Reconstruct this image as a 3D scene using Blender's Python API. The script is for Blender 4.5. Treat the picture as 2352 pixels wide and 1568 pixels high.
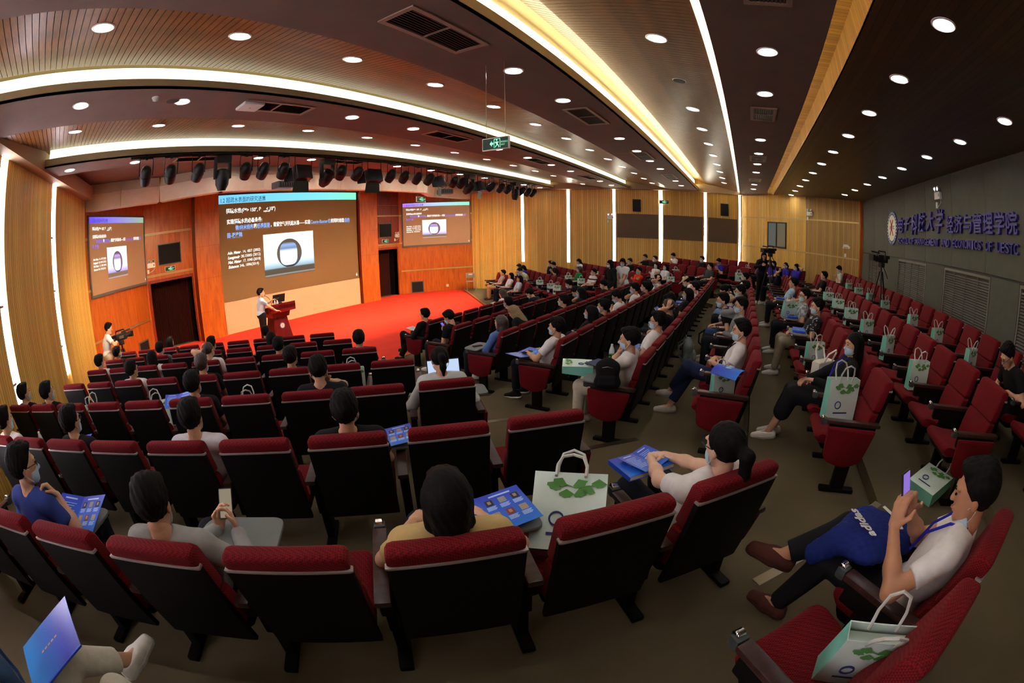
import bpy, bmesh, math, random
import numpy as np
from mathutils import Vector, Matrix, Quaternion

# ------------------------------------------------------------------ scene, camera, world, light level
for _o in list(bpy.data.objects):
    bpy.data.objects.remove(_o, do_unlink=True)
SC = bpy.context.scene
COL = SC.collection
CZ = 2.65                       # camera height above the stage floor
XC = 8.95                       # axis of symmetry of the hall
R2 = math.sqrt(2.0)

_F, _P, _RO, _YAW = 1022.7, math.radians(-13.956), math.radians(1.0065), math.radians(59.767)
_cr, _sr, _cp, _sp = math.cos(_RO), math.sin(_RO), math.cos(_P), math.sin(_P)
_Rr = np.array([[_cr, 0, _sr], [0, 1, 0], [-_sr, 0, _cr]])
_Rp = np.array([[1, 0, 0], [0, _cp, -_sp], [0, _sp, _cp]])
_A = np.array([[math.cos(_YAW), math.sin(_YAW), 0], [-math.sin(_YAW), math.cos(_YAW), 0], [0, 0, 1]])
_H = _A @ _Rp @ _Rr            # columns: camera right, forward, up in hall axes
cam_data = bpy.data.cameras.new('camera')
cam_data.type = 'PANO'
cam_data.panorama_type = 'FISHEYE_EQUISOLID'
cam_data.sensor_fit = 'HORIZONTAL'
cam_data.sensor_width = 36.0
cam_data.fisheye_lens = 36.0 * _F / 2352.0
cam_data.fisheye_fov = math.radians(230)
cam_data.clip_start = 0.05
cam_data.clip_end = 200
cam = bpy.data.objects.new('camera', cam_data)
COL.objects.link(cam)
_m = Matrix.Identity(4)
for _i in range(3):
    _m[_i][0] = _H[_i, 0]; _m[_i][1] = _H[_i, 2]; _m[_i][2] = -_H[_i, 1]
_m[0][3], _m[1][3], _m[2][3] = 0.0, 0.0, CZ
cam.matrix_world = _m
SC.camera = cam

world = bpy.data.worlds.new('world'); SC.world = world
world.use_nodes = True
world.node_tree.nodes['Background'].inputs[0].default_value = (0.02, 0.02, 0.022, 1)
world.node_tree.nodes['Background'].inputs[1].default_value = 0.05

SC.view_settings.view_transform = 'Standard'
SC.view_settings.look = 'None'
SC.view_settings.gamma = 1.0
SC.view_settings.use_curve_mapping = False
SC.view_settings.exposure = 0.18

SC.cycles.max_bounces = 4; SC.cycles.diffuse_bounces = 2; SC.cycles.glossy_bounces = 2; SC.cycles.transmission_bounces = 2
SC.cycles.use_light_tree = False; SC.cycles.adaptive_threshold = 0.2; SC.cycles.adaptive_min_samples = 8
SC.cycles.caustics_reflective = False; SC.cycles.caustics_refractive = False
DOWN_W = 11.0        # watts of one recessed downlight
STAGE_W = 620.0      # watts of one stage spot
COVE_E = 8.0         # emission of the cove strips
STRIP_E = 16.0       # emission of the vertical wall strips
random.seed(7)

# ------------------------------------------------------------------ helpers
def lin(c):
    return tuple(((v / 255.0) / 12.92 if v / 255.0 <= 0.04045 else ((v / 255.0 + 0.055) / 1.055) ** 2.4) for v in c)

_MATS = {}
def mat(name, rgb, rough=0.6, metal=0.0, emis=None, strength=0.0, noise=0.0, nscale=20.0, bump=0.0, spec=0.5, stretch=(1, 1, 1)):
    """plain procedural material; rgb in 0..255 sRGB, noise varies the colour, bump gives relief"""
    if name in _MATS: return _MATS[name]
    m = bpy.data.materials.new(name); m.use_nodes = True
    nt = m.node_tree; b = nt.nodes['Principled BSDF']
    c = lin(rgb)
    b.inputs['Base Color'].default_value = (*c, 1)
    b.inputs['Roughness'].default_value = rough
    b.inputs['Metallic'].default_value = metal
    b.inputs['Specular IOR Level'].default_value = spec
    if emis is not None:
        b.inputs['Emission Color'].default_value = (*lin(emis), 1)
        b.inputs['Emission Strength'].default_value = strength
    if noise or bump:
        tc = nt.nodes.new('ShaderNodeTexCoord'); mp = nt.nodes.new('ShaderNodeMapping')
        mp.inputs['Scale'].default_value = stretch
        n = nt.nodes.new('ShaderNodeTexNoise'); n.inputs['Scale'].default_value = nscale; n.inputs['Detail'].default_value = 2
        nt.links.new(tc.outputs['Object'], mp.inputs[0]); nt.links.new(mp.outputs[0], n.inputs['Vector'])
        if noise:
            r = nt.nodes.new('ShaderNodeValToRGB')
            r.color_ramp.elements[0].color = (*[v * (1 - noise) for v in c], 1)
            r.color_ramp.elements[1].color = (*[min(1, v * (1 + noise)) for v in c], 1)
            r.color_ramp.elements[0].position = 0.3; r.color_ramp.elements[1].position = 0.7
            nt.links.new(n.outputs['Fac'], r.inputs[0]); nt.links.new(r.outputs[0], b.inputs['Base Color'])
        if bump:
            bp = nt.nodes.new('ShaderNodeBump'); bp.inputs['Strength'].default_value = bump; bp.inputs['Distance'].default_value = 0.01
            nt.links.new(n.outputs['Fac'], bp.inputs['Height']); nt.links.new(bp.outputs[0], b.inputs['Normal'])
    _MATS[name] = m
    return m

def emit(name, rgb, strength):
    if name in _MATS: return _MATS[name]
    m = bpy.data.materials.new(name); m.use_nodes = True
    nt = m.node_tree; nt.nodes.clear()
    e = nt.nodes.new('ShaderNodeEmission'); o = nt.nodes.new('ShaderNodeOutputMaterial')
    e.inputs[0].default_value = (*lin(rgb), 1); e.inputs[1].default_value = strength
    nt.links.new(e.outputs[0], o.inputs[0])
    _MATS[name] = m
    return m

def slat_wood(name, light, dark, pitch, axis='X', groove=0.12, rough=0.45, panel=0.0):
    """narrow boards: a dark groove every pitch metres along one object axis, tone shifts per board, grain"""
    m = bpy.data.materials.new(name); m.use_nodes = True
    nt = m.node_tree; b = nt.nodes['Principled BSDF']; L = nt.links.new
    tc = nt.nodes.new('ShaderNodeTexCoord'); sx = nt.nodes.new('ShaderNodeSeparateXYZ'); L(tc.outputs['Object'], sx.inputs[0])
    def math_(op, a, v=None):
        n = nt.nodes.new('ShaderNodeMath'); n.operation = op; L(a, n.inputs[0])
        if v is not None:
            if hasattr(v, 'links'): L(v, n.inputs[1])
            else: n.inputs[1].default_value = v
        return n.outputs[0]
    co = sx.outputs[axis]
    q = math_('MULTIPLY', co, 1.0 / pitch)
    fr = math_('FRACT', q); fl = math_('FLOOR', q)
    gr = math_('LESS_THAN', fr, groove)
    wn = nt.nodes.new('ShaderNodeTexWhiteNoise'); wn.noise_dimensions = '1D'; L(fl, wn.inputs['W'])
    mp = nt.nodes.new('ShaderNodeMapping'); mp.inputs['Scale'].default_value = {'X': (40, 2, 1.2), 'Y': (2, 40, 2)}[axis]
    L(tc.outputs['Object'], mp.inputs[0])
    nz = nt.nodes.new('ShaderNodeTexNoise'); nz.inputs['Scale'].default_value = 1.5; nz.inputs['Detail'].default_value = 2; L(mp.outputs[0], nz.inputs['Vector'])
    f = math_('MULTIPLY', wn.outputs['Value'], 0.5); f2 = math_('MULTIPLY', nz.outputs['Fac'], 0.6); f = math_('ADD', f, f2)
    r = nt.nodes.new('ShaderNodeValToRGB')
    r.color_ramp.elements[0].color = (*lin(dark), 1); r.color_ramp.elements[0].position = 0.2
    r.color_ramp.elements[1].color = (*lin(light), 1); r.color_ramp.elements[1].position = 0.85
    L(f, r.inputs[0])
    mx = nt.nodes.new('ShaderNodeMix'); mx.data_type = 'RGBA'
    L(gr, mx.inputs[0]); L(r.outputs[0], mx.inputs[6]); mx.inputs[7].default_value = (*[v * 0.45 for v in lin(dark)], 1)
    L(mx.outputs[2], b.inputs['Base Color']); b.inputs['Roughness'].default_value = rough
    bp = nt.nodes.new('ShaderNodeBump'); bp.inputs['Strength'].default_value = 0.6; bp.inputs['Distance'].default_value = 0.01; bp.invert = True
    L(gr, bp.inputs['Height']); L(bp.outputs[0], b.inputs['Normal'])
    _MATS[name] = m
    return m

def veneer(name, c1, c2, scale=(3, 3, 0.35), rough=0.35):
    m = bpy.data.materials.new(name); m.use_nodes = True
    nt = m.node_tree; b = nt.nodes['Principled BSDF']; L = nt.links.new
    tc = nt.nodes.new('ShaderNodeTexCoord'); mp = nt.nodes.new('ShaderNodeMapping'); mp.inputs['Scale'].default_value = scale
    L(tc.outputs['Object'], mp.inputs[0])
    n1 = nt.nodes.new('ShaderNodeTexNoise'); n1.inputs['Scale'].default_value = 3; n1.inputs['Detail'].default_value = 2; n1.inputs['Distortion'].default_value = 0.6
    L(mp.outputs[0], n1.inputs['Vector'])
    r = nt.nodes.new('ShaderNodeValToRGB')
    r.color_ramp.elements[0].color = (*lin(c1), 1); r.color_ramp.elements[0].position = 0.3
    r.color_ramp.elements[1].color = (*lin(c2), 1); r.color_ramp.elements[1].position = 0.7
    L(n1.outputs['Fac'], r.inputs[0]); L(r.outputs[0], b.inputs['Base Color'])
    b.inputs['Roughness'].default_value = rough
    _MATS[name] = m
    return m

class MB:
    """collects polygons, then builds one mesh object"""
    def __init__(s): s.v = []; s.f = []; s.mi = []; s.sm = []
    def add(s, vs, fs, mi=0, smooth=False):
        o = len(s.v); s.v += [tuple(p) for p in vs]
        for f in fs: s.f.append(tuple(i + o for i in f)); s.mi.append(mi); s.sm.append(smooth)
        return s
    def box(s, x0, y0, z0, x1, y1, z1, mi=0):
        vs = [(x0, y0, z0), (x1, y0, z0), (x1, y1, z0), (x0, y1, z0), (x0, y0, z1), (x1, y0, z1), (x1, y1, z1), (x0, y1, z1)]
        return s.add(vs, [(0, 3, 2, 1), (4, 5, 6, 7), (0, 1, 5, 4), (1, 2, 6, 5), (2, 3, 7, 6), (3, 0, 4, 7)], mi)
    def rbox(s, x0, y0, z0, x1, y1, z1, r=0.01, mi=0):
        """box with chamfered edges"""
        r = min(r, (x1 - x0) * .45, (y1 - y0) * .45, (z1 - z0) * .45)
        cx, cy, cz = (x0 + x1) / 2, (y0 + y1) / 2, (z0 + z1) / 2
        hx, hy, hz = (x1 - x0) / 2, (y1 - y0) / 2, (z1 - z0) / 2
        bm = bmesh.new(); bmesh.ops.create_cube(bm, size=2)
        for v in bm.verts: v.co = Vector((v.co.x * hx, v.co.y * hy, v.co.z * hz))
        bmesh.ops.bevel(bm, geom=bm.edges[:], offset=r, segments=2, profile=0.7, affect='EDGES')
        vs = [(v.co.x + cx, v.co.y + cy, v.co.z + cz) for v in bm.verts]
        fs = [tuple(v.index for v in f.verts) for f in bm.faces]
        bm.free(); return s.add(vs, fs, mi, True)
    def prism(s, poly, z0, z1, mi=0, mi_top=None):
        n = len(poly)
        vs = [(p[0], p[1], z0) for p in poly] + [(p[0], p[1], z1) for p in poly]
        s.add(vs, [tuple(range(n - 1, -1, -1))] + [(i, (i + 1) % n, n + (i + 1) % n, n + i) for i in range(n)], mi)
        s.add([(p[0], p[1], z1) for p in poly], [tuple(range(n))], mi if mi_top is None else mi_top)
        return s
    def tube(s, pts, r, seg=8, mi=0, cap=True, closed=False):
        pts = [Vector(p) for p in pts]; n = len(pts)
        rs = r if isinstance(r, (list, tuple)) else [r] * n
        up = Vector((0, 0, 1)); vs = []; fs = []
        prev = None
        for i, p in enumerate(pts):
            if closed: d = pts[(i + 1) % n] - pts[i - 1]
            else: d = (pts[min(i + 1, n - 1)] - pts[max(i - 1, 0)])
            d = d.normalized() if d.length > 1e-9 else Vector((0, 0, 1))
            if prev is None:
                a = d.orthogonal().normalized()
            else:
                a = prev - d * prev.dot(d)
                a = a.normalized() if a.length > 1e-6 else d.orthogonal().normalized()
            prev = a; bb = d.cross(a)
            for k in range(seg):
                t = 2 * math.pi * k / seg
                vs.append(p + (a * math.cos(t) + bb * math.sin(t)) * rs[i])
        m = n if closed else n - 1
        for i in range(m):
            j = (i + 1) % n
            for k in range(seg):
                k2 = (k + 1) % seg
                fs.append((i * seg + k, i * seg + k2, j * seg + k2, j * seg + k))
        if cap and not closed:
            fs.append(tuple(range(seg - 1, -1, -1))); fs.append(tuple((n - 1) * seg + k for k in range(seg)))
        return s.add(vs, fs, mi, True)
    def lathe(s, prof, seg=16, mi=0, c=(0, 0, 0), axis='Z'):
        """prof: (radius, height) pairs"""
        vs = []; fs = []; n = len(prof)
        for (r, h) in prof:
            for k in range(seg):
                t = 2 * math.pi * k / seg
                p = (r * math.cos(t), r * math.sin(t), h)
                if axis == 'Y': p = (p[0], p[2], -p[1])
                if axis == 'X': p = (p[2], p[1], -p[0])
                vs.append((p[0] + c[0], p[1] + c[1], p[2] + c[2]))
        for i in range(n - 1):
            for k in range(seg):
                k2 = (k + 1) % seg
                fs.append((i * seg + k, i * seg + k2, (i + 1) * seg + k2, (i + 1) * seg + k))
        fs.append(tuple(range(seg - 1, -1, -1))); fs.append(tuple((n - 1) * seg + k for k in range(seg)))
        return s.add(vs, fs, mi, True)
    def loft(s, prof, xs, mi=0):
        """prof: closed (y,z) outline; xs: list of (x, inset)"""
        n = len(prof); cy = sum(p[0] for p in prof) / n; cz = sum(p[1] for p in prof) / n
        vs = []; fs = []
        for (x, ins) in xs:
            for (y, z) in prof:
                dy, dz = y - cy, z - cz; l = math.hypot(dy, dz); k = max(0.05, (l - ins) / l) if l > 1e-6 else 1
                vs.append((x, cy + dy * k, cz + dz * k))
        for i in range(len(xs) - 1):
            for k in range(n):
                k2 = (k + 1) % n
                fs.append((i * n + k, i * n + k2, (i + 1) * n + k2, (i + 1) * n + k))
        fs.append(tuple(range(n - 1, -1, -1))); fs.append(tuple((len(xs) - 1) * n + k for k in range(n)))
        return s.add(vs, fs, mi, True)
    def xf(s, M):
        s.v = [tuple(M @ Vector(p)) for p in s.v]; return s
    def mesh(s, name, mats):
        me = bpy.data.meshes.new(name); me.from_pydata(s.v, [], s.f)
        for m in (mats if isinstance(mats, (list, tuple)) else [mats]): me.materials.append(m)
        me.polygons.foreach_set('material_index', s.mi); me.polygons.foreach_set('use_smooth', s.sm)
        me.update(); bm = bmesh.new(); bm.from_mesh(me); bmesh.ops.recalc_face_normals(bm, faces=bm.faces); bm.to_mesh(me); bm.free()
        if any(s.sm): auto_smooth(me)
        return me
    def build(s, name, mats, parent=None, M=None):
        return link(name, s.mesh(name, mats), parent, M)

def auto_smooth(me, ang=0.7):
    me.polygons.foreach_set('use_smooth', [True] * len(me.polygons))
    bm = bmesh.new(); bm.from_mesh(me)
    for e in bm.edges:
        if len(e.link_faces) == 2 and e.calc_face_angle(0) > ang: e.smooth = False
    bm.to_mesh(me); bm.free()

def link(name, data, parent=None, M=None):
    o = bpy.data.objects.new(name, data); COL.objects.link(o)
    if parent is not None: o.parent = parent
    if M is not None:
        if isinstance(M, Matrix): o.matrix_local = M
        else: o.location = M
    return o

def empty(name, loc=(0, 0, 0), rz=0.0, M=None):
    o = bpy.data.objects.new(name, None); COL.objects.link(o); o.empty_display_size = 0.1
    if M is not None: o.matrix_local = M
    else: o.location = loc; o.rotation_euler = (0, 0, rz)
    return o

def tag(o, label, cat, group=None, kind=None):
    if label: o['label'] = label
    if cat: o['category'] = cat
    if group: o['group'] = group
    if kind: o['kind'] = kind
    return o

def struct(o, label=None):
    o['kind'] = 'structure'
    if label: o['label'] = label
    return o

def frame(origin, xdir, zdir=(0, 0, 1)):
    """matrix with local x along xdir, z up"""
    x = Vector(xdir).normalized(); z = Vector(zdir).normalized(); y = z.cross(x).normalized(); z = x.cross(y)
    M = Matrix.Identity(4)
    for i in range(3): M[i][0] = x[i]; M[i][1] = y[i]; M[i][2] = z[i]; M[i][3] = origin[i]
    return M

_TS = bpy.data.scenes.new('lettering_bench')
_TC = {}
def text_mesh(body, size, ext=0.0, align='LEFT', shear=0.0, bold=0.0, spacing=1.0):
    """lettering as mesh data, standing in the local xz plane, facing -y"""
    cu = bpy.data.curves.new('t', 'FONT'); cu.body = body; cu.size = size; cu.extrude = ext; cu.align_x = align
    cu.shear = shear; cu.offset = bold; cu.resolution_u = 3; cu.space_character = spacing
    ob = bpy.data.objects.new('t', cu); _TS.collection.objects.link(ob)
    vl = _TS.view_layers[0]; vl.update()
    dg = vl.depsgraph; dg.update()
    me = bpy.data.meshes.new_from_object(ob.evaluated_get(dg))
    bpy.data.objects.remove(ob, do_unlink=True)
    me.transform(Matrix.Rotation(math.pi / 2, 4, 'X'))
    return me

ORD = ['first', 'second', 'third', 'fourth', 'fifth', 'sixth', 'seventh', 'eighth', 'ninth', 'tenth', 'eleventh', 'twelfth', 'thirteenth', 'fourteenth', 'fifteenth', 'sixteenth', 'seventeenth', 'eighteenth', 'nineteenth', 'twentieth', 'twenty-first', 'twenty-second']

# ------------------------------------------------------------------ materials of the setting
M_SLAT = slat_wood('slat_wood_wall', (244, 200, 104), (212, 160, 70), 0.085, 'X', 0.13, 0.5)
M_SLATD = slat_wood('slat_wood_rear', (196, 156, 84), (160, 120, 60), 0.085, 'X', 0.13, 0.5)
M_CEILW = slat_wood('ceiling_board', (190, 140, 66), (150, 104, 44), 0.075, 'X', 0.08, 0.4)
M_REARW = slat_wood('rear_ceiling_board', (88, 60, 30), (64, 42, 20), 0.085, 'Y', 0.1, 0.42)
M_PLANK = veneer('plank_wood', (104, 64, 22), (138, 88, 34), (8, 1.2, 8), 0.38)
M_DARKC = mat('ceiling_paint', (122, 98, 86), 0.8, noise=0.05, nscale=3)
M_FASC = mat('fascia_paint', (190, 172, 128), 0.7)
M_SOFF = mat('soffit_paint', (170, 142, 112), 0.7)
M_BULK = mat('bulkhead_panel_paint', (238, 218, 188), 0.55, noise=0.04, nscale=4)
M_ORANGE = veneer('orange_veneer', (166, 78, 22), (196, 104, 36), (4, 4, 0.5), 0.3)
M_ORANGED = veneer('red_brown_veneer', (110, 34, 16), (134, 46, 22), (4, 4, 0.5), 0.3)
M_CARPET = mat('brown_carpet', (98, 88, 66), 0.95, noise=0.16, nscale=1.3, bump=0.2, spec=0.1)
M_RED = mat('red_carpet', (226, 66, 48), 0.95, noise=0.07, nscale=2.0, bump=0.15, spec=0.1)
M_BLACK = mat('black_paint', (14, 13, 13), 0.5)
M_METAL = mat('brushed_metal', (190, 180, 160), 0.3, 0.9)
M_BRASS = mat('nosing_metal', (150, 138, 112), 0.28, 0.95)
M_WALLG = mat('grey_acoustic_panel', (86, 86, 76), 0.85, noise=0.06, nscale=6)
M_WALLG2 = mat('grey_lower_panel', (80, 80, 70), 0.85, noise=0.06, nscale=6)
M_FABG = mat('brown_fabric_panel', (104, 86, 66), 0.95, noise=0.08, nscale=60)
M_TRIMW = mat('wall_trim_metal', (196, 170, 120), 0.35, 0.7)
M_WHITE = mat('white_plastic', (232, 230, 224), 0.4)
M_GREYF = mat('screen_frame_grey', (92, 88, 84), 0.5)
M_DOORR = veneer('dark_red_door', (46, 14, 10), (66, 22, 14), (6, 6, 0.6), 0.5)
M_COVE = emit('cove_light', (255, 240, 196), COVE_E)
M_STRIP = emit('wall_light_strip', (255, 246, 220), STRIP_E)
M_STRIPV = emit('wall_light_strip_cool', (246, 240, 255), STRIP_E)
M_DOWN = emit('downlight_glass', (255, 252, 250), 22.0)

def Z(z): return z + CZ
def XL(y): return -3.655 + 0.35 * y if y > 0.1 else -3.62 + (0.1 - y)
def XR(y): return 20.0 - 0.196 * (y - 0.1) if y > 0.1 else 20.0 - (0.1 - y)

# ------------------------------------------------------------------ walls
TOP = Z(2.62)
W_PTS = {'LK': (XL(0.1), 0.1), 'LC': (0.65, 12.3), 'LD': (3.0, 14.6), 'RD': (14.9, 14.6), 'RC': (17.6, 12.35), 'RK': (20.0, 0.1), 'RB': (15.45, -4.45), 'LB': (0.93, -4.45)}
def wall(name, a, b, material, z0=-0.3, z1=TOP, th=0.12, label=None):
    P, Q = W_PTS[a], W_PTS[b]
    d = Vector((Q[0] - P[0], Q[1] - P[1], 0)); L = d.length
    M = frame((P[0], P[1], 0), d)
    o = MB().box(0, 0, z0, L, th, z1).build(name, material, None, M)
    struct(o, label)
    return o, M, L
wl, ML, LL = wall('wall_left', 'LK', 'LC', M_SLAT)
wsl, MSL, LSL = wall('wall_stage_left', 'LC', 'LD', M_ORANGE)
wsr, MSR, LSR = wall('wall_stage_right', 'RD', 'RC', M_ORANGE)
wr, MR, LR = wall('wall_right', 'RC', 'RK', M_SLAT)
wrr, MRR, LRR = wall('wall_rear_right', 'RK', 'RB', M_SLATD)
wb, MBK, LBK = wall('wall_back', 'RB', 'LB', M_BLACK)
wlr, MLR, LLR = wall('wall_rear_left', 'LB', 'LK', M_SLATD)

def face(M, x, y, z): return M @ Vector((x, y, z))

# front wall with door openings, behind pillars and main screen
mb = MB()
for (x0, x1, z0, z1) in [(3.0, 3.15, -0.3, TOP), (3.15, 4.72, Z(-0.5), TOP), (4.72, 13.2, -0.3, TOP), (13.2, 14.69, Z(-0.5), TOP), (14.69, 14.9, -0.3, TOP)]:
    mb.box(x0, 14.6, z0, x1, 14.75, z1)
wf = struct(mb.build('wall_front', M_ORANGE))
# upper panel joints on the door walls are raised veneer panels
for side, xs in (('left', [(3.03, 3.47), (3.49, 4.36), (4.38, 4.75)]), ('right', [(13.2, 13.52), (13.54, 14.38), (14.4, 14.87)])):
    for (x0, x1) in xs:
        for (z0, z1) in [(Z(1.06), Z(1.5)), (Z(1.52), Z(2.3))]:
            MB().box(x0, 14.588, z0, x1, 14.6, z1).build('veneer_panel', M_ORANGE if side == 'left' else M_ORANGED, wf)
        MB().box(x0, 14.588, Z(-0.24), x1, 14.6, Z(1.0)).build('veneer_panel', M_ORANGE if side == 'left' else M_ORANGED, wf)
for n, (x0, x1) in enumerate([(3.0, 4.78), (13.16, 14.88)]):
    for z in (1.03, -0.267):
        t = MB().box(x0, 14.55, Z(z) - 0.03, x1, 14.585, Z(z) - 0.008).box(x0, 14.55, Z(z) + 0.008, x1, 14.585, Z(z) + 0.03).build('trim_%d' % (2 * n + (1 if z > 0 else 2)), M_TRIMW)
        struct(t)
for n, (x0, x1) in enumerate([(3.15, 4.72), (13.2, 14.69)]):
    d = empty('door_%d' % (n + 1), ((x0 + x1) / 2, 14.6, 0)); struct(d)
    cx = (x0 + x1) / 2
    MB().box(x0 - cx - 0.1, -0.03, 0, x0 - cx, 0.2, Z(-0.5) + 0.1).box(x1 - cx, -0.03, 0, x1 - cx + 0.06, 0.2, Z(-0.5) + 0.1).box(x0 - cx, -0.03, Z(-0.5), x1 - cx, 0.2, Z(-0.5) + 0.1).build('door_frame', M_ORANGED, d)
    for sgn in (0, 1):
        a = x0 - cx + 0.0 + sgn * (x1 - x0) / 2
        c = MB(); nfold = 9; w = (x1 - x0) / 2
        pts = [(a + w * i / (nfold * 4), 0.55 + 0.05 * math.sin(i / 4 * 2 * math.pi)) for i in range(nfold * 4 + 1)]
        vs = [(p[0], p[1], 0.0) for p in pts] + [(p[0], p[1], Z(-0.5)) for p in pts]; m_ = len(pts)
        c.add(vs, [(i, i + 1, m_ + i + 1, m_ + i) for i in range(m_ - 1)], 0, True)
        c.build('curtain', M_DOORR, d)
    MB().box(x0 - cx - 0.1, 0.15, 0, x0 - cx, 0.9, Z(-0.5) + 0.1).box(x1 - cx, 0.15, 0, x1 - cx + 0.1, 0.9, Z(-0.5) + 0.1).box(x0 - cx, 0.15, Z(-0.5), x1 - cx, 0.9, Z(-0.5) + 0.1).box(x0 - cx - 0.1, 0.85, 0, x1 - cx + 0.1, 0.9, Z(-0.5)).build('door_recess', M_BLACK, d)
# pillars of stacked veneer panels
for n, (x0, x1) in enumerate([(4.82, 5.735), (12.16, 13.156)]):
    p = empty('pillar', ((x0 + x1) / 2, 14.2, 0)); struct(p, 'orange veneer pillar %s of the main screen' % ('left', 'right')[n])
    w = (x1 - x0) / 2
    MB().box(-w + 0.01, 0.012, 0, w - 0.01, 0.55, Z(2.4)).build('pillar_core', M_ORANGED, p)
    zs = [0, Z(-1.72), Z(-0.645), Z(0.398), Z(1.499), Z(2.4)]
    for i in range(5):
        MB().box(-w, 0, zs[i] + 0.004, w, 0.012, zs[i + 1] - 0.004).build('veneer_panel', M_ORANGE, p)
b_ = MB().box(5.735, 14.24, Z(2.075), 12.16, 14.6, Z(2.4)).build('trim_5', M_ORANGE); struct(b_)
# screen-wall trims
for n, (M, L) in enumerate([(MSL, LSL), (MSR, LSR)]):
    t = MB().box(0.05, -0.03, Z(-1.57) - 0.03, L - 0.02, 0, Z(-1.57) + 0.03).build('trim_%d' % (6 + n), M_TRIMW, None, M); struct(t)
    for zz in (1.03, -0.267):
        MB().box(0.0, -0.03, Z(zz) - 0.03, L, 0, Z(zz) + 0.03).build('rail', M_TRIMW, t)
# veneer panels on screen walls (lower field, visible joints)
for (o, M, L) in ((wsl, MSL, LSL), (wsr, MSR, LSR)):
    n = 4
    for i in range(n):
        for (z0, z1) in ((0.0, Z(-1.61)), (Z(-1.53), Z(-0.31))):
            MB().box(L * i / n + 0.003, -0.012, z0 + 0.003, L * (i + 1) / n - 0.003, 0, z1 - 0.003).build('veneer_panel', M_ORANGE, o)

# right wall: light strips between slat panels, fabric panels, rails, control-room window
def on_right(y):      # distance along wall_right from RC for a given y
    return (W_PTS['RC'][1] - y) / (W_PTS['RC'][1] - W_PTS['RK'][1]) * LR
az_strips = [61.41, 67.25, 73.11, 79.12, 84.9, 89.4]
ys_r = []
for a in az_strips:
    t = math.tan(math.radians(a)); ys_r.append((20.0 + 0.0196) / (t + 0.196))
ts_r = [on_right(y) for y in ys_r]
for i, t in enumerate(ts_r):
    w = (0.13, 0.13, 0.12, 0.16, 0.12, 0.1)[i]
    e = empty('wall_light_strip', face(MR, t, 0, 0)); e.matrix_local = MR @ Matrix.Translation((t, 0, 0))
    MB().box(-w / 2, -0.02, Z(-1.32), w / 2, -0.005, Z(1.97)).build('diffuser', M_STRIP, e)
    MB().box(-w / 2 - 0.02, -0.03, Z(-1.32), -w / 2, 0, Z(1.97)).box(w / 2, -0.03, Z(-1.32), w / 2 + 0.02, 0, Z(1.97)).build('edge_profile', M_SOFF, e)
    tag(e, 'vertical light strip on the far slat wall, %s counted from the stage' % ORD[i], 'light', 'light strips on the far wall')
segs = [0.0] + ts_r + [LR]
for i in range(len(segs) - 1):
    a, b = segs[i] + (0.1 if i else 0), segs[i + 1] - 0.1
    if b - a < 0.3: continue
    MB().box(a, -0.05, 0, b, 0, Z(2.0)).build('slat_panel', M_SLAT, wr)
for i in (2, 3, 4):
    a, b = ts_r[i] + 0.12, ts_r[i + 1] - 0.12
    o = MB().rbox(a, -0.075, Z(-0.16), b, -0.05, Z(0.895), 0.006).build('acoustic_panel', M_FABG, None, MR)
    tag(o, 'brown fabric acoustic panel on the far slat wall, %s counted from the stage' % ORD[i - 2], 'panel', 'fabric panels on the far wall')
for i, tt in enumerate([on_right(4.75), on_right(0.91)]):
    e = empty('wall_speaker', M=MR @ Matrix.Translation((tt, -0.05, Z(1.27))))
    MB().rbox(-0.18, -0.1, -0.27, 0.18, 0, 0.27, 0.02).build('cabinet', M_BLACK, e)
    MB().rbox(-0.16, -0.112, -0.25, 0.16, -0.1, 0.25, 0.01).build('grille', mat('speaker_cloth', (22, 21, 20), 0.9, noise=0.2, nscale=200), e)
    tag(e, 'black wall loudspeaker %s' % ('above the first fabric panel of the far wall', 'next to the control-room window on the far wall')[i], 'speaker', 'black loudspeakers on the far wall')
# rear right chamfer wall: rails, window, slat panels in two tones
tk = 2.63 * R2
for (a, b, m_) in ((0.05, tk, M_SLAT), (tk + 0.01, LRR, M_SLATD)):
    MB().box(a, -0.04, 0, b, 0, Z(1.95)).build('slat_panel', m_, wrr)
for z in (1.02, -0.22):
    t = MB().box(0.05, -0.055, Z(z) - 0.025, LRR, -0.04, Z(z) + 0.025).build('trim_8' if z > 0 else 'trim_9', M_TRIMW, None, MRR); struct(t)

# left wall strips and slat panels
def on_left(y): return (y - 0.1) / (12.3 - 0.1) * LL
ys_l = [9.65, 6.99, 4.4, 1.9]
for i, y in enumerate(ys_l):
    t = on_left(y)
    e = empty('wall_light_strip', M=ML @ Matrix.Translation((t, 0, 0)))
    MB().box(-0.13, -0.03, 1.0, 0.13, -0.01, Z(1.97)).build('diffuser', M_STRIPV, e)
    for zz in (1.55, 2.6, 3.6):
        MB().box(-0.14, -0.036, zz, 0.02, -0.03, zz + 0.035).build('joint_clip', M_SOFF, e)
    tag(e, ('vertical cool white light strip on the left slat wall, nearest the stage', 'vertical cool white light strip cut by the left picture edge', 'vertical light strip of the left wall, third from the stage', 'vertical light strip of the left wall, fourth from the stage')[i], 'light', 'light strips on the left wall')
tl = [0.0] + sorted(on_left(y) for y in ys_l) + [LL]
for i in range(len(tl) - 1):
    a, b = tl[i] + (0.15 if i else 0), tl[i + 1] - (0.15 if i < len(tl) - 2 else 0)
    MB().box(a, -0.06, 0, b, 0, Z(2.0)).build('slat_panel', M_SLAT, wl)

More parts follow.
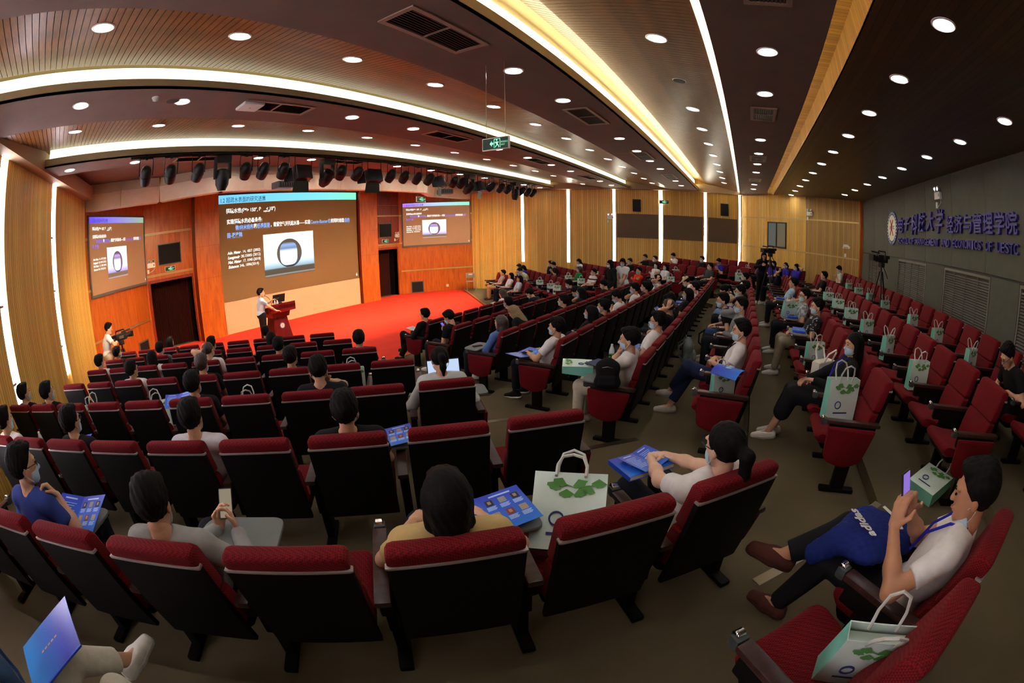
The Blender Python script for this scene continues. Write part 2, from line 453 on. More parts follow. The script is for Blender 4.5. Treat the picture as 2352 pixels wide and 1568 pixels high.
# ------------------------------------------------------------------ floor: stage and seating tiers
ROW_D = lambda k: 0.947 + 0.1214 * k            # how far the seat-back tops of row k lie below the camera
SEAT_H = 0.96
ROW_S = lambda k: 1.119 + 1.19 * k
ROW_Y = {7: 6.85, 6: 5.68, 5: 4.566, 4: 3.30, 3: 2.13, 2: 0.90, 1: -0.25, 0: -1.44, -1: -2.63, -2: -3.8, -3: -4.6}
def tier_z(k): return max(0.02, CZ - ROW_D(k) - SEAT_H)
def edge(k):
    """polyline of the step behind row k, from the left wall to the right wall"""
    c = R2 * ROW_S(k); ym = ROW_Y[k]; X = c - ym
    yl = (c + 3.655) / 1.35; xl = c - yl
    if k < 0: yl, xl = c + 5.5, -5.5
    yr_x = (2 * XC - c)                     # right: y = x - (2XC - c)
    x_r = (20.0 + 0.0196 + 0.196 * yr_x) / 1.196; y_r = x_r - yr_x
    if k < 0: x_r = 22.0; y_r = x_r - yr_x
    return [(xl - 0.05, yl + 0.05), (X, ym), (2 * XC - X, ym), (x_r + 0.05, y_r + 0.05)]
fl = MB().box(-6, -6, -0.4, 24, 16, -0.02).build('floor', M_CARPET); struct(fl, 'brown carpeted floor of the hall')
for k in range(-2, 7):
    lo, hi = edge(k), edge(k + 1)
    if k == -2: lo = [(-5.5, 3.0), (-2.0, -4.6), (2 * XC + 2.0, -4.6), (23.4, 3.0)]
    poly = lo + hi[::-1]
    o = MB().prism(poly, -0.1, tier_z(k)).build('floor_tier', M_CARPET, fl)
# stage: everything in front of the front edge
e7 = edge(7)
stage = MB().prism([e7[0], e7[1], e7[2], e7[3], (17.6, 14.8), (0.7, 14.8)], -0.1, 0.0).build('floor_stage', M_RED); struct(stage, 'bright red carpet of the stage floor')
M_EDGEW = veneer('stage_edge_wood', (120, 62, 26), (150, 84, 38), (3, 3, 3), 0.35)
te = MB()
for i in range(3):
    a, b = Vector((*e7[i], 0)), Vector((*e7[i + 1], 0)); d = (b - a).normalized(); n = Vector((-d.y, d.x, 0)) * 0.05
    te.prism([(a - n)[:2], (b - n)[:2], (b + n)[:2], (a + n)[:2]], 0.0, 0.035)
struct(te.build('trim_10', M_EDGEW))
# metal nosings where the steps cross the two aisles
for k in range(-1, 7):
    c = R2 * ROW_S(k); X = c - ROW_Y[k]
    u0 = (1.297 - 0.47 * k) + 0.38
    zt = tier_z(k - 1) + 0.004
    ax, ay = (ROW_S(k) + u0) / R2, (ROW_S(k) - u0) / R2
    for side in (0, 1):
        pa, pb = Vector((ax, ay, 0)), Vector((X, ROW_Y[k], 0))
        if side: pa.x, pb.x = 2 * XC - pa.x, 2 * XC - pb.x
        d = (pb - pa).normalized(); n = Vector((-d.y, d.x, 0)) * 0.035
        t = MB().prism([(pa - n)[:2], (pb - n)[:2], (pb + n)[:2], (pa + n)[:2]], zt - 0.01, zt).build('trim_%d' % (20 + 2 * (k + 1) + side), M_BRASS); struct(t, 'metal nosing on a step of the aisle')

# ------------------------------------------------------------------ ceiling
Z0 = 2.02
def band(mb, y0, z0, y1, z1, th=0.03, inset=0.0):
    a, b, c, d = (XL(y0) + inset, y0), (XR(y0) - inset, y0), (XR(y1) - inset, y1), (XL(y1) + inset, y1)
    vs = [(a[0], a[1], Z(z0)), (b[0], b[1], Z(z0)), (c[0], c[1], Z(z1)), (d[0], d[1], Z(z1))]
    vs += [(x, y, z + th) for (x, y, z) in vs]
    mb.add(vs, [(0, 1, 2, 3), (7, 6, 5, 4), (0, 4, 5, 1), (1, 5, 6, 2), (2, 6, 7, 3), (3, 7, 4, 0)])
ce = MB()
band(ce, 9.07, Z0, 8.28, Z0); band(ce, 6.14, Z0, 5.0, Z0); band(ce, 3.27, Z0, 2.03, Z0); band(ce, 0.19, Z0, -0.99, Z0)
ce.box(-4, 9.05, Z(Z0), 21, 9.07, Z(2.42)); ce.box(-4, 9.07, Z(2.4), 21, 14.7, Z(2.45)); ce.box(-5, -5, Z(2.6), 22, 15, Z(2.66))  # topmost slab is added above the ceiling, unseen, to stop light leaks
ceil = struct(ce.build('ceiling', M_DARKC), 'dark painted panels of the stepped ceiling')
fa = MB()
for y, zt in ((8.28, 2.17), (5.0, 2.14), (2.03, 2.18)):
    fa.box(XL(y), y, Z(Z0), XR(y), y + 0.02, Z(zt))
fa.build('fascia', M_FASC, ceil)
lid = MB()
for y0, y1, z in ((8.1, 9.06, 2.44), (4.9, 5.6, 2.44), (1.9, 2.6, 2.56)): lid.box(XL(y0), y0, Z(z), XR(y0), y1, Z(z) + 0.02)
lid.build('cove_lid', M_FASC, ceil)
# soffits along the side walls
so = MB()
so.box(0, -0.28, Z(1.975), LR, -0.05, Z(2.3)); o = so.build('soffit', M_SOFF, None, MR); struct(o)
so = MB(); so.box(0, -0.3, Z(1.975), LL, -0.05, Z(2.3)); o = so.build('soffit', M_SOFF, None, ML); struct(o)
# wooden bands made of planks
def planks(prof, name, near_x, pitch=0.075, x_shift=0.0):
    """prof: (y,z) points from the cove down to the flat panel; boards run across the band"""
    bk = MB()
    for (p, q) in zip(prof[:-1], prof[1:]): band(bk, p[0], p[1] + 0.035, q[0], q[1] + 0.035, 0.02)
    bk.build('backing_board', M_BLACK, ceil)
    n = len(prof); w = pitch - 0.008
    vs = []
    for (y, z) in prof: vs += [(-w / 2, y, Z(z)), (w / 2, y, Z(z)), (w / 2, y, Z(z) + 0.02), (-w / 2, y, Z(z) + 0.02)]
    fs = [(3, 2, 1, 0), tuple(4 * (n - 1) + i for i in range(4))]
    for i in range(n - 1):
        for k in range(4): fs.append((4 * i + k, 4 * i + (k + 1) % 4, 4 * i + 4 + (k + 1) % 4, 4 * i + 4 + k))
    me = MB().add(vs, fs).mesh('plank', M_PLANK)
    ymid = (prof[0][1 - 1] + prof[-1][0]) / 2
    x0, x1 = XL(prof[-1][0]), XR(prof[0][0]); N = int((x1 - x0) / pitch)
    far = MB()
    for i in range(N):
        x = x0 + (i + 0.5) * pitch
        if near_x and near_x[0] < x < near_x[1]:
            link('plank', me, ceil, (x, 0, 0))
        else:
            far.add([(v[0] + x, v[1], v[2]) for v in vs], fs)
    o = far.build('plank_field', M_PLANK, ceil); o['kind'] = 'stuff'
W1 = [(8.2, 2.30), (6.14, 2.03)]
W2 = [(4.93, 2.285), (3.27, 2.03)]
W3 = [(1.96, 2.49), (1.7, 2.36), (0.28, 2.10)]
planks(W1, 'w1', None); planks(W2, 'w2', (-2.2, 6.0)); planks(W3, 'w3', (1.2, 8.0))
# rear ceiling and its lit cove
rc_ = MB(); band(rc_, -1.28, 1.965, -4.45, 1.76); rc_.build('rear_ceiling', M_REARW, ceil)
rf = MB(); rf.box(XL(-1.28), -1.30, Z(1.965), XR(-1.28), -1.28, Z(2.3)); band(rf, -0.9, 2.3, -1.29, 2.3); rf.build('cove_board', M_CEILW, ceil)
COVES = [('first', 8.42, 2.10, 2.36, 0.02), ('second', 5.14, 2.10, 2.34, 0.02), ('third', 2.18, 2.10, 2.46, 0.02)]
M_COVE2 = emit('cove_light_soft', (255, 244, 206), COVE_E * 0.25)
for i, (nm, y, za, zb, th) in enumerate(COVES):
    e = MB().box(XL(y) + 0.35, y, Z(za), XR(y) - 0.3, y + th, Z(zb)).build('cove_light_strip', M_COVE2 if i < 2 else M_COVE)
    tag(e, 'long white light cove across the ceiling, %s counted from the stage' % nm, 'light', 'ceiling light coves')
e = MB().box(XL(0.2) + 0.35, 0.195, Z(2.085), XR(0.2) - 0.3, 0.275, Z(2.095)).build('cove_light_strip', M_COVE2)  # added glowing strip, stands in for the lit ends of the boards
tag(e, 'thin added glow line standing in for lit boards of the third wooden band', 'light', 'ceiling light coves')
for i, (y, yy) in enumerate(((0.13, 0.16), (-0.93, -0.90))):
    e = MB().box(XL(y) + 0.35, y, Z(2.055), XR(y) - 0.3, yy, Z(2.10)).build('cove_light_strip', M_COVE)
    tag(e, ('light cove at the front edge of the dark ceiling panel overhead', 'rearmost ceiling light cove, glowing on yellow boards')[i], 'light', 'ceiling light coves')

# bulkhead above the stage opening, two tiers of panels
BP = [(0.62, 12.33), (3.05, 12.33), (4.66, 11.35), (13.24, 11.35), (14.85, 12.33), (17.55, 12.33)]
bk = empty('bulkhead', (XC, 11.35, Z(1.72))); struct(bk, 'beige panelled bulkhead over the stage opening')
def bulk_seg(P, Q, n):
    d = Vector((Q[0] - P[0], Q[1] - P[1], 0)); L = d.length
    M = Matrix.Translation((-XC, -11.35, -Z(1.72))) @ frame((P[0], P[1], 0), d)
    for i in range(n):
        a, b = L * i / n + 0.004 * (i > 0), L * (i + 1) / n - 0.004 * (i < n - 1)
        MB().add([(a, 0, Z(2.14)), (b, 0, Z(2.14)), (b, 0.12, Z(2.42)), (a, 0.12, Z(2.42)), (a, 0.3, Z(2.14)), (b, 0.3, Z(2.14)), (b, 0.3, Z(2.42)), (a, 0.3, Z(2.42))],
                 [(0, 1, 2, 3), (7, 6, 5, 4), (0, 4, 5, 1), (1, 5, 6, 2), (2, 6, 7, 3), (3, 7, 4, 0)]).build('upper_panel', M_BULK, bk, M)
        MB().add([(a, 0.06, Z(1.72)), (b, 0.06, Z(1.72)), (b, 0, Z(2.135)), (a, 0, Z(2.135)), (a, 0.34, Z(1.72)), (b, 0.34, Z(1.72)), (b, 0.34, Z(2.135)), (a, 0.34, Z(2.135))],
                 [(0, 1, 2, 3), (7, 6, 5, 4), (0, 4, 5, 1), (1, 5, 6, 2), (2, 6, 7, 3), (3, 7, 4, 0)]).build('lower_panel', M_BULK, bk, M)
for i, n in enumerate((2, 1, 6, 1, 2)): bulk_seg(BP[i], BP[i + 1], n)

# ------------------------------------------------------------------ downlights
ring_me = None
def make_down():
    global ring_me, disc_me
    ring_me = MB().lathe([(0.1, 0.03), (0.1, -0.004), (0.112, -0.010), (0.124, -0.003), (0.124, 0.012)], 24).mesh('ring', M_WHITE)
    disc_me = MB().lathe([(0.0005, -0.004), (0.1, -0.003), (0.1, 0.008), (0.0005, 0.008)], 24).mesh('lens', M_DOWN)
make_down()
down_ld = bpy.data.lights.new('downlight', 'SPOT'); down_ld.energy = DOWN_W; down_ld.color = (1.0, 0.95, 0.88)
down_ld.spot_size = math.radians(112); down_ld.spot_blend = 0.75; down_ld.shadow_soft_size = 0.09
down_dim = down_ld.copy(); down_dim.energy = DOWN_W * 0.5
down_hi = down_ld.copy(); down_hi.energy = DOWN_W * 5.0; down_hi.spot_size = math.radians(165); down_hi.spot_blend = 1.0
down_mid = down_ld.copy(); down_mid.energy = DOWN_W * 0.75
def downlight(x, y, z, tilt, label, group, power=True):
    e = empty('downlight', (x, y, Z(z))); e.rotation_euler = (tilt, 0, 0)
    link('ring', ring_me, e); link('lens', disc_me, e)
    if power:
        l = link('lamp', down_hi if y > 10 else down_dim if y < -1.5 else (down_mid if y < 1.5 else down_ld), e); l.location = (0, 0, -0.03)
    tag(e, label, 'ceiling light', group)
ROWS_D = [('front dark ceiling panel', 8.70, 2.02, 0.0, [0, 1, 3, 4, 6, 7, 8, 9, 11, 12]),
          ('second dark ceiling panel', 5.436, 2.02, 0.0, [0, 1, 3, 4, 6, 7, 8, 9, 11, 12]),
          ('third dark ceiling panel', 2.527, 2.02, 0.0, [0, 1, 3, 4, 6, 7, 8, 9, 11, 12]),
          ('dark ceiling panel overhead', -0.396, 2.02, 0.0, [0, 1, 3, 4, 6, 7, 8, 9, 11, 12])]
for nm, y, z, t, idx in ROWS_D:
    for c, n in enumerate(idx):
        downlight(0.12 + 1.4544 * n, y, z - 0.002, t, 'round downlight in the %s, %s from the left wall' % (nm, ORD[c]), 'downlights in the dark panels')
def slope(prof):
    (y0, z0), (y1, z1) = prof[-2], prof[-1]
    return math.atan2(z0 - z1, y0 - y1)
for nm, y, prof in (('first wooden ceiling band', 6.70, W1), ('second wooden ceiling band', 3.72, W2), ('third wooden ceiling band', 0.79, W3)):
    a = slope(prof); (y0, z0), (y1, z1) = prof[-2], prof[-1]
    zz = z1 + (y - y1) * (z0 - z1) / (y0 - y1)
    for n in range(13):
        if prof is W3 and n == 4:
            e = empty('ceiling_speaker', (0.12 + 1.4544 * n, y, Z(zz) - 0.004)); e.rotation_euler = (a, 0, 0)
            MB().lathe([(0.0005, 0.0), (0.085, 0.0), (0.105, 0.006), (0.105, 0.02)], 24).build('rim', M_WHITE, e)
            MB().lathe([(0.0005, -0.004), (0.088, -0.003), (0.088, 0.004)], 24).build('grille', mat('speaker_grille', (70, 66, 60), 0.7), e)
            tag(e, 'round dark ceiling loudspeaker between downlights of the third wooden band', 'speaker'); continue
        downlight(0.12 + 1.4544 * n, y, zz - 0.002, a, 'round downlight in the %s, %s from the left wall' % (nm, ORD[n]), 'downlights in the wooden bands')
for nm, y, z, ns in (('rear ceiling, row next to the last cove', -1.934, 1.923, range(1, 13)), ('rear ceiling, row next to the back wall', -3.54, 1.819, range(2, 11))):
    for c, n in enumerate(ns):
        downlight(0.12 + 1.4544 * n, y, z - 0.004, 0.064, 'round downlight in the %s, %s from left' % (nm, ORD[c]), 'downlights in the rear ceiling')
for c in range(10):
    downlight(1.75 + 1.6 * c, 10.6, 2.397, 0, 'downlight in the recess before the bulkhead, %s from the left' % ORD[c], 'downlights before the bulkhead')

# ------------------------------------------------------------------ air vents
M_VENT = mat('vent_frame_paint', (168, 138, 120), 0.6)
def vent(x, y, z, L, W, label):
    e = empty('ceiling_vent', (x, y, Z(z)))
    f = 0.05
    MB().box(-L / 2, -W / 2, -0.015, L / 2, -W / 2 + f, 0).box(-L / 2, W / 2 - f, -0.015, L / 2, W / 2, 0).box(-L / 2, -W / 2 + f, -0.015, -L / 2 + f, W / 2 - f, 0).box(L / 2 - f, -W / 2 + f, -0.015, L / 2, W / 2 - f, 0).box(-0.012, -W / 2 + f, -0.012, 0.012, W / 2 - f, 0).build('vent_frame', M_VENT, e)
    MB().box(-L / 2 + f, -W / 2 + f, -0.002, L / 2 - f, W / 2 - f, -0.001).build('duct_mouth', M_BLACK, e)
    n = int((W - 2 * f) / 0.035)
    me = MB().add([(-L / 2 + f, 0, -0.012), (L / 2 - f, 0, -0.012), (L / 2 - f, 0.018, -0.003), (-L / 2 + f, 0.018, -0.003)], [(0, 1, 2, 3)]).mesh('louvre', mat('vent_louvre', (70, 58, 50), 0.6))
    for i in range(n): link('louvre', me, e, (0, -W / 2 + f + (i + 0.3) * (W - 2 * f) / n, 0))
    tag(e, label, 'air vent', 'air vents in the dark ceiling panels')
for nm, y in (('front', 8.70), ('second', 5.436), ('third', 2.53), ('overhead', -0.396)):
    for c, x in enumerate((3.05, 6.97, 10.95, 14.9)):
        vent(x, y, Z0 - 0.001, 1.15 if nm != 'overhead' else 0.75, 0.42, 'slatted air vent in the %s dark ceiling panel, %s from the left' % (nm, ORD[c]))

# ------------------------------------------------------------------ auditorium chairs
def fabric(name, rgb, rgb2):
    """woven upholstery with a small diamond weave"""
    m = bpy.data.materials.new(name); m.use_nodes = True
    nt = m.node_tree; b = nt.nodes['Principled BSDF']; L = nt.links.new
    tc = nt.nodes.new('ShaderNodeTexCoord'); mp = nt.nodes.new('ShaderNodeMapping'); mp.inputs['Rotation'].default_value = (0.7, 0.6, 0.785); mp.inputs['Scale'].default_value = (1, 1, 1)
    L(tc.outputs['Object'], mp.inputs[0])
    ck = nt.nodes.new('ShaderNodeTexChecker'); ck.inputs['Scale'].default_value = 130; L(mp.outputs[0], ck.inputs['Vector'])
    nz = nt.nodes.new('ShaderNodeTexNoise'); nz.inputs['Scale'].default_value = 9; L(tc.outputs['Object'], nz.inputs['Vector'])
    ck.inputs['Color1'].default_value = (*lin(rgb), 1); ck.inputs['Color2'].default_value = (*lin(rgb2), 1)
    mx = nt.nodes.new('ShaderNodeMix'); mx.data_type = 'RGBA'; mx.blend_type = 'MULTIPLY'; mx.inputs[0].default_value = 0.35
    L(ck.outputs['Color'], mx.inputs[6]); L(nz.outputs['Fac'], mx.inputs[7])
    L(mx.outputs[2], b.inputs['Base Color']); b.inputs['Roughness'].default_value = 0.85; b.inputs['Specular IOR Level'].default_value = 0.2
    b.inputs['Sheen Weight'].default_value = 0.15; b.inputs['Sheen Tint'].default_value = (0.6, 0.1, 0.1, 1)
    _MATS[name] = m
    return m
M_FAB = fabric('red_upholstery', (130, 15, 27), (90, 8, 17))
M_SHELL = mat('black_seat_shell', (8, 7, 7), 0.55, spec=0.18)
M_LIP = mat('silver_lip', (176, 170, 166), 0.35, 0.4)
M_ARMW = veneer('dark_arm_wood', (44, 26, 22), (66, 40, 34), (2, 10, 2), 0.28)
M_CHROME = mat('chrome', (215, 215, 215), 0.15, 1.0)
M_TABLET = mat('grey_tablet_plastic', (112, 118, 116), 0.5)

def q(y0, z0, ang):      # rotate a back-frame point (thickness, height) to chair coordinates
    return (y0 * math.cos(ang) + z0 * math.sin(ang), -y0 * math.sin(ang) + z0 * math.cos(ang))
A_B = math.radians(-13)    # recline: top leans back
HB = SEAT_H
def bk_pt(t, h):           # t forward of back face, h measured down from the top along the back
    c, s = math.cos(A_B), math.sin(A_B)
    return (t * c - h * s * 1.0 - 0.0, HB + t * s * 1.0 * 0 - h * c + t * 0.23 * 0)
def rounded(pts, r, seg=4):
    out = []
    n = len(pts)
    for i in range(n):
        p0, p, p1 = Vector(pts[i - 1]), Vector(pts[i]), Vector(pts[(i + 1) % n])
        rr = r[i] if isinstance(r, (list, tuple)) else r
        a = (p0 - p).normalized(); b = (p1 - p).normalized()
        rr = min(rr, (p0 - p).length * 0.48, (p1 - p).length * 0.48)
        A, B = p + a * rr, p + b * rr
        for k in range(seg + 1):
            t = k / seg
            out.append(tuple((1 - t) ** 2 * A + 2 * t * (1 - t) * p + t * t * B))
    return out
BW = 0.237
XS = [(-BW, 0.022), (-BW + 0.01, 0.006), (-BW + 0.03, 0), (BW - 0.03, 0), (BW - 0.01, 0.006), (BW, 0.022)]
head_me = MB().loft(rounded([bk_pt(-0.012, 0.07), bk_pt(-0.016, 0.0), bk_pt(0.085, 0.0), bk_pt(0.10, 0.27), bk_pt(0.02, 0.27)], [0.012, 0.035, 0.04, 0.02, 0.005]), XS).mesh('headrest', M_FAB)
back_me = MB().loft(rounded([bk_pt(0.02, 0.275), bk_pt(0.10, 0.275), bk_pt(0.125, 0.40), bk_pt(0.105, 0.56), bk_pt(0.02, 0.56)], [0.005, 0.02, 0.05, 0.03, 0.005]), XS).mesh('backrest', M_FAB)
shell_me = MB().loft(rounded([bk_pt(-0.014, 0.075), bk_pt(0.018, 0.075), bk_pt(0.018, 0.67), bk_pt(-0.014, 0.67)], [0.004, 0.004, 0.012, 0.012]), [(-BW - 0.004, 0.004), (-BW + 0.004, 0), (BW - 0.004, 0), (BW + 0.004, 0.004)]).mesh('back_shell', M_SHELL)
lip_me = MB().loft(rounded([bk_pt(-0.019, 0.072), bk_pt(0.02, 0.072), bk_pt(0.02, 0.086), bk_pt(-0.019, 0.086)], 0.004, 2), [(-BW - 0.008, 0.004), (-BW + 0.002, 0), (BW - 0.002, 0), (BW + 0.008, 0.004)]).mesh('trim_lip', M_LIP)
SW = 0.235
seat_me = MB().loft(rounded([(0.20, 0.385), (0.20, 0.44), (0.40, 0.455), (0.62, 0.475), (0.655, 0.43), (0.60, 0.375)], [0.02, 0.03, 0.1, 0.05, 0.04, 0.03]), [(-SW, 0.03), (-SW + 0.015, 0.008), (-SW + 0.04, 0), (SW - 0.04, 0), (SW - 0.015, 0.008), (SW, 0.03)]).mesh('seat', M_FAB)
pan_me = MB().loft(rounded([(0.19, 0.34), (0.19, 0.39), (0.6, 0.38), (0.56, 0.325)], 0.02, 2), [(-0.225, 0.015), (-0.21, 0), (0.21, 0), (0.225, 0.015)]).mesh('seat_pan', M_SHELL)
arm_me = MB().rbox(-0.034, 0.08, 0.60, 0.034, 0.585, 0.632, 0.012, 0).rbox(-0.026, 0.12, 0.50, 0.026, 0.56, 0.602, 0.015, 1).mesh('armrest', [M_ARMW, M_SHELL])
hinge_me = MB().rbox(-0.03, 0.585, 0.585, 0.03, 0.64, 0.64, 0.02, 0).lathe([(0.017, -0.02), (0.022, -0.016), (0.022, 0.016), (0.017, 0.02)], 10, 1, (0.0, 0.622, 0.635), 'X').mesh('tablet_hinge', [mat('grey_hinge', (60, 66, 66), 0.4), M_CHROME])
leg_me = MB().rbox(-0.03, 0.27, 0.02, 0.03, 0.40, 0.52, 0.01).rbox(-0.024, 0.2, 0.3, 0.024, 0.46, 0.52, 0.01).rbox(-0.036, 0.16, 0.0, 0.036, 0.50, 0.035, 0.012).mesh('leg', M_SHELL)
side_me = MB().loft(rounded([(0.12, 0.585), (0.58, 0.585), (0.56, 0.30), (0.36, 0.24), (0.2, 0.30)], [0.02, 0.02, 0.06, 0.08, 0.06], 4), [(-0.02, 0.015), (-0.012, 0), (0.012, 0), (0.02, 0.015)]).mesh('side_panel', M_FAB)
tablet_me = MB().loft(rounded([(0.42, 0.0), (0.42, 0.46), (0.70, 0.46), (0.70, 0.02)], [0.06, 0.05, 0.07, 0.1], 6), [(0.0, 0.003), (0.003, 0), (0.015, 0), (0.018, 0.003)])
tablet_me.v = [(p[2] - 0.03, p[1] - 0.05, 0.66 + p[0]) for p in tablet_me.v]
tablet_me = tablet_me.mesh('writing_tablet', M_TABLET)

BLOCK_FACE = {'L': -math.pi / 4, 'M': 0.0, 'R': math.pi / 4}
MID = {6: (7, .62), 5: (9, .615), 4: (11, .60), 3: (12, .63), 2: (15, .605), 1: (15, .62), 0: (17, .62), -1: (18, .62), -2: (20, .62)}
def seat_pos(b, k, j):
    if b == 'M':
        n, S = MID[k]; return (XC - n * S / 2 + S * j, ROW_Y[k], tier_z(k))
    s = ROW_S(k); u = 1.297 - .47 * k - .6 * j
    x, y = (s + u) / R2, (s - u) / R2
    return (x if b == 'L' else 2 * XC - x, y, tier_z(k))
def seat_M(b, k, j):
    return Matrix.Translation(seat_pos(b, k, j)) @ Matrix.Rotation(BLOCK_FACE[b], 4, 'Z')
SEATS = []
L_IDX = {-1: [0, 1, 5], 0: range(9), 1: range(9), 2: range(10), 3: range(9), 4: range(9), 5: range(9), 6: range(9)}
R_IDX = {-1: range(-2, 6), 0: range(8), 1: range(8), 2: range(9), 3: range(9), 4: range(9), 5: range(9), 6: range(8)}
for k in range(-1, 7):
    for j in L_IDX[k]: SEATS.append(('L', k, j))
    for j in R_IDX[k]: SEATS.append(('R', k, j))
for k, (n, S) in MID.items():
    for j in range(n + 1): SEATS.append(('M', k, j))
BLK = {'L': 'left block', 'M': 'middle block', 'R': 'right block'}
TABLETS = set()
CHAIR = {}
def build_chairs():
    for (b, k, j) in SEATS:
        M = seat_M(b, k, j)
        e = empty('auditorium_chair', M=M); CHAIR[(b, k, j)] = e
        for nm, me in (('headrest', head_me), ('backrest', back_me), ('back_shell', shell_me), ('trim_lip', lip_me), ('seat', seat_me), ('seat_pan', pan_me)): link(nm, me, e)
        n = MID[k][0] if b == 'M' else None
        # chairs share armrests: each carries the one on its aisle side; row ends carry both
        first = min(x[2] for x in SEATS if x[0] == b and x[1] == k); last = max(x[2] for x in SEATS if x[0] == b and x[1] == k)
        half = (MID[k][1] if b == 'M' else 0.6) / 2
        sg = {'L': 1, 'M': -1, 'R': -1}[b]          # aisle side of seat number one
        sides = [sg] + ([-sg] if j == last or (b, k, j + 1) not in CH_SET else [])
        for s in sides:
            for nm, me in (('armrest', arm_me), ('tablet_hinge', hinge_me), ('leg', leg_me)): link(nm, me, e, (s * half, 0, 0))
        if j == first: link('side_panel', side_me, e, (sg * (half + 0.045), 0, 0))
        if b == 'M' and j == last: link('side_panel', side_me, e, (-sg * (half + 0.045), 0, 0))
        if (b, k, j) in TABLETS: link('writing_tablet', tablet_me, e, None if b == 'L' else Matrix.Translation((-0.37, 0, 0)))
        row = 7 - k
        if b == 'M': where = '%s from the near aisle' % ORD[j]
        else: where = '%s from the aisle' % ORD[j - first]
        tag(e, 'red auditorium chair, %s in the %s row of the %s' % (where, ORD[row - 1], BLK[b]), 'chair', 'fixed red auditorium chairs')
CH_SET = set(SEATS)
TABLETS |= {('L', 0, 4), ('L', 0, 2), ('L', 0, 6), ('L', 1, 2), ('M', 4, 0), ('M', 2, 2), ('M', 2, 5), ('M', 1, 6), ('M', 0, 5), ('M', 0, 7), ('M', 0, 11), ('M', 2, 0), ('L', 3, 4), ('L', 2, 0), ('M', 2, 1)}
build_chairs()

# ------------------------------------------------------------------ screens and slides
def grad_emit(name, stops, axis, x0, x1, strength):
    m = bpy.data.materials.new(name); m.use_nodes = True
    nt = m.node_tree; nt.nodes.clear(); L = nt.links.new
    e = nt.nodes.new('ShaderNodeEmission'); o = nt.nodes.new('ShaderNodeOutputMaterial'); L(e.outputs[0], o.inputs[0])
    tc = nt.nodes.new('ShaderNodeTexCoord'); sx = nt.nodes.new('ShaderNodeSeparateXYZ'); L(tc.outputs['Object'], sx.inputs[0])
    mr = nt.nodes.new('ShaderNodeMapRange'); mr.inputs['From Min'].default_value = x0; mr.inputs['From Max'].default_value = x1; L(sx.outputs[axis], mr.inputs['Value'])
    r = nt.nodes.new('ShaderNodeValToRGB'); L(mr.outputs[0], r.inputs[0])
    while len(r.color_ramp.elements) < len(stops): r.color_ramp.elements.new(0.5)
    for el, (p, c) in zip(r.color_ramp.elements, stops): el.position = p; el.color = (*lin(c), 1)
    L(r.outputs[0], e.inputs[0]); e.inputs[1].default_value = strength
    return m

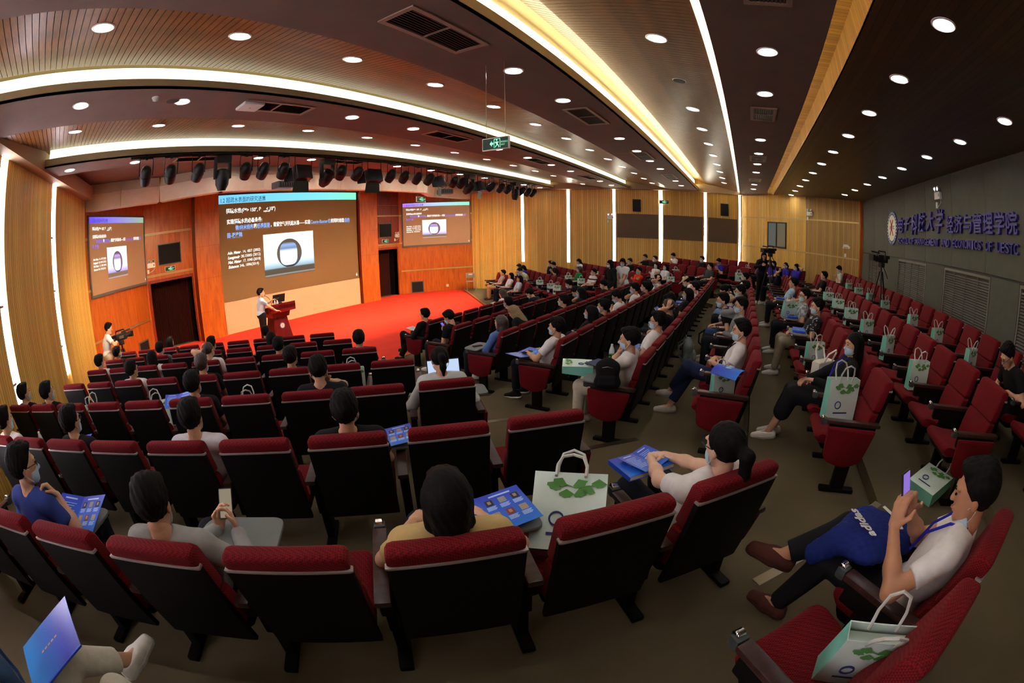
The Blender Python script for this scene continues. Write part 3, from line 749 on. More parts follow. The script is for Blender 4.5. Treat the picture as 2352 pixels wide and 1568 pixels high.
def slide(parent, M0, w, h, kind):
    """slide with its print; local x right, z down from the top-left corner, facing -y"""
    main = kind == 'main'
    P = lambda u, v: (u * w, -v * h)
    bg = mat('slide_washed_main', (112, 82, 44), 0.7, emis=(104, 76, 40), strength=0.35) if main else mat('slide_dark_side', (150, 112, 78), 0.7, emis=(150, 110, 76), strength=0.45)  # black slide background; the wash of warm stage light is put into this brown
    white = emit('slide_white', (255, 252, 246), 1.25); blue = emit('slide_blue', (150, 190, 255), 1.0); violet = emit('slide_violet', (150, 120, 235), 0.9)
    link_c = blue if main else violet
    dark_t = emit('slide_title_ink', (58, 84, 120), 0.7) if main else emit('slide_title_ink_side', (96, 84, 190), 0.7)
    s = MB().box(0, 0, -h, w, 0.006, 0).build('slide', bg, parent, M0)
    bar_st = [(0, (120, 205, 255)), (0.6, (130, 225, 250)), (1, (140, 245, 205))] if main else ([(0, (110, 80, 255)), (0.5, (150, 140, 225)), (1, (160, 185, 150))] if kind == 'left' else [(0, (190, 120, 255)), (0.5, (190, 215, 250)), (1, (140, 240, 200))])
    MB().box(0, -0.002, -0.083 * h, w, 0.001, 0).build('title_bar', grad_emit('title_bar_' + kind, bar_st, 'X', 0, w, 1.0), s)
    def txt(body, u, v, size, m, bold=0.0, shear=0.0, fit=None, name='lettering'):
        me = text_mesh(body, size * h, 0, 'LEFT', shear, bold * h)
        xs = [vv.co.x for vv in me.vertices]; wid = max(xs) - min(xs)
        sx = (fit * w / wid) if fit else 1.0
        me.transform(Matrix.Diagonal((sx, 1, 1, 1)))
        me.materials.clear(); me.materials.append(m)
        link(name, me, s, (u * w, -0.005, -v * h))['kind'] = 'stuff'
    txt('1.2 超疏水表面的研究进展', 0.010, 0.070, 0.056, dark_t, 0.0004, fit=0.292)
    txt('超疏水性(θ*> 150°, θ     < 10°)', 0.048, 0.172, 0.050, white, 0.0009, fit=0.325)
    txt('roll-off', 0.292, 0.186, 0.026, white, 0.0006, fit=0.045)
    txt('实现超疏水的必备条件:', 0.051, 0.275, 0.050, white, 0.0009, fit=0.230)
    txt('微/纳米结构', 0.105, 0.336, 0.050, link_c, 0.0009, fit=0.117)
    txt('和', 0.224, 0.336, 0.050, white, 0.0009, fit=0.021)
    txt('低表面能', 0.247, 0.336, 0.050, link_c, 0.0009, fit=0.087)
    txt('，截留空气并托起水滴——实现', 0.337, 0.336, 0.050, white, 0.0009, fit=0.283)
    txt('Cassie-Baxter态', 0.624, 0.336, 0.050, link_c, 0.0006, fit=0.158)
    txt('的同时创造', 0.784, 0.336, 0.050, white, 0.0009, fit=0.108)
    txt('低的', 0.895, 0.336, 0.050, link_c, 0.0009, fit=0.044)
    txt('固-液接触', 0.050, 0.402, 0.050, link_c, 0.0009, fit=0.097)
    for (u0, u1, v) in ((0.105, 0.222, 0.346), (0.247, 0.334, 0.346), (0.624, 0.782, 0.346), (0.895, 0.939, 0.346), (0.05, 0.147, 0.412)):
        MB().box(u0 * w, -0.005, -v * h - 0.004, u1 * w, -0.003, -v * h).build('underline', link_c, s)
    for i, (a, b, f1, f2) in enumerate((('Adv. Mater', '. 14, 1857 (2002)', 0.087, 0.124), ('Langmuir', ' 28,15005 (2012)', 0.078, 0.128), ('Nat. Mater', '. 17, 1040 (2018)', 0.085, 0.125), ('Science', ' 346, 1096(2014)', 0.066, 0.125))):
        v = 0.562 + 0.0435 * i
        txt(a, 0.048, v, 0.036, white, 0.0012, 0.25, f1); txt(b, 0.048 + f1 + 0.001, v, 0.036, white, 0.0004, 0.0, f2)
    txt('6', 0.975, 0.967, 0.044, white, 0.0012)
    # photograph of the droplet
    x0, x1, z0, z1 = 0.284 * w, 0.641 * w, -0.841 * h, -0.413 * h
    ph = grad_emit('droplet_photo_' + kind, [(0.0, (92, 78, 66)), (0.04, (160, 150, 140)), (0.06, (92, 80, 68)), (0.17, (96, 84, 70)), (0.195, (150, 180, 196)), (0.34, (225, 240, 248)), (0.6, (255, 255, 255))] if main else [(0.0, (150, 120, 110)), (0.04, (190, 170, 165)), (0.06, (140, 104, 80)), (0.17, (140, 106, 84)), (0.195, (180, 160, 215)), (0.34, (235, 225, 250)), (0.6, (255, 252, 255))], 'Z', z0, z1, 1.15)
    p = MB().box(x0, -0.003, z0, x1, -0.001, z1).build('droplet_photo', ph, s)
    cx, cz, rx, rz = 0.462 * w, -0.621 * h, 0.0885 * w, 0.146 * h
    def disc(cx, cz, rx, rz, y, n, m, name, sq=2.0, zcut=None):
        vs = [(cx, y, cz)]
        for i in range(n):
            t = 2 * math.pi * i / n; c, s_ = math.cos(t), math.sin(t)
            X = cx + rx * math.copysign(abs(c) ** (2 / sq), c); ZZ = cz + rz * math.copysign(abs(s_) ** (2 / sq), s_)
            if zcut is not None: ZZ = max(ZZ, zcut)
            vs.append((X, y, ZZ))
        return MB().add(vs, [(0, 1 + (i + 1) % n, 1 + i) for i in range(n)]).build(name, m, s)
    dk = grad_emit('droplet_rim_' + kind, [(0, (60, 52, 50)), (0.12, (92, 96, 110)), (0.5, (120, 104, 88)), (1, (104, 92, 78))] if main else [(0, (110, 84, 130)), (0.5, (150, 110, 130)), (1, (130, 96, 110))], 'Z', cz - rz, cz + rz, 0.85)
    disc(cx, cz, rx, rz, -0.005, 48, dk, 'droplet', 2.0, cz - rz * 0.97)
    gl = grad_emit('droplet_glow_' + kind, [(0, (225, 245, 255)), (0.45, (255, 255, 255)), (0.62, (235, 244, 255)), (0.74, (120, 140, 170)), (0.9, (150, 180, 235)), (1, (112, 102, 92))] if main else [(0, (250, 240, 255)), (0.6, (255, 250, 255)), (0.75, (160, 130, 170)), (0.9, (190, 170, 235)), (1, (140, 110, 120))], 'Z', cz - rz * 0.83, cz + rz * 0.75, 1.1)
    disc(cx - 0.006 * w, cz - 0.04 * rz, rx * 0.70, rz * 0.80, -0.007, 48, gl, 'droplet_highlight', 3.2)
    return s

M_SCRN = mat('screen_fabric', (206, 168, 132), 0.8)
ms = empty('projection_screen', (5.74, 14.376, 0))
MB().box(0, 0.004, 0.0, 6.40, 0.03, Z(-1.56)).build('lower_screen', M_SCRN, ms)
MB().box(0, 0.004, Z(-1.57), 6.40, 0.03, Z(2.09)).build('screen_backing', M_BLACK, ms)
slide(ms, Matrix.Translation((0.05, -0.004, Z(2.03))), 6.32, 3.59, 'main')
tag(ms, 'large main projection screen at the stage with a dark slide and droplet photo', 'screen', 'slide screens')
for nm, M, t0, t1, lab in (('left', MSL, 0.17, 3.31 - 0.06, 'smaller slanted projection screen left of the stage, beside the left door'), ('right', MSR, LSR - 3.41 + 0.03, LSR - 0.09, 'smaller slanted projection screen right of the stage, beside the right door')):
    e = empty('projection_screen', M=M @ Matrix.Translation((t0, -0.05, Z(1.63))))
    w, h = t1 - t0, 2.10
    MB().box(0, 0.0, -h, w, 0.04, 0).build('housing', M_GREYF, e)
    f = 0.045
    MB().box(0, -0.02, -h, f, 0, 0).box(w - f, -0.02, -h, w, 0, 0).box(f, -0.02, -h, w - f, 0, -h + f * 1.6).box(f, -0.02, -f, w - f, 0, 0).build('border', M_GREYF, e)
    slide(e, Matrix.Translation((f, -0.012, -f)), w - 2 * f, h - 2.6 * f, nm)
    tag(e, lab, 'screen', 'slide screens')

# ------------------------------------------------------------------ signs, wall fittings
M_GREEN = mat('exit_green', (16, 60, 40), 0.5); M_GLOWG = emit('exit_glow', (150, 255, 200), 1.3)
def exit_sign(M, w, h, label, arrow=True, hang=None, glow=True):
    e = empty('exit_sign', M=M)
    MB().rbox(-w / 2, -0.015, -h / 2, w / 2, 0.015, h / 2, 0.004).build('case', M_WHITE, e)
    MB().box(-w / 2 + 0.01, -0.018, -h / 2 + 0.01, w / 2 - 0.01, -0.015, h / 2 - 0.01).build('face_plate', M_GREEN, e)
    g = MB(); y = -0.02; k = h
    g.add([(-0.20 * k * 2.4, y, 0), (-0.12 * k * 2.4, y, 0.22 * k), (-0.12 * k * 2.4, y, 0.08 * k), (-0.06 * k * 2.4, y, 0.08 * k), (-0.06 * k * 2.4, y, -0.08 * k), (-0.12 * k * 2.4, y, -0.08 * k), (-0.12 * k * 2.4, y, -0.22 * k)], [(0, 1, 2, 3, 4, 5, 6)])
    # doorway and running figure
    for (a, b, c, d) in ((-0.10, -0.36, -0.06, 0.36), (0.42, -0.36, 0.46, 0.36), (-0.10, 0.32, 0.46, 0.36)): g.add([(a * k, y, b * k), (c * k, y, b * k), (c * k, y, d * k), (a * k, y, d * k)], [(0, 1, 2, 3)])
    def bar(p, q_, r): 
        p, q_ = Vector((p[0] * k, y, p[1] * k)), Vector((q_[0] * k, y, q_[1] * k)); d = (q_ - p).normalized(); n = Vector((-d.z, 0, d.x)) * r * k
        g.add([p - n, q_ - n, q_ + n, p + n], [(0, 1, 2, 3)])
    bar((0.12, 0.1), (0.2, -0.1), 0.07); bar((0.2, -0.1), (0.08, -0.2), 0.035); bar((0.08, -0.2), (0.02, -0.32), 0.03); bar((0.2, -0.1), (0.32, -0.2), 0.035); bar((0.32, -0.2), (0.3, -0.34), 0.03)
    bar((0.12, 0.12), (-0.02, 0.04), 0.03); bar((0.16, 0.12), (0.32, 0.06), 0.03); bar((0.15, 0.2), (0.15, 0.3), 0.05)
    g.build('pictogram', M_GLOWG, e)
    me = text_mesh('EXIT', 0.16 * k); me.materials.clear(); me.materials.append(M_GLOWG); link('lettering', me, e, (0.52 * k, -0.02, -0.2 * k))['kind'] = 'stuff'
    me = text_mesh('安全出口', 0.15 * k); me.materials.clear(); me.materials.append(M_GLOWG); link('lettering', me, e, (0.50 * k, -0.02, 0.02 * k))['kind'] = 'stuff'
    if hang:
        for s in (-1, 1): MB().tube([(s * w * 0.36, 0, h / 2), (s * w * 0.36, 0, h / 2 + hang)], 0.003, 5).build('cable', M_METAL, e)
    tag(e, label, 'exit sign', 'green exit signs')
FACE_X = Matrix.Rotation(-math.pi / 2, 4, 'Z')      # local -y becomes world -x
exit_sign(Matrix.Translation((4.13, 2.565, Z(1.01))) @ FACE_X, 0.34, 0.145, 'green exit sign with white running figure hanging on cables in mid hall', hang=0.93)
exit_sign(Matrix.Translation((3.92, 14.57, Z(-0.13))), 0.38, 0.15, 'lit green exit sign above the left stage door')
exit_sign(Matrix.Translation((13.95, 14.57, Z(-0.115))), 0.39, 0.165, 'lit green exit sign above the right stage door')
exit_sign(MR @ Matrix.Translation((on_right(3.57), -0.12, Z(1.46))), 0.43, 0.16, 'green exit sign before the far wall near the light strips', hang=0.5)
exit_sign(Matrix.Translation((12.3, 10.9, Z(1.38))), 0.5, 0.2, 'small green exit sign hanging over the right projection screen', hang=0.9)

def emergency_lamp(M, label):
    e = empty('emergency_lamp', M=M)
    MB().rbox(-0.14, -0.07, -0.085, 0.14, 0, 0.06, 0.01).build('battery_box', M_WHITE, e)
    for s in (-1, 1):
        h = MB().lathe([(0.02, 0.0), (0.045, -0.02), (0.055, -0.055), (0.05, -0.06)], 14, 0, (s * 0.075, -0.03, 0.115), 'Y').build('lamp_head', M_WHITE, e)
        MB().lathe([(0.0005, -0.058), (0.046, -0.06), (0.046, -0.062)], 14, 0, (s * 0.075, -0.03, 0.115), 'Y').build('lamp_glass', M_CHROME, h)
    MB().box(0.08, -0.072, -0.04, 0.11, -0.07, 0.02).build('indicator', mat('indicator_green', (30, 120, 60), 0.4), e)
    MB().tube([(0.1, -0.02, -0.085), (0.11, -0.02, -0.15), (0.02, -0.02, -0.2), (-0.06, -0.01, -0.22)], 0.006, 6).build('power_cable', M_WHITE, e)
    MB().rbox(-0.15, -0.03, -0.25, -0.08, 0, -0.13, 0.006).build('socket_plate', M_WHITE, e)
    tag(e, label, 'emergency light', 'twin-headed emergency lights')
emergency_lamp(Matrix.Translation((3.22, 14.585, Z(0.08))), 'white twin-headed emergency lamp above the left stage door')
emergency_lamp(Matrix.Translation((14.68, 14.585, Z(0.11))), 'white twin-headed emergency lamp above the right stage door')
emergency_lamp(MR @ Matrix.Translation((on_right(5.9), -0.05, Z(0.73))), 'white emergency lamp on the far slat wall beside the fabric panel')
emergency_lamp(MRR @ Matrix.Translation((3.95, -0.04, Z(1.25))), 'white emergency lamp on the dim slat wall right of the window')
emergency_lamp(MBK @ Matrix.Translation((LBK - (8.65 - 0.93), -0.05, Z(1.40))), 'white emergency lamp above the purple lettering of the back wall')

for n, (x0, x1, z0, z1) in enumerate([(3.49, 4.36, 0.01, 0.68), (13.56, 14.36, 0.05, 0.69)]):
    e = empty('wall_monitor', ((x0 + x1) / 2, 14.585, Z((z0 + z1) / 2)))
    w, h = (x1 - x0) / 2, (z1 - z0) / 2
    MB().rbox(-w, -0.04, -h, w, 0, h, 0.006).build('bezel', M_GREYF, e)
    MB().box(-w + 0.03, -0.043, -h + 0.03, w - 0.03, -0.04, h - 0.03).build('screen_cloth', mat('black_cloth', (9, 8, 8), 0.9), e)
    tag(e, 'black framed speaker panel above the %s stage door' % ('left', 'right')[n], 'speaker panel', 'black panels over the stage doors')
for n, (M, t) in enumerate(((MSL, 2.63), (MSR, LSR - 2.75))):
    e = empty('stage_monitor_grille', M=M @ Matrix.Translation((t, 0, 0)))
    MB().box(-0.30, -0.035, 0.02, 0.30, 0, 0.56).build('grille_frame', M_GREYF, e)
    MB().box(-0.26, -0.04, 0.05, 0.26, -0.035, 0.52).build('grille_cloth', mat('black_cloth', (9, 8, 8), 0.9), e)
    tag(e, 'black floor-level speaker grille in the %s screen wall' % ('left', 'right')[n], 'speaker grille', 'low speaker grilles beside the stage')
o = MB().rbox(-0.06, -0.012, -0.06, 0.06, 0, 0.06, 0.004).build('wall_socket', M_WHITE, None, MSR @ Matrix.Translation((LSR - 1.30, -0.012, Z(-2.40))))
tag(o, 'white wall socket low on the right screen wall', 'socket')

# control-room window in the rear right wall
win = empty('window_1', M=MRR @ Matrix.Translation((2.17, -0.04, Z(0.345)))); struct(win, 'control-room window with dark frame in the far slat wall')
M_WFR = mat('window_frame_grey', (52, 54, 54), 0.4, 0.4)
w, h = 0.53, 0.515
MB().box(-w, -0.04, -h, -w + 0.05, 0, h).box(w - 0.05, -0.04, -h, w, 0, h).box(-w, -0.04, h - 0.05, w, 0, h).box(-w, -0.04, -h, w, 0, -h + 0.06).box(-0.04, -0.045, -h, 0.03, 0, h).build('window_frame', M_WFR, win)
glass = mat('window_glass', (86, 110, 116), 0.08, spec=0.8, emis=(90, 116, 124), strength=0.18)
MB().box(-w + 0.05, -0.02, -h + 0.06, -0.04, -0.012, h - 0.05).build('pane', glass, win)
MB().box(0.03, -0.03, -h + 0.06, w - 0.05, -0.022, h - 0.05).build('pane', mat('window_glass_right', (104, 108, 96), 0.08, spec=0.8, emis=(120, 118, 96), strength=0.18), win)
o = MB().rbox(-0.045, -0.01, -0.06, 0.045, 0, 0.06, 0.003).build('light_switch', M_WHITE, None, MRR @ Matrix.Translation((5.67, -0.04, Z(-0.13)))); tag(o, 'white light switch on the dim slat wall by the back corner', 'switch')
e = empty('wall_plaque', M=MRR @ Matrix.Translation((5.70, -0.045, Z(0.18))))
MB().add([(-0.16, 0, -0.07), (0.16, 0, -0.07), (0.18, 0, 0.0), (0.05, 0, 0.07), (-0.12, 0, 0.06)], [(0, 1, 2, 3, 4)]).add([(-0.16, -0.008, -0.07), (0.16, -0.008, -0.07), (0.18, -0.008, 0.0), (0.05, -0.008, 0.07), (-0.12, -0.008, 0.06)], [(4, 3, 2, 1, 0)]).build('plaque_body', M_WHITE, e)
MB().box(-0.1, -0.012, -0.05, 0.1, -0.008, -0.03).build('print', mat('plaque_ink', (170, 40, 40), 0.5), e)
tag(e, 'small white cut-out plaque above the light switch', 'plaque')
struct(MB().box(0, -0.16, 0, 0.16, 0, Z(1.85)).build('trim_11', M_ORANGE, None, MBK))

# back wall: upholstered panels, louvred grilles, raised sign
def bx(x): return LBK - (x - 0.93)       # hall x to distance along wall_back
pw = 1.45
for i in range(10):
    a, b = 0.16 + i * pw, min(0.16 + (i + 1) * pw - 0.006, LBK)
    if a < LBK: MB().rbox(a, -0.05, Z(0.06), b, 0, Z(1.9), 0.012).build('acoustic_panel', M_WALLG, wb)
louv = [(14.45, 12.65), (11.43, 9.41), (8.37, 6.38), (5.40, 3.40)]
ed = [15.3, 14.45] + [v for p in louv[0:1] for v in (p[1],)]
gaps = [(15.29, 14.47), (12.63, 11.45), (9.39, 8.39), (6.36, 5.42), (3.38, 0.95)]
for (a, b) in gaps:
    MB().rbox(bx(a), -0.05, 0.0, bx(b), 0, Z(0.03), 0.01).build('lower_panel', M_WALLG2, wb)
M_LOUV = mat('louvre_grey', (104, 100, 92), 0.5)
for i, (a, b) in enumerate(louv):
    e = empty('louvre_grille', M=MBK @ Matrix.Translation((bx(a), -0.05, Z(-1.45))))
    w, h = a - b, 1.47
    MB().box(0, 0, 0, 0.04, 0.05, h).box(w - 0.04, 0, 0, w, 0.05, h).box(0.04, 0, h - 0.045, w - 0.04, 0.05, h).box(0.04, 0, 0, w - 0.04, 0.05, 0.04).build('grille_frame', M_LOUV, e)
    for xx in (w * 0.25, w * 0.5, w * 0.75): MB().box(xx - 0.006, 0.012, 0.04, xx + 0.006, 0.03, h - 0.04).build('stiffener', M_LOUV, e)
    MB().box(0.04, 0.045, 0.04, w - 0.04, 0.049, h - 0.04).build('grille_back', M_BLACK, e)
    me = MB().add([(0.04, 0.0, 0.0), (w - 0.04, 0.0, 0.0), (w - 0.04, 0.03, 0.022), (0.04, 0.03, 0.022), (0.04, 0.0, -0.004), (w - 0.04, 0.0, -0.004), (w - 0.04, 0.03, 0.018), (0.04, 0.03, 0.018)], [(0, 1, 2, 3), (7, 6, 5, 4), (0, 4, 5, 1), (2, 6, 7, 3)]).mesh('louvre_slat', M_LOUV)
    n = 32
    for s in range(n): link('louvre_slat', me, e, (0, 0.008, 0.06 + s * (h - 0.13) / n))
    tag(e, 'grey louvred grille in the back wall, %s from the wood corner' % ORD[i], 'grille', 'louvred grilles of the back wall')

M_PURP = mat('purple_letter', (52, 40, 132), 0.45); M_CREAM = mat('crest_white', (226, 226, 210), 0.5); M_CRED = mat('crest_red', (196, 60, 44), 0.5); M_CBLUE = mat('crest_blue', (44, 48, 130), 0.5)
def crest_parts(par, r, y=0.0):
    MB().lathe([(0.0005, 0.0), (r, 0.0), (r, -0.03), (0.0005, -0.03)], 40, 0, (0, y, 0), 'Y').build('crest_ring', M_CBLUE, par)
    MB().lathe([(0.0005, -0.03), (r * 0.76, -0.03), (r * 0.76, -0.036), (0.0005, -0.036)], 40, 0, (0, y, 0), 'Y').build('crest_disc', M_CREAM, par)
    for i in range(28):
        t = 2 * math.pi * i / 28
        if abs(math.sin(t) + 1) < 0.02: continue
        MB().box(-r * 0.035, -0.033, -r * 0.05, r * 0.035, -0.03, r * 0.05).build('crest_mark', M_CREAM, par, Matrix.Translation((math.cos(t) * r * 0.88, y, math.sin(t) * r * 0.88)) @ Matrix.Rotation(math.pi / 2 - t, 4, 'Y'))
    for (pts, m) in (([(-0.28, 0.46), (-0.1, 0.24), (0.02, 0.0), (-0.16, -0.22), (-0.3, -0.42)], M_CRED), ([(0.28, 0.46), (0.1, 0.24), (-0.06, 0.02), (0.16, -0.24), (0.3, -0.44)], M_CRED)):
        MB().tube([(p[0] * r, y - 0.04, p[1] * r) for p in pts], r * 0.035, 6).build('crest_stroke', m, par)
    for (body, u, m) in (('UE', -0.42, M_CRED), ('STC', 0.02, M_CBLUE)):
        me = text_mesh(body, r * 0.3, 0.002, 'LEFT'); me.materials.clear(); me.materials.append(m); link('crest_lettering', me, par, (u * r, y - 0.04, -r * 0.08))
cr = empty('wall_crest', M=MBK @ Matrix.Translation((bx(11.96), -0.05, Z(0.80)))); crest_parts(cr, 0.45)
tag(cr, 'round white crest with purple ring on the back wall beside the lettering', 'crest')
sg = empty('wall_sign', M=MBK @ Matrix.Translation((bx(11.45), -0.05, Z(0.4))))
def letters(body, x0, x1, z0, z1, tall=1.0, shear=0.0, bold=0.0, jitter=None):
    n = len(body); w = (x1 - x0) / n
    for i, ch in enumerate(body):
        if ch == ' ': continue
        me = text_mesh(ch, 1.0, 0.03, 'LEFT', shear, bold)
        xs = [v.co.x for v in me.vertices]; zs = [v.co.z for v in me.vertices]
        za, zb = z0, z1
        if jitter: za, zb = z0 + jitter[i][0], z1 + jitter[i][1]
        fx = 0.88 if n < 20 else (0.5 if ch == 'I' else 0.9)
        sx, sz = w * fx / (max(xs) - min(xs)), (zb - za) / (max(zs) - min(zs))
        me.transform(Matrix.Diagonal((sx, 1.0, sz, 1)) @ Matrix.Translation((-min(xs), 0, -min(zs))))
        me.materials.clear(); me.materials.append(M_PURP)
        link('letter', me, sg, (x0 + w * i + w * (1 - fx) / 2, -0.032, za))
letters('电子科技大学', 0.02, 3.1, 0.27, 0.66, shear=0.25, bold=0.012, jitter=[(0.0, -0.02), (0.05, -0.03), (-0.05, 0.02), (0.02, 0.03), (0.03, 0.03), (-0.02, 0.06)])
letters('经济与管理学院', 3.2, 6.02, 0.26, 0.58, bold=0.014)
letters('SCHOOL OF MANAGEMENT AND ECONOMICS OF UESTC', 0.05, 6.02, 0.0, 0.145, bold=0.008)
tag(sg, 'raised purple Chinese and English lettering on the grey back wall', 'sign')

# ------------------------------------------------------------------ stage lighting pipe and fixtures
M_FIX = mat('fixture_black', (12, 12, 12), 0.45); M_LENSD = mat('fixture_lens', (60, 60, 66), 0.1, spec=0.8)
pipe = empty('lighting_pipe', (1.4, 8.22, Z(1.985)))
MB().tube([(0, 0, 0), (14.9, 0, 0)], 0.028, 10).build('pipe', M_FIX, pipe)
MB().tube([(0, 0.05, 0.012), (14.9, 0.05, 0.012)], 0.02, 8).build('cable_duct', M_FIX, pipe)
for i in range(8): MB().box(0.3 + 2.05 * i, -0.02, 0.02, 0.34 + 2.05 * i, 0.055, 0.034).build('pipe_bracket', M_FIX, pipe)
tag(pipe, 'black lighting pipe running across the ceiling before the stage', 'pipe')
FXX = [1.73, 2.26, 2.86, 3.4, 3.95, 4.37, 4.87, 5.39, 6.06, 6.49, 6.99, 7.54, 8.14, 8.65, 9.17, 9.67, 10.24, 10.83, 11.23, 11.63, 12.3, 12.91, 13.54, 14.05, 14.56, 15.07, 15.6, 16.01]
FXT = 'pppmpppfmppfpppf' + 'x' * 0 + 'f'
FXT = ['p', 'p', 'p', 'm', 'p', 'p', 'p', 'f', 'n', 'p', 'p', 'f', 'p', 'p', 'p', 'p', 'f', 'p', 'p', 'n', 'f', 'p', 'p', 'p', 'm', 'p', 'p', 'p']
par_body = MB().lathe([(0.035, 0.16), (0.075, 0.13), (0.095, 0.06), (0.098, -0.06), (0.085, -0.13), (0.06, -0.135)], 16).lathe([(0.1, -0.02), (0.104, 0.0), (0.1, 0.02)], 16).mesh('lamp_can', M_FIX)
par_yoke = MB().tube([(-0.11, 0, -0.02), (-0.115, 0, 0.1), (-0.11, 0, 0.23), (0.11, 0, 0.23), (0.115, 0, 0.1), (0.11, 0, -0.02)], 0.009, 6).mesh('yoke', M_FIX)
par_lens = MB().lathe([(0.0005, -0.134), (0.06, -0.136), (0.06, -0.14), (0.0005, -0.14)], 14).mesh('lens', M_LENSD)
st_ld = bpy.data.lights.new('stage_beam', 'SPOT'); st_ld.energy = STAGE_W; st_ld.color = (1.0, 0.72, 0.42); st_ld.spot_size = math.radians(100); st_ld.spot_blend = 1.0; st_ld.shadow_soft_size = 0.08
cnt = {}
for x, ty in zip(FXX, FXT):
    cnt[ty] = cnt.get(ty, 0) + 1; c = cnt[ty] - 1
    e = empty('stage_light', (x, 8.22, Z(1.96)))
    if ty == 'p':
        b = link('lamp_can', par_body, e); b.location = (0, 0.02, -0.26); b.rotation_euler = (0.82, random.uniform(-.3, .3), 0)
        link('lens', par_lens, b); link('yoke', par_yoke, e, (0, 0.0, -0.24))
        MB().box(-0.02, -0.02, -0.03, 0.02, 0.02, 0.04).build('clamp', M_FIX, e)
        if c % 2 == 0:
            l = link('beam', st_ld, b); l.location = (0, 0, -0.16)
        lab = 'black can stage light on the pipe, %s of its kind from the left' % ORD[c]
    elif ty in 'mn':
        MB().rbox(-0.13, -0.09, -0.14, 0.13, 0.09, -0.02, 0.02).build('base_box', M_FIX, e)
        MB().rbox(-0.15, -0.04, -0.38, -0.11, 0.04, -0.13, 0.012).build('yoke_arm', M_FIX, e); MB().rbox(0.11, -0.04, -0.38, 0.15, 0.04, -0.13, 0.012).build('yoke_arm', M_FIX, e)
        MB().lathe([(0.05, 0.12), (0.1, 0.1), (0.12, 0.0), (0.11, -0.13), (0.075, -0.2), (0.07, -0.22)], 18).build('moving_head', M_FIX, e, Matrix.Translation((0, 0, -0.34)) @ Matrix.Rotation(0.15 if ty == 'm' else 0.9, 4, 'X'))
        lab = 'black moving-head stage light %s, %s of its kind from the left' % (('hanging straight down', 'tilted toward the stage')[ty == 'n'], ORD[c])
    else:
        T = Matrix.Translation((0, 0.0, -0.28)) @ Matrix.Rotation(random.uniform(-.1, .6) if x > 6 else 0.1, 4, 'Z') @ Matrix.Rotation(-0.25, 4, 'X')
        MB().rbox(-0.17, -0.05, -0.13, 0.17, 0.09, 0.13, 0.015).build('flood_body', M_FIX, e, T)
        MB().add([(-0.17, 0.09, 0.13), (0.17, 0.09, 0.13), (0.2, 0.26, 0.2), (-0.2, 0.26, 0.2)], [(0, 1, 2, 3)]).build('barn_door', M_FIX, e, T)
        MB().add([(-0.17, 0.09, -0.13), (0.17, 0.09, -0.13), (0.19, 0.16, -0.31), (-0.19, 0.16, -0.31)], [(0, 1, 2, 3)]).build('barn_door', M_FIX, e, T)
        for s in (-1, 1): MB().add([(s * 0.17, 0.09, -0.13), (s * 0.17, 0.09, 0.13), (s * 0.3, 0.2, 0.11), (s * 0.3, 0.2, -0.11)], [(0, 1, 2, 3)]).build('barn_door', M_FIX, e, T)
        MB().box(-0.17, 0.085, -0.136, 0.17, 0.098, -0.128).build('door_hinge', M_METAL, e, T)
        MB().tube([(-0.18, 0, -0.28), (-0.18, 0, 0.0), (0.18, 0, 0.0), (0.18, 0, -0.28)], 0.01, 6).build('yoke', M_FIX, e)
        lab = 'flat black floodlight with open barn doors, %s of its kind from the left' % ORD[c]
    e.scale = (1.25, 1.25, 1.25)
    tag(e, lab, 'stage light', 'fixtures on the stage lighting pipe')

# ceiling projectors
M_PROJ = mat('projector_shell', (96, 90, 84), 0.4, 0.2)
for n, (x, y, z, rz, lab) in enumerate(((5.62, 9.5, 1.53, 0.05, 'ceiling projector on a white mount facing the main screen'), (11.97, 9.5, 1.51, -0.6, 'ceiling projector facing the right screen, in front of the bulkhead'))):
    e = empty('ceiling_projector', (x, y, Z(z)), rz)
    MB().rbox(-0.24, -0.18, -0.085, 0.24, 0.18, 0.085, 0.02).build('body', M_PROJ, e)
    MB().lathe([(0.06, 0.0), (0.06, 0.05), (0.045, 0.05)], 16, 0, (0.1, 0.17, 0.0), 'Y').build('lens', M_BLACK, e)
    for k in range(6): MB().box(-0.2 + 0.07 * k, -0.184, -0.05, -0.17 + 0.07 * k, -0.18, 0.05).build('vent_slot', M_BLACK, e)
    MB().tube([(0, 0, 0.08), (0, 0, 2.4 - z if n == 0 else 2.4 - z)], 0.028, 10).build('drop_tube', M_WHITE, e)
    MB().rbox(-0.1, -0.08, 0.085, 0.1, 0.08, 0.12, 0.01).build('mount_plate', M_WHITE, e)
    for s in (0.05, -0.08): MB().tube([(s, -0.15, 0.08), (s + 0.1, -0.12, 0.16), (s * 0.3, 0, 0.22)], 0.006, 5).build('signal_cable', M_BLACK, e)
    tag(e, lab, 'projector', 'ceiling projectors')
o = empty('ceiling_access_point', (2.62, 5.44, Z(2.0))); MB().rbox(-0.16, -0.16, -0.03, 0.16, 0.16, 0.018, 0.02).build('housing', M_WHITE, o); MB().lathe([(0.006, -0.034), (0.01, -0.03)], 8).build('status_light', M_GREEN, o); tag(o, 'square white access point beside an air vent on the second dark panel', 'access point')
o = empty('smoke_detector', (1.15, 5.0 + 0.3, Z(2.0))); MB().lathe([(0.02, -0.03), (0.04, -0.02), (0.05, 0.02)], 14).build('housing', M_WHITE, o); MB().lathe([(0.055, 0.012), (0.055, 0.02)], 14).build('base_ring', M_WHITE, o); tag(o, 'small round smoke detector on the second dark ceiling panel', 'smoke detector')
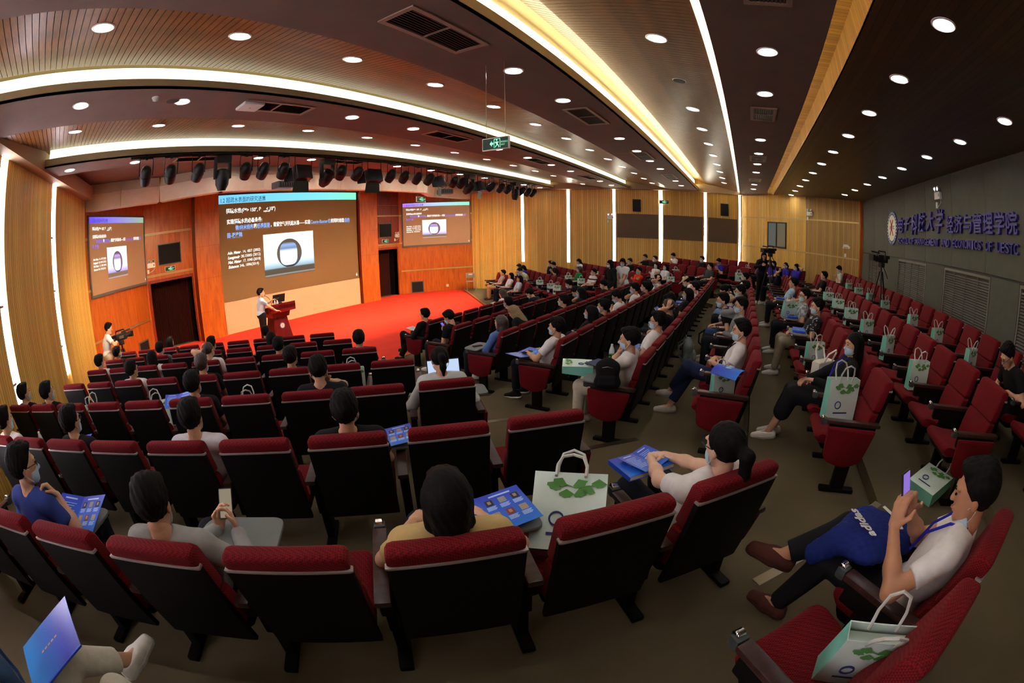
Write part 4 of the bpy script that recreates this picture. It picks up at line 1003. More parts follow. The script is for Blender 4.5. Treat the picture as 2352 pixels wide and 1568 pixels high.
o = empty('ceiling_speaker', (1.42, 5.40, Z(2.012))); MB().lathe([(0.0005, -0.004), (0.095, -0.003), (0.11, 0.006)], 24).build('rim', M_DARKC, o); MB().lathe([(0.0005, -0.008), (0.085, -0.006)], 24).build('grille', mat('speaker_grille', (70, 66, 60), 0.7), o); tag(o, 'round flush ceiling loudspeaker near the left downlights', 'speaker')

# ------------------------------------------------------------------ lectern with its things
M_LECT = veneer('lectern_wood', (84, 14, 16), (112, 24, 24), (5, 5, 0.7), 0.3)
le = empty('lectern', (6.27, 11.35, 0))
def taper(mb, x0, y0, x1, y1, z0, X0, Y0, X1, Y1, z1):
    mb.add([(x0, y0, z0), (x1, y0, z0), (x1, y1, z0), (x0, y1, z0), (X0, Y0, z1), (X1, Y0, z1), (X1, Y1, z1), (X0, Y1, z1)], [(0, 3, 2, 1), (4, 5, 6, 7), (0, 1, 5, 4), (1, 2, 6, 5), (2, 3, 7, 6), (3, 0, 4, 7)])
    return mb
taper(MB(), -0.33, -0.3, 0.33, 0.26, 0.04, -0.22, -0.2, 0.22, 0.2, 0.74).build('column', M_LECT, le)
MB().rbox(-0.38, -0.34, 0, 0.38, 0.3, 0.05, 0.01).build('plinth', M_LECT, le)
taper(MB(), -0.28, -0.25, 0.28, 0.25, 0.74, -0.32, -0.27, 0.32, 0.27, 0.9).build('neck_box', M_LECT, le)
top = MB(); pts = []
for i in range(13):
    t = -1 + 2 * i / 12
    pts.append((t * 0.46, -0.36 - 0.05 * (1 - t * t)))
poly = pts + [(0.46, 0.28), (-0.46, 0.28)]
top.prism(poly, 0.9, 1.0)
top.v = [(x, y, z + (0.09 * max(0, (-y)) / 0.4 if z > 0.95 else 0.0) ) for (x, y, z) in top.v]
top.build('desk_top', M_LECT, le)
MB().prism([(x * 1.0, y) for x, y in pts] + [(x * 0.97, y + 0.035) for x, y in pts[::-1]], 0.98, 1.14).build('front_rail', M_LECT, le)
cp = empty('crest', M=Matrix.Translation((0.0, -0.247, 0.52)) @ Matrix.Rotation(-0.14, 4, 'X'))
r = 0.09
cme = MB().lathe([(0.0005, 0.0), (r, 0.0), (r, -0.01), (0.0005, -0.01)], 28, 0, (0, 0, 0), 'Y').mesh('crest_ring', M_CBLUE)
bpy.data.objects.remove(cp, do_unlink=True)
crl = link('crest', cme, le, Matrix.Translation((0.0, -0.252, 0.50)) @ Matrix.Rotation(-0.14, 4, 'X'))
MB().lathe([(0.0005, -0.01), (r * 0.74, -0.01), (r * 0.74, -0.013)], 24, 0, (0, 0, 0), 'Y').build('crest_disc', M_CREAM, crl)
for i in range(10):
    t = 2 * math.pi * i / 10
    MB().box(-r * 0.07, -0.013, -r * 0.08, r * 0.07, -0.01, r * 0.08).build('crest_mark', M_CREAM, crl, Matrix.Translation((math.cos(t) * r * 0.86, 0, math.sin(t) * r * 0.86)) @ Matrix.Rotation(math.pi / 2 - t, 4, 'Y'))
for s in (-1, 1): MB().tube([(s * 0.03, -0.016, 0.04), (0, -0.016, 0.0), (-s * 0.03, -0.016, -0.04)], 0.004, 5).build('crest_stroke', M_CRED, crl)
tag(le, 'dark red wooden lectern with flared top and round crest on the stage', 'lectern')
lp = empty('monitor', (6.33, 11.3, 1.115), -0.1)
MB().rbox(-0.2, -0.012, 0.03, 0.2, 0.012, 0.27, 0.006).build('panel', M_BLACK, lp, Matrix.Rotation(0.35, 4, 'X'))
MB().box(-0.19, -0.02, 0.16, 0.0, -0.018, 0.175).build('badge', M_METAL, lp, Matrix.Rotation(0.35, 4, 'X'))
MB().rbox(-0.1, -0.05, -0.035, 0.1, 0.14, 0.02, 0.006).build('stand_foot', M_BLACK, lp)
tag(lp, 'small black monitor seen from behind on the lectern', 'monitor')
mic = empty('gooseneck_microphone', (6.08, 11.28, 1.07))
MB().lathe([(0.05, 0), (0.05, 0.02), (0.02, 0.03)], 14).build('mic_base', M_BLACK, mic)
MB().tube([(0, 0, 0.02), (0.0, 0.02, 0.14), (-0.06, 0.06, 0.25), (-0.16, 0.08, 0.32)], 0.007, 6).build('gooseneck', M_BLACK, mic)
MB().lathe([(0.012, -0.03), (0.02, 0.0), (0.015, 0.03)], 10).build('capsule', M_BLACK, mic, Matrix.Translation((-0.18, 0.085, 0.33)) @ Matrix.Rotation(-0.9, 4, 'Y'))
tag(mic, 'thin black gooseneck microphone on the lectern', 'microphone')
for i, (dx, dy) in enumerate(((0, 0), (0.07, -0.03))):
    b = empty('water_bottle', (6.12 + dx, 11.14 + dy, 1.06))
    MB().lathe([(0.03, 0), (0.033, 0.02), (0.032, 0.1), (0.02, 0.14), (0.013, 0.15)], 12).build('bottle', mat('clear_plastic', (200, 214, 214), 0.15, spec=0.6), b)
    MB().lathe([(0.014, 0.15), (0.014, 0.17)], 10).build('cap', M_WHITE, b)
    tag(b, 'small water bottle on the lectern, the %s one' % ('left', 'right')[i], 'bottle', 'bottles on the lectern')

# ------------------------------------------------------------------ people: bodies grown from signed distance fields
def _grid(prims, res, k, cuts=(), wob=0.0):
    lo = np.full(3, 1e9); hi = np.full(3, -1e9)
    for p in prims:
        if p[0] == 'c': a, b, r = p[1], p[2], max(p[3], p[4]); l, h = np.minimum(a, b) - r, np.maximum(a, b) + r
        else: r = np.full(3, max(p[2])); l, h = p[1] - r, p[1] + r
        if not isinstance(p[-1], str): lo = np.minimum(lo, l); hi = np.maximum(hi, h)
    lo -= k * 0.5 + 2 * res; hi += k * 0.5 + 2 * res
    n = np.ceil((hi - lo) / res).astype(int) + 1
    ax = [lo[i] + res * np.arange(n[i]) for i in range(3)]
    F = np.full(n, 1.0, np.float32)
    for p in prims:
        neg = isinstance(p[-1], str)
        if p[0] == 'c': a, b, ra, rb = p[1], p[2], p[3], p[4]; r = max(ra, rb); l, h = np.minimum(a, b) - r, np.maximum(a, b) + r
        else: r = np.full(3, max(p[2])); l, h = p[1] - r, p[1] + r
        m = k + 3 * res
        i0 = np.maximum(0, np.floor((l - m - lo) / res).astype(int)); i1 = np.minimum(n, np.ceil((h + m - lo) / res).astype(int) + 1)
        if np.any(i1 <= i0): continue
        sl = tuple(slice(i0[i], i1[i]) for i in range(3))
        X, Y, Zz = np.meshgrid(ax[0][sl[0]], ax[1][sl[1]], ax[2][sl[2]], indexing='ij', sparse=True)
        if p[0] == 'c':
            d = b - a; L2 = float(d @ d) + 1e-12
            t = np.clip(((X - a[0]) * d[0] + (Y - a[1]) * d[1] + (Zz - a[2]) * d[2]) / L2, 0, 1)
            D = np.sqrt((X - a[0] - t * d[0]) ** 2 + (Y - a[1] - t * d[1]) ** 2 + (Zz - a[2] - t * d[2]) ** 2) - (ra + (rb - ra) * t)
        else:
            c, rr, Rm = p[1], p[2], p[3]
            x, y, z = X - c[0], Y - c[1], Zz - c[2]
            u = (Rm[0, 0] * x + Rm[1, 0] * y + Rm[2, 0] * z) / rr[0]
            v = (Rm[0, 1] * x + Rm[1, 1] * y + Rm[2, 1] * z) / rr[1]
            w = (Rm[0, 2] * x + Rm[1, 2] * y + Rm[2, 2] * z) / rr[2]
            q0 = np.sqrt(u * u + v * v + w * w); q1 = np.sqrt((u / rr[0]) ** 2 + (v / rr[1]) ** 2 + (w / rr[2]) ** 2) + 1e-9
            D = q0 * (q0 - 1.0) / q1
        G = F[sl]
        if neg:
            D = -D; hh = np.clip(0.5 - 0.5 * (G - D) / k, 0, 1); F[sl] = G * (1 - hh) + D * hh + k * hh * (1 - hh)
        else:
            hh = np.clip(0.5 + 0.5 * (G - D) / k, 0, 1); F[sl] = G * (1 - hh) + D * hh - k * hh * (1 - hh)
    if wob:
        X, Y, Zz = np.meshgrid(ax[0], ax[1], ax[2], indexing='ij', sparse=True)
        F = F + wob * (np.sin(X * 150 + Y * 60) * np.sin(Y * 130 - Zz * 50) + .6 * np.sin(Zz * 90 + X * 210 + Y * 40))
    if cuts:
        X, Y, Zz = np.meshgrid(ax[0], ax[1], ax[2], indexing='ij', sparse=True)
        for f in cuts: F = np.maximum(F, f(X, Y, Zz))
    return F, lo

def _nets(F, lo, res):
    S = F < 0
    n = np.array(F.shape)
    c = np.zeros(n - 1, np.int8)
    for dx in (0, 1):
        for dy in (0, 1):
            for dz in (0, 1): c += S[dx:n[0] - 1 + dx, dy:n[1] - 1 + dy, dz:n[2] - 1 + dz]
    act = (c > 0) & (c < 8)
    idx = np.argwhere(act)
    if len(idx) == 0: return [], []
    num = np.full(act.shape, -1, np.int64); num[act] = np.arange(len(idx))
    acc = np.zeros((len(idx), 3)); cnt = np.zeros(len(idx))
    off = [(x, y, z) for x in (0, 1) for y in (0, 1) for z in (0, 1)]
    val = {o: F[idx[:, 0] + o[0], idx[:, 1] + o[1], idx[:, 2] + o[2]].astype(float) for o in off}
    for o in off:
        for a in range(3):
            if o[a]: continue
            q_ = list(o); q_[a] = 1; q_ = tuple(q_)
            v0, v1 = val[o], val[q_]; m = (v0 < 0) != (v1 < 0)
            t = np.where(m, v0 / np.where(v0 - v1 == 0, 1, v0 - v1), 0)
            p = np.tile(np.array(o, float), (len(idx), 1)); p[:, a] += t
            acc[m] += p[m]; cnt[m] += 1
    V = (idx + acc / cnt[:, None]) * res + lo
    Q = []
    for a in range(3):
        b, d = (a + 1) % 3, (a + 2) % 3
        s0 = [slice(None)] * 3; s1 = [slice(None)] * 3
        s0[a] = slice(0, n[a] - 1); s1[a] = slice(1, n[a])
        e = S[tuple(s0)] != S[tuple(s1)]
        ii = np.argwhere(e)
        ok = (ii[:, b] > 0) & (ii[:, d] > 0) & (ii[:, b] < n[b] - 1) & (ii[:, d] < n[d] - 1); ii = ii[ok]
        inside = S[ii[:, 0], ii[:, 1], ii[:, 2]]
        def cell(db, dd):
            j = ii.copy(); j[:, b] -= db; j[:, d] -= dd
            return num[j[:, 0], j[:, 1], j[:, 2]]
        q4 = np.stack([cell(0, 0), cell(1, 0), cell(1, 1), cell(0, 1)], 1)
        q4[~inside] = q4[~inside][:, ::-1]
        Q.append(q4)
    return V, np.concatenate(Q)

def sdf(prims, res, k=0.02, cuts=(), wob=0.0):
    F, lo = _grid(prims, res, k, cuts, wob)
    return _nets(F, lo, res)

def npmesh(name, parts, material):
    """one mesh from several (verts, quads)"""
    vs = []; fs = []; o = 0
    for V, Q in parts:
        if len(V) == 0: continue
        vs.append(np.asarray(V)); fs.append(np.asarray(Q) + o); o += len(V)
    V = np.concatenate(vs); Q = np.concatenate(fs)
    me = bpy.data.meshes.new(name)
    me.vertices.add(len(V)); me.vertices.foreach_set('co', V.astype(np.float32).ravel())
    me.loops.add(Q.size); me.loops.foreach_set('vertex_index', Q.astype(np.int32).ravel())
    me.polygons.add(len(Q)); me.polygons.foreach_set('loop_start', np.arange(0, Q.size, 4, dtype=np.int32)); me.polygons.foreach_set('loop_total', np.full(len(Q), 4, np.int32))
    me.polygons.foreach_set('use_smooth', np.ones(len(Q), bool))
    me.materials.append(material); me.update(calc_edges=True); me.validate()
    return me

I3 = np.eye(3)
def A(*v): return np.array(v, float)
def rotx(a): c, s = math.cos(a), math.sin(a); return np.array([[1, 0, 0], [0, c, -s], [0, s, c]])
def roty(a): c, s = math.cos(a), math.sin(a); return np.array([[c, 0, s], [0, 1, 0], [-s, 0, c]])
def rotz(a): c, s = math.cos(a), math.sin(a); return np.array([[c, -s, 0], [s, c, 0], [0, 0, 1]])
def nrm(v): return v / (np.linalg.norm(v) + 1e-9)

def ik(a, b, l1, l2, pole):
    d = b - a; L = min(np.linalg.norm(d), (l1 + l2) * 0.995); u = nrm(d)
    x = (l1 * l1 - l2 * l2 + L * L) / (2 * L); h = math.sqrt(max(0, l1 * l1 - x * x))
    p = pole - u * (pole @ u); p = nrm(p)
    return a + u * x + p * h, a + u * L

HEAD_PRIMS = [('e', A(0, -.012, .03), A(.074, .094, .088), I3), ('e', A(0, .028, -.05), A(.055, .060, .064), I3), ('e', A(0, .026, -.005), A(.066, .070, .088), I3),
              ('c', A(0, .090, .018), A(0, .106, -.016), .008, .0125), ('e', A(0, .088, -.050), A(.022, .011, .006), I3), ('e', A(0, .088, -.062), A(.019, .011, .006), I3), ('e', A(0, .074, -.092), A(.024, .018, .016), I3),
              ('e', A(.074, -.006, -.008), A(.011, .019, .031), I3), ('e', A(-.074, -.006, -.008), A(.011, .019, .031), I3),
              ('e', A(0, .082, .036), A(.055, .014, .012), I3)]
def xprims(prims, R, t, s=1.0):
    out = []
    for p in prims:
        if p[0] == 'c': out.append(('c', R @ (p[1] * s) + t, R @ (p[2] * s) + t, p[3] * s, p[4] * s) + tuple(p[5:]))
        else: out.append(('e', R @ (p[1] * s) + t, p[2] * s, R @ p[3]) + tuple(p[4:]))
    return out

def hand_prims(w, d, nn, s, side, curl, spread=0.0):
    """w wrist, d finger direction, nn palm normal (palm side), side +1 right / -1 left"""
    d = nrm(d); nn = nrm(nn - d * (nn @ d)); sv = np.cross(d, nn) * side     # sv points to the thumb side
    P = []
    for o in (-.024, -.008, .008, .024): P.append(('c', w + d * .012 * s + sv * o * .7 * s, w + d * .082 * s + sv * o * s, .0155 * s, .0115 * s))
    for o, L in ((-.027, .058), (-.009, .072), (.009, .077), (.027, .070)):
        b = w + d * .086 * s + sv * o * s * (1 + spread)
        d1 = nrm(d * math.cos(curl) + nn * math.sin(curl)); d2 = nrm(d * math.cos(2 * curl) + nn * math.sin(2 * curl)); d3 = nrm(d * math.cos(2.8 * curl) + nn * math.sin(2.8 * curl))
        p1 = b + d1 * L * .45 * s; p2 = p1 + d2 * L * .32 * s; p3 = p2 + d3 * L * .23 * s
        P += [('c', b, p1, .0092 * s, .0085 * s), ('c', p1, p2, .0085 * s, .0078 * s), ('c', p2, p3, .0078 * s, .0068 * s)]
    tb = w + d * .022 * s + sv * .026 * s; t1 = tb + nrm(sv * .75 + d * .65 + nn * .25) * .042 * s; t2 = t1 + nrm(sv * .2 + d * .9 + nn * (.3 + .5 * curl)) * .032 * s
    P += [('c', tb, t1, .013 * s, .0105 * s), ('c', t1, t2, .0105 * s, .008 * s)]
    return P

class Pose:
    """joint positions of one figure, in the frame of its chair (x right, y forward, z up)"""
    def __init__(s, hip=(0, .35, .485), lean=-21, bend=0, torso=.435, sw=.168, head=(0, 0, 0), hand_r=(.08, .54, .61), hand_l=(-.08, .54, .61),
                 dir_r=(-.5, .8, -.1), dir_l=(.5, .8, -.1), nrm_r=(0, 0, -1), nrm_l=(0, 0, -1), pole_r=(.7, -.5, -.5), pole_l=(-.7, -.5, -.5),
                 knee_r=(.11, .76, .50), knee_l=(-.11, .76, .50), ank_r=(.11, .78, .09), ank_l=(-.11, .78, .09), toe_r=(.03, 1, -.15), toe_l=(-.03, 1, -.15), curl=.35, curl_r=None, curl_l=None, twist=0, scale=1.0, neck=(0, -.008, .0)):
        D = math.radians
        s.hip = A(*hip); up = A(0, math.sin(D(lean)), math.cos(D(lean)))
        s.up = up; s.mid = s.hip + up * torso * .45
        up2 = A(0, math.sin(D(lean + bend)), math.cos(D(lean + bend))); s.up2 = up2
        s.nb = s.mid + up2 * torso * .55
        Rt = rotz(D(twist)); rt = Rt @ A(1, 0, 0)
        s.rt = rt
        s.sh = {1: s.nb - up2 * .045 + rt * sw, -1: s.nb - up2 * .045 - rt * sw}
        s.sw = sw
        p, y, r = head
        s.Rh = rotz(D(y)) @ rotx(D(p)) @ roty(D(r))
        s.nk = s.nb + up2 * .045 + A(*neck)
        s.hc = s.nk + s.Rh @ A(0, .022, .105)
        s.el = {}; s.wr = {}
        for k, w, pl in ((1, hand_r, pole_r), (-1, hand_l, pole_l)):
            e, w2 = ik(s.sh[k], A(*w), .265, .245, A(*pl)); s.el[k] = e; s.wr[k] = w2
        s.hd = {1: A(*dir_r), -1: A(*dir_l)}; s.hn = {1: A(*nrm_r), -1: A(*nrm_l)}
        s.kn = {1: A(*knee_r), -1: A(*knee_l)}; s.an = {1: A(*ank_r), -1: A(*ank_l)}; s.to = {1: nrm(A(*toe_r)), -1: nrm(A(*toe_l))}
        s.hj = {1: s.hip + A(.09, .02, -.02), -1: s.hip + A(-.09, .02, -.02)}
        s.curl = {1: curl if curl_r is None else curl_r, -1: curl if curl_l is None else curl_l}
    def torso(s, g=0.0, w=1.0):
        Rb = np.array([A(1, 0, 0), np.cross(s.up, A(1, 0, 0)), s.up]).T; Rc = np.array([s.rt, np.cross(s.up2, s.rt), s.up2]).T
        P = [('e', s.hip, A(.165 * w + g, .118 + g, .115 + g), Rb), ('e', s.mid, A(.142 * w + g, .105 + g, .16 + g), Rb), ('e', s.nb - s.up2 * .17, A(.158 * w + g, .108 + g, .17 + g), Rc)]
        for k in (1, -1): P.append(('c', s.nb - s.up2 * .03 + s.rt * k * .04, s.sh[k], .058 + g, .052 + g))
        return P
    def head_M(s, sc=1.0):
        M = Matrix.Identity(4)
        for i in range(3):
            for j in range(3): M[i][j] = s.Rh[i, j] * sc
            M[i][3] = s.hc[i]
        return M

def body_mesh(P, sex, res, hres):
    w = .93 if sex == 'f' else 1.0
    hs = .95 if sex == 'f' else 1.0
    B = P.torso(0, w) + [('c', P.nb - P.up2 * .03, P.nk + P.Rh @ A(0, .005, .03), .052 * w, .047 * w)]
    for k in (1, -1):
        B += [('c', P.sh[k], P.el[k], .046 * w, .038 * w), ('c', P.el[k], P.el[k] + (P.wr[k] - P.el[k]) * .4, .038 * w, .036 * w), ('c', P.el[k] + (P.wr[k] - P.el[k]) * .4, P.wr[k], .036 * w, .024 * w)]
        B += [('c', P.hj[k], P.kn[k], .086 * w, .056), ('c', P.kn[k], P.kn[k] + (P.an[k] - P.kn[k]) * .35, .054, .052), ('c', P.kn[k] + (P.an[k] - P.kn[k]) * .35, P.an[k], .052, .034), ('c', P.an[k] + A(0, 0, -.035), P.an[k] + P.to[k] * .15 + A(0, 0, -.045), .034, .026)]
    parts = [sdf(B, res, .03)]
    parts.append(sdf(xprims(HEAD_PRIMS, P.Rh, P.hc, hs) + [('c', P.nk - P.up2 * .02, P.hc + P.Rh @ A(0, -.015, -.05), .046 * w, .046 * w)] + xprims([('e', A(.031, .104, .014), A(.017, .016, .011), I3, '-'), ('e', A(-.031, .104, .014), A(.017, .016, .011), I3, '-')], P.Rh, P.hc, hs), hres, .012))
    for k in (1, -1): parts.append(sdf(hand_prims(P.wr[k], P.hd[k], P.hn[k], hs, k, P.curl[k]) + [('c', P.wr[k] + (P.el[k] - P.wr[k]) * .12, P.wr[k], .026 * w, .023 * w)], hres * .72, .006))
    return npmesh('body', parts, SKIN[0])

def top_mesh(P, sex, sleeve, res, g=.016):
    w = .93 if sex == 'f' else 1.0
    B = P.torso(g, w)
    cuts = []
    for k in (1, -1):
        a, e, h = P.sh[k], P.el[k], P.wr[k]
        if sleeve == 'short':
            end = a + (e - a) * .62; u = nrm(e - a)
            B.append(('c', a, a + (e - a) * .75, .050 * w + g * .5, .049 + g * .5))
            def f(X, Y, Zz, end=end, u=u, c=end):
                t = (X - end[0]) * u[0] + (Y - end[1]) * u[1] + (Zz - end[2]) * u[2]
                r2 = (X - c[0] - t * u[0]) ** 2 + (Y - c[1] - t * u[1]) ** 2 + (Zz - c[2] - t * u[2]) ** 2
                return np.where((r2 < .085 ** 2) & (t > -.01) & (t < .16), t, -1.0)
            cuts.append(f)
        else:
            B += [('c', a, e, .052 * w + g * .6, .044 + g * .6), ('c', e, h - nrm(h - e) * .02, .044 + g * .6, .030 + g * .5)]
    n = P.up2 * 1.0 + A(0, -.25, 0); o = P.nb + P.up2 * .035
    cuts.append(lambda X, Y, Zz: (X - o[0]) * n[0] + (Y - o[1]) * n[1] + (Zz - o[2]) * n[2] - .5 * np.abs(X - o[0]) * 0)
    h = P.hip
    cuts.append(lambda X, Y, Zz: (h[2] - .075) - Zz - 0.0 * X)
    # open the neck
    B.append(('c', P.nb + P.up2 * .01, P.nk + P.up2 * .08, .05 * w, .05 * w, '-'))
    return npmesh('shirt', [sdf(B, res, .03, cuts)], M_CLOTH0)

def legs_mesh(P, sex, kind, res, g=.014):
    w = .95 if sex == 'f' else 1.0
    Rb = np.array([A(1, 0, 0), np.cross(P.up, A(1, 0, 0)), P.up]).T
    B = [('e', P.hip - P.up * .01, A(.168 * w + g, .12 + g, .11 + g), Rb)]
    cuts = []
    for k in (1, -1):
        B.append(('c', P.hj[k], P.kn[k], .088 * w + g, .060 + g))
        if kind == 'shorts': continue
        e = P.kn[k] + (P.an[k] - P.kn[k]) * (1.02 if kind == 'long' else .9)
        B += [('c', P.kn[k], e, .060 + g, .044 + g)]
        u = nrm(P.an[k] - P.kn[k]); en = P.kn[k] + (P.an[k] - P.kn[k]) * (.97 if kind == 'long' else .86)
        cuts.append(lambda X, Y, Zz, en=en, u=u: np.where((X - en[0]) ** 2 + (Y - en[1]) ** 2 + (Zz - en[2]) ** 2 < .11 ** 2, (X - en[0]) * u[0] + (Y - en[1]) * u[1] + (Zz - en[2]) * u[2], -1.0))
    if kind == 'skirt':
        B = [('e', P.hip - P.up * .01, A(.175 * w + g, .12 + g, .11 + g), Rb)]
        for k in (1, -1): B += [('c', P.hj[k], P.kn[k], .10, .085), ('c', P.kn[k], P.kn[k] + (P.an[k] - P.kn[k]) * .45, .085, .095)]
        B += [('c', (P.hj[1] + P.hj[-1]) / 2, (P.kn[1] + P.kn[-1]) / 2, .1, .09)]; cuts = []
    return npmesh('trousers', [sdf(B, res, .03, cuts)], M_CLOTH0)

def shoe_mesh(P, k, res=.008, high=False):
    a, t = P.an[k], P.to[k]; dn = -A(0, 0, 1.0)
    dn = nrm(dn - t * (dn @ t)); so = a + dn * .083
    heel = a - t * .035 + dn * .045; toe = a + t * .17 + dn * .055
    B = [('c', heel, a + t * .06 + dn * .045, .042, .044), ('c', a + t * .06 + dn * .045, toe, .044, .033), ('c', a + dn * .02, a + t * .05 + dn * .035, .043, .04)]
    if high: B.append(('c', a + dn * .02, a - dn * .05, .044, .042))
    top = a - dn * (.055 if high else -.012)
    cuts = [lambda X, Y, Zz: (X - so[0]) * dn[0] + (Y - so[1]) * dn[1] + (Zz - so[2]) * dn[2], lambda X, Y, Zz: -((X - top[0]) * dn[0] + (Y - top[1]) * dn[1] + (Zz - top[2]) * dn[2])]
    up = sdf(B, res, .02, cuts)
    B2 = [('c', heel + dn * .025, a + t * .06 + dn * .07, .044, .047), ('c', a + t * .06 + dn * .07, toe + dn * .015, .047, .036)]
    t2 = so - dn * .022
    cuts = [lambda X, Y, Zz: (X - so[0]) * dn[0] + (Y - so[1]) * dn[1] + (Zz - so[2]) * dn[2] - .002, lambda X, Y, Zz: -((X - t2[0]) * dn[0] + (Y - t2[1]) * dn[1] + (Zz - t2[2]) * dn[2])]
    so_ = sdf(B2, res * .8, .02, cuts)
    return npmesh('shoe', [up], M_CLOTH0), npmesh('sole', [so_], M_CLOTH0)

# head-frame pieces shared by everyone
def hairs():
    R = .007; H = {}
    cap = [('e', A(0, -.018, .036), A(.087, .106, .098), I3)]
    H['bob'] = sdf(cap + [('c', A(.062, -.01, .02), A(.070, -.012, -.095), .032, .028), ('c', A(-.062, -.01, .02), A(-.070, -.012, -.095), .032, .028), ('c', A(0, -.05, .0), A(0, -.055, -.10), .085, .066), ('e', A(0, .06, .088), A(.06, .036, .03), I3)], R, .03, [lambda X, Y, Zz: np.where(Y > .03, (Y - .080) * .7 - (Zz - .045) * .7 + 0 * X, -1.0)], .002)
    H['long'] = sdf(cap + [('c', A(.064, -.01, .02), A(.085, .01, -.22), .030, .026), ('c', A(-.064, -.01, .02), A(-.085, .01, -.22), .030, .026), ('c', A(0, -.05, .0), A(0, -.075, -.26), .088, .07), ('c', A(.04, -.05, -.1), A(.05, -.07, -.30), .05, .04), ('c', A(-.04, -.05, -.1), A(-.05, -.07, -.30), .05, .04)], R * 1.15, .03, [lambda X, Y, Zz: np.where(Y > .03, (Y - .072) * .7 - (Zz - .055) * .7 + 0 * X, -1.0)], .002)
    H['tail'] = sdf(cap + [('c', A(0, -.105, .035), A(0, -.155, .0), .026, .034), ('c', A(0, -.155, .0), A(0, -.150, -.09), .034, .028), ('c', A(0, -.150, -.09), A(0, -.135, -.16), .028, .012)], R, .02, [lambda X, Y, Zz: np.where(Y > -.02, (Y - .058) * .8 - (Zz - .060) * .6 + 0 * X, (-.070 - Zz) * np.where(Y > -.09, 1, 0) - np.where(Y > -.09, 0, 1.0) + 0 * X)], .002)
    return H
def mk_short(R=.007):
    cap = [('e', A(0, -.020, .040), A(.088, .108, .102), I3), ('e', A(0, .034, .106), A(.066, .056, .034), I3), ('e', A(0, -.03, .095), A(.07, .075, .05), I3)]
    def cut(X, Y, Zz):
        front = (Y - .060) * .85 - (Zz - .070) * .53          # forehead and temples
        nape = (-.060 - Zz) + np.clip(Y + .045, 0, .12) * 1.15  # behind the ear down to the nape
        return np.maximum(front, nape) + 0 * X
    return sdf(cap, R * .85, .02, [cut], .0028)

SKIN = [mat('skin', (206, 158, 124), 0.5, noise=0.05, nscale=30), mat('skin_tan', (186, 132, 98), 0.5, noise=0.05, nscale=30), mat('skin_fair', (222, 178, 148), 0.5, noise=0.04, nscale=30)]
M_CLOTH0 = mat('cloth_plain', (120, 120, 120), 0.85)
M_HAIR = {'black': mat('black_hair', (13, 11, 11), 0.62, noise=0.3, nscale=60, bump=0.3, stretch=(6, 6, 1), spec=0.12), 'brown': mat('brown_hair', (52, 36, 26), 0.45, noise=0.3, nscale=60, bump=0.3, stretch=(6, 6, 1)), 'blonde': mat('blond_hair', (132, 108, 66), 0.5, noise=0.3, nscale=60, bump=0.3, stretch=(6, 6, 1))}
M_MASK = mat('mask_blue', (176, 206, 222), 0.8); M_GLS = mat('glasses_black', (16, 16, 18), 0.3)
M_EYE = mat('eye_dark', (26, 18, 16), 0.2); M_LIP = mat('lips', (168, 96, 84), 0.5)
_h = hairs(); _h['short'] = mk_short()
HAIR_ME = {k: npmesh('hair', [v], M_HAIR['black']) for k, v in _h.items()}
MASK_ME = npmesh('face_mask', [sdf([('e', A(0, .030, -.046), A(.066, .072, .066), I3), ('c', A(0, .095, -.005), A(0, .112, -.024), .012, .014), ('e', A(0, .070, -.082), A(.034, .030, .028), I3)], .006, .02, [lambda X, Y, Zz: Zz + .002 - .25 * np.maximum(0, .06 - np.abs(X)) + 0 * Y, lambda X, Y, Zz: -.092 - Zz + 0 * X + 0 * Y, lambda X, Y, Zz: .036 - Y + 0 * X + 0 * Zz])], M_MASK)
LOOP_ME = MB().tube([(.060, .040, -.012), (.074, .015, .004), (.084, -.012, .012)], .0022, 5).tube([(.056, .040, -.080), (.074, .012, -.05), (.084, -.012, -.02)], .0022, 5).mesh('ear_loop', M_WHITE)
LOOP2_ME = MB().tube([(-.060, .040, -.012), (-.074, .015, .004), (-.084, -.012, .012)], .0022, 5).tube([(-.056, .040, -.080), (-.074, .012, -.05), (-.084, -.012, -.02)], .0022, 5).mesh('ear_loop', M_WHITE)
EYE_ME = MB().lathe([(.0005, -.006), (.008, -.004), (.0115, 0), (.008, .004), (.0005, .006)], 10, 0, (0, 0, 0), 'Z').mesh('eye', M_EYE)
BROW_ME = MB().tube([(-.018, 0, 0), (0, .004, .005), (.018, -.002, .001)], .0032, 5).mesh('eyebrow', M_HAIR['black'])
LIPS_ME = MB().tube([(-.020, -.006, .001), (-.008, .002, .003), (0, .003, .001), (.008, .002, .003), (.020, -.006, .001)], [.002, .0045, .005, .0045, .002], 6).mesh('lips', M_LIP)
_g = MB()
for s in (-1, 1):
    _g.tube([(s * .033 + .023 * math.cos(t), .101, .010 + .017 * math.sin(t)) for t in [2 * math.pi * i / 14 for i in range(14)]], .0028, 5, closed=True)
    _g.tube([(s * .056, .098, .014), (s * .076, .05, .012), (s * .080, -.005, .008)], .0026, 5)
_g.tube([(-.010, .101, .014), (.010, .101, .014)], .0026, 5)
GLASS_ME = _g.mesh('glasses', M_GLS)
HP_ME = None

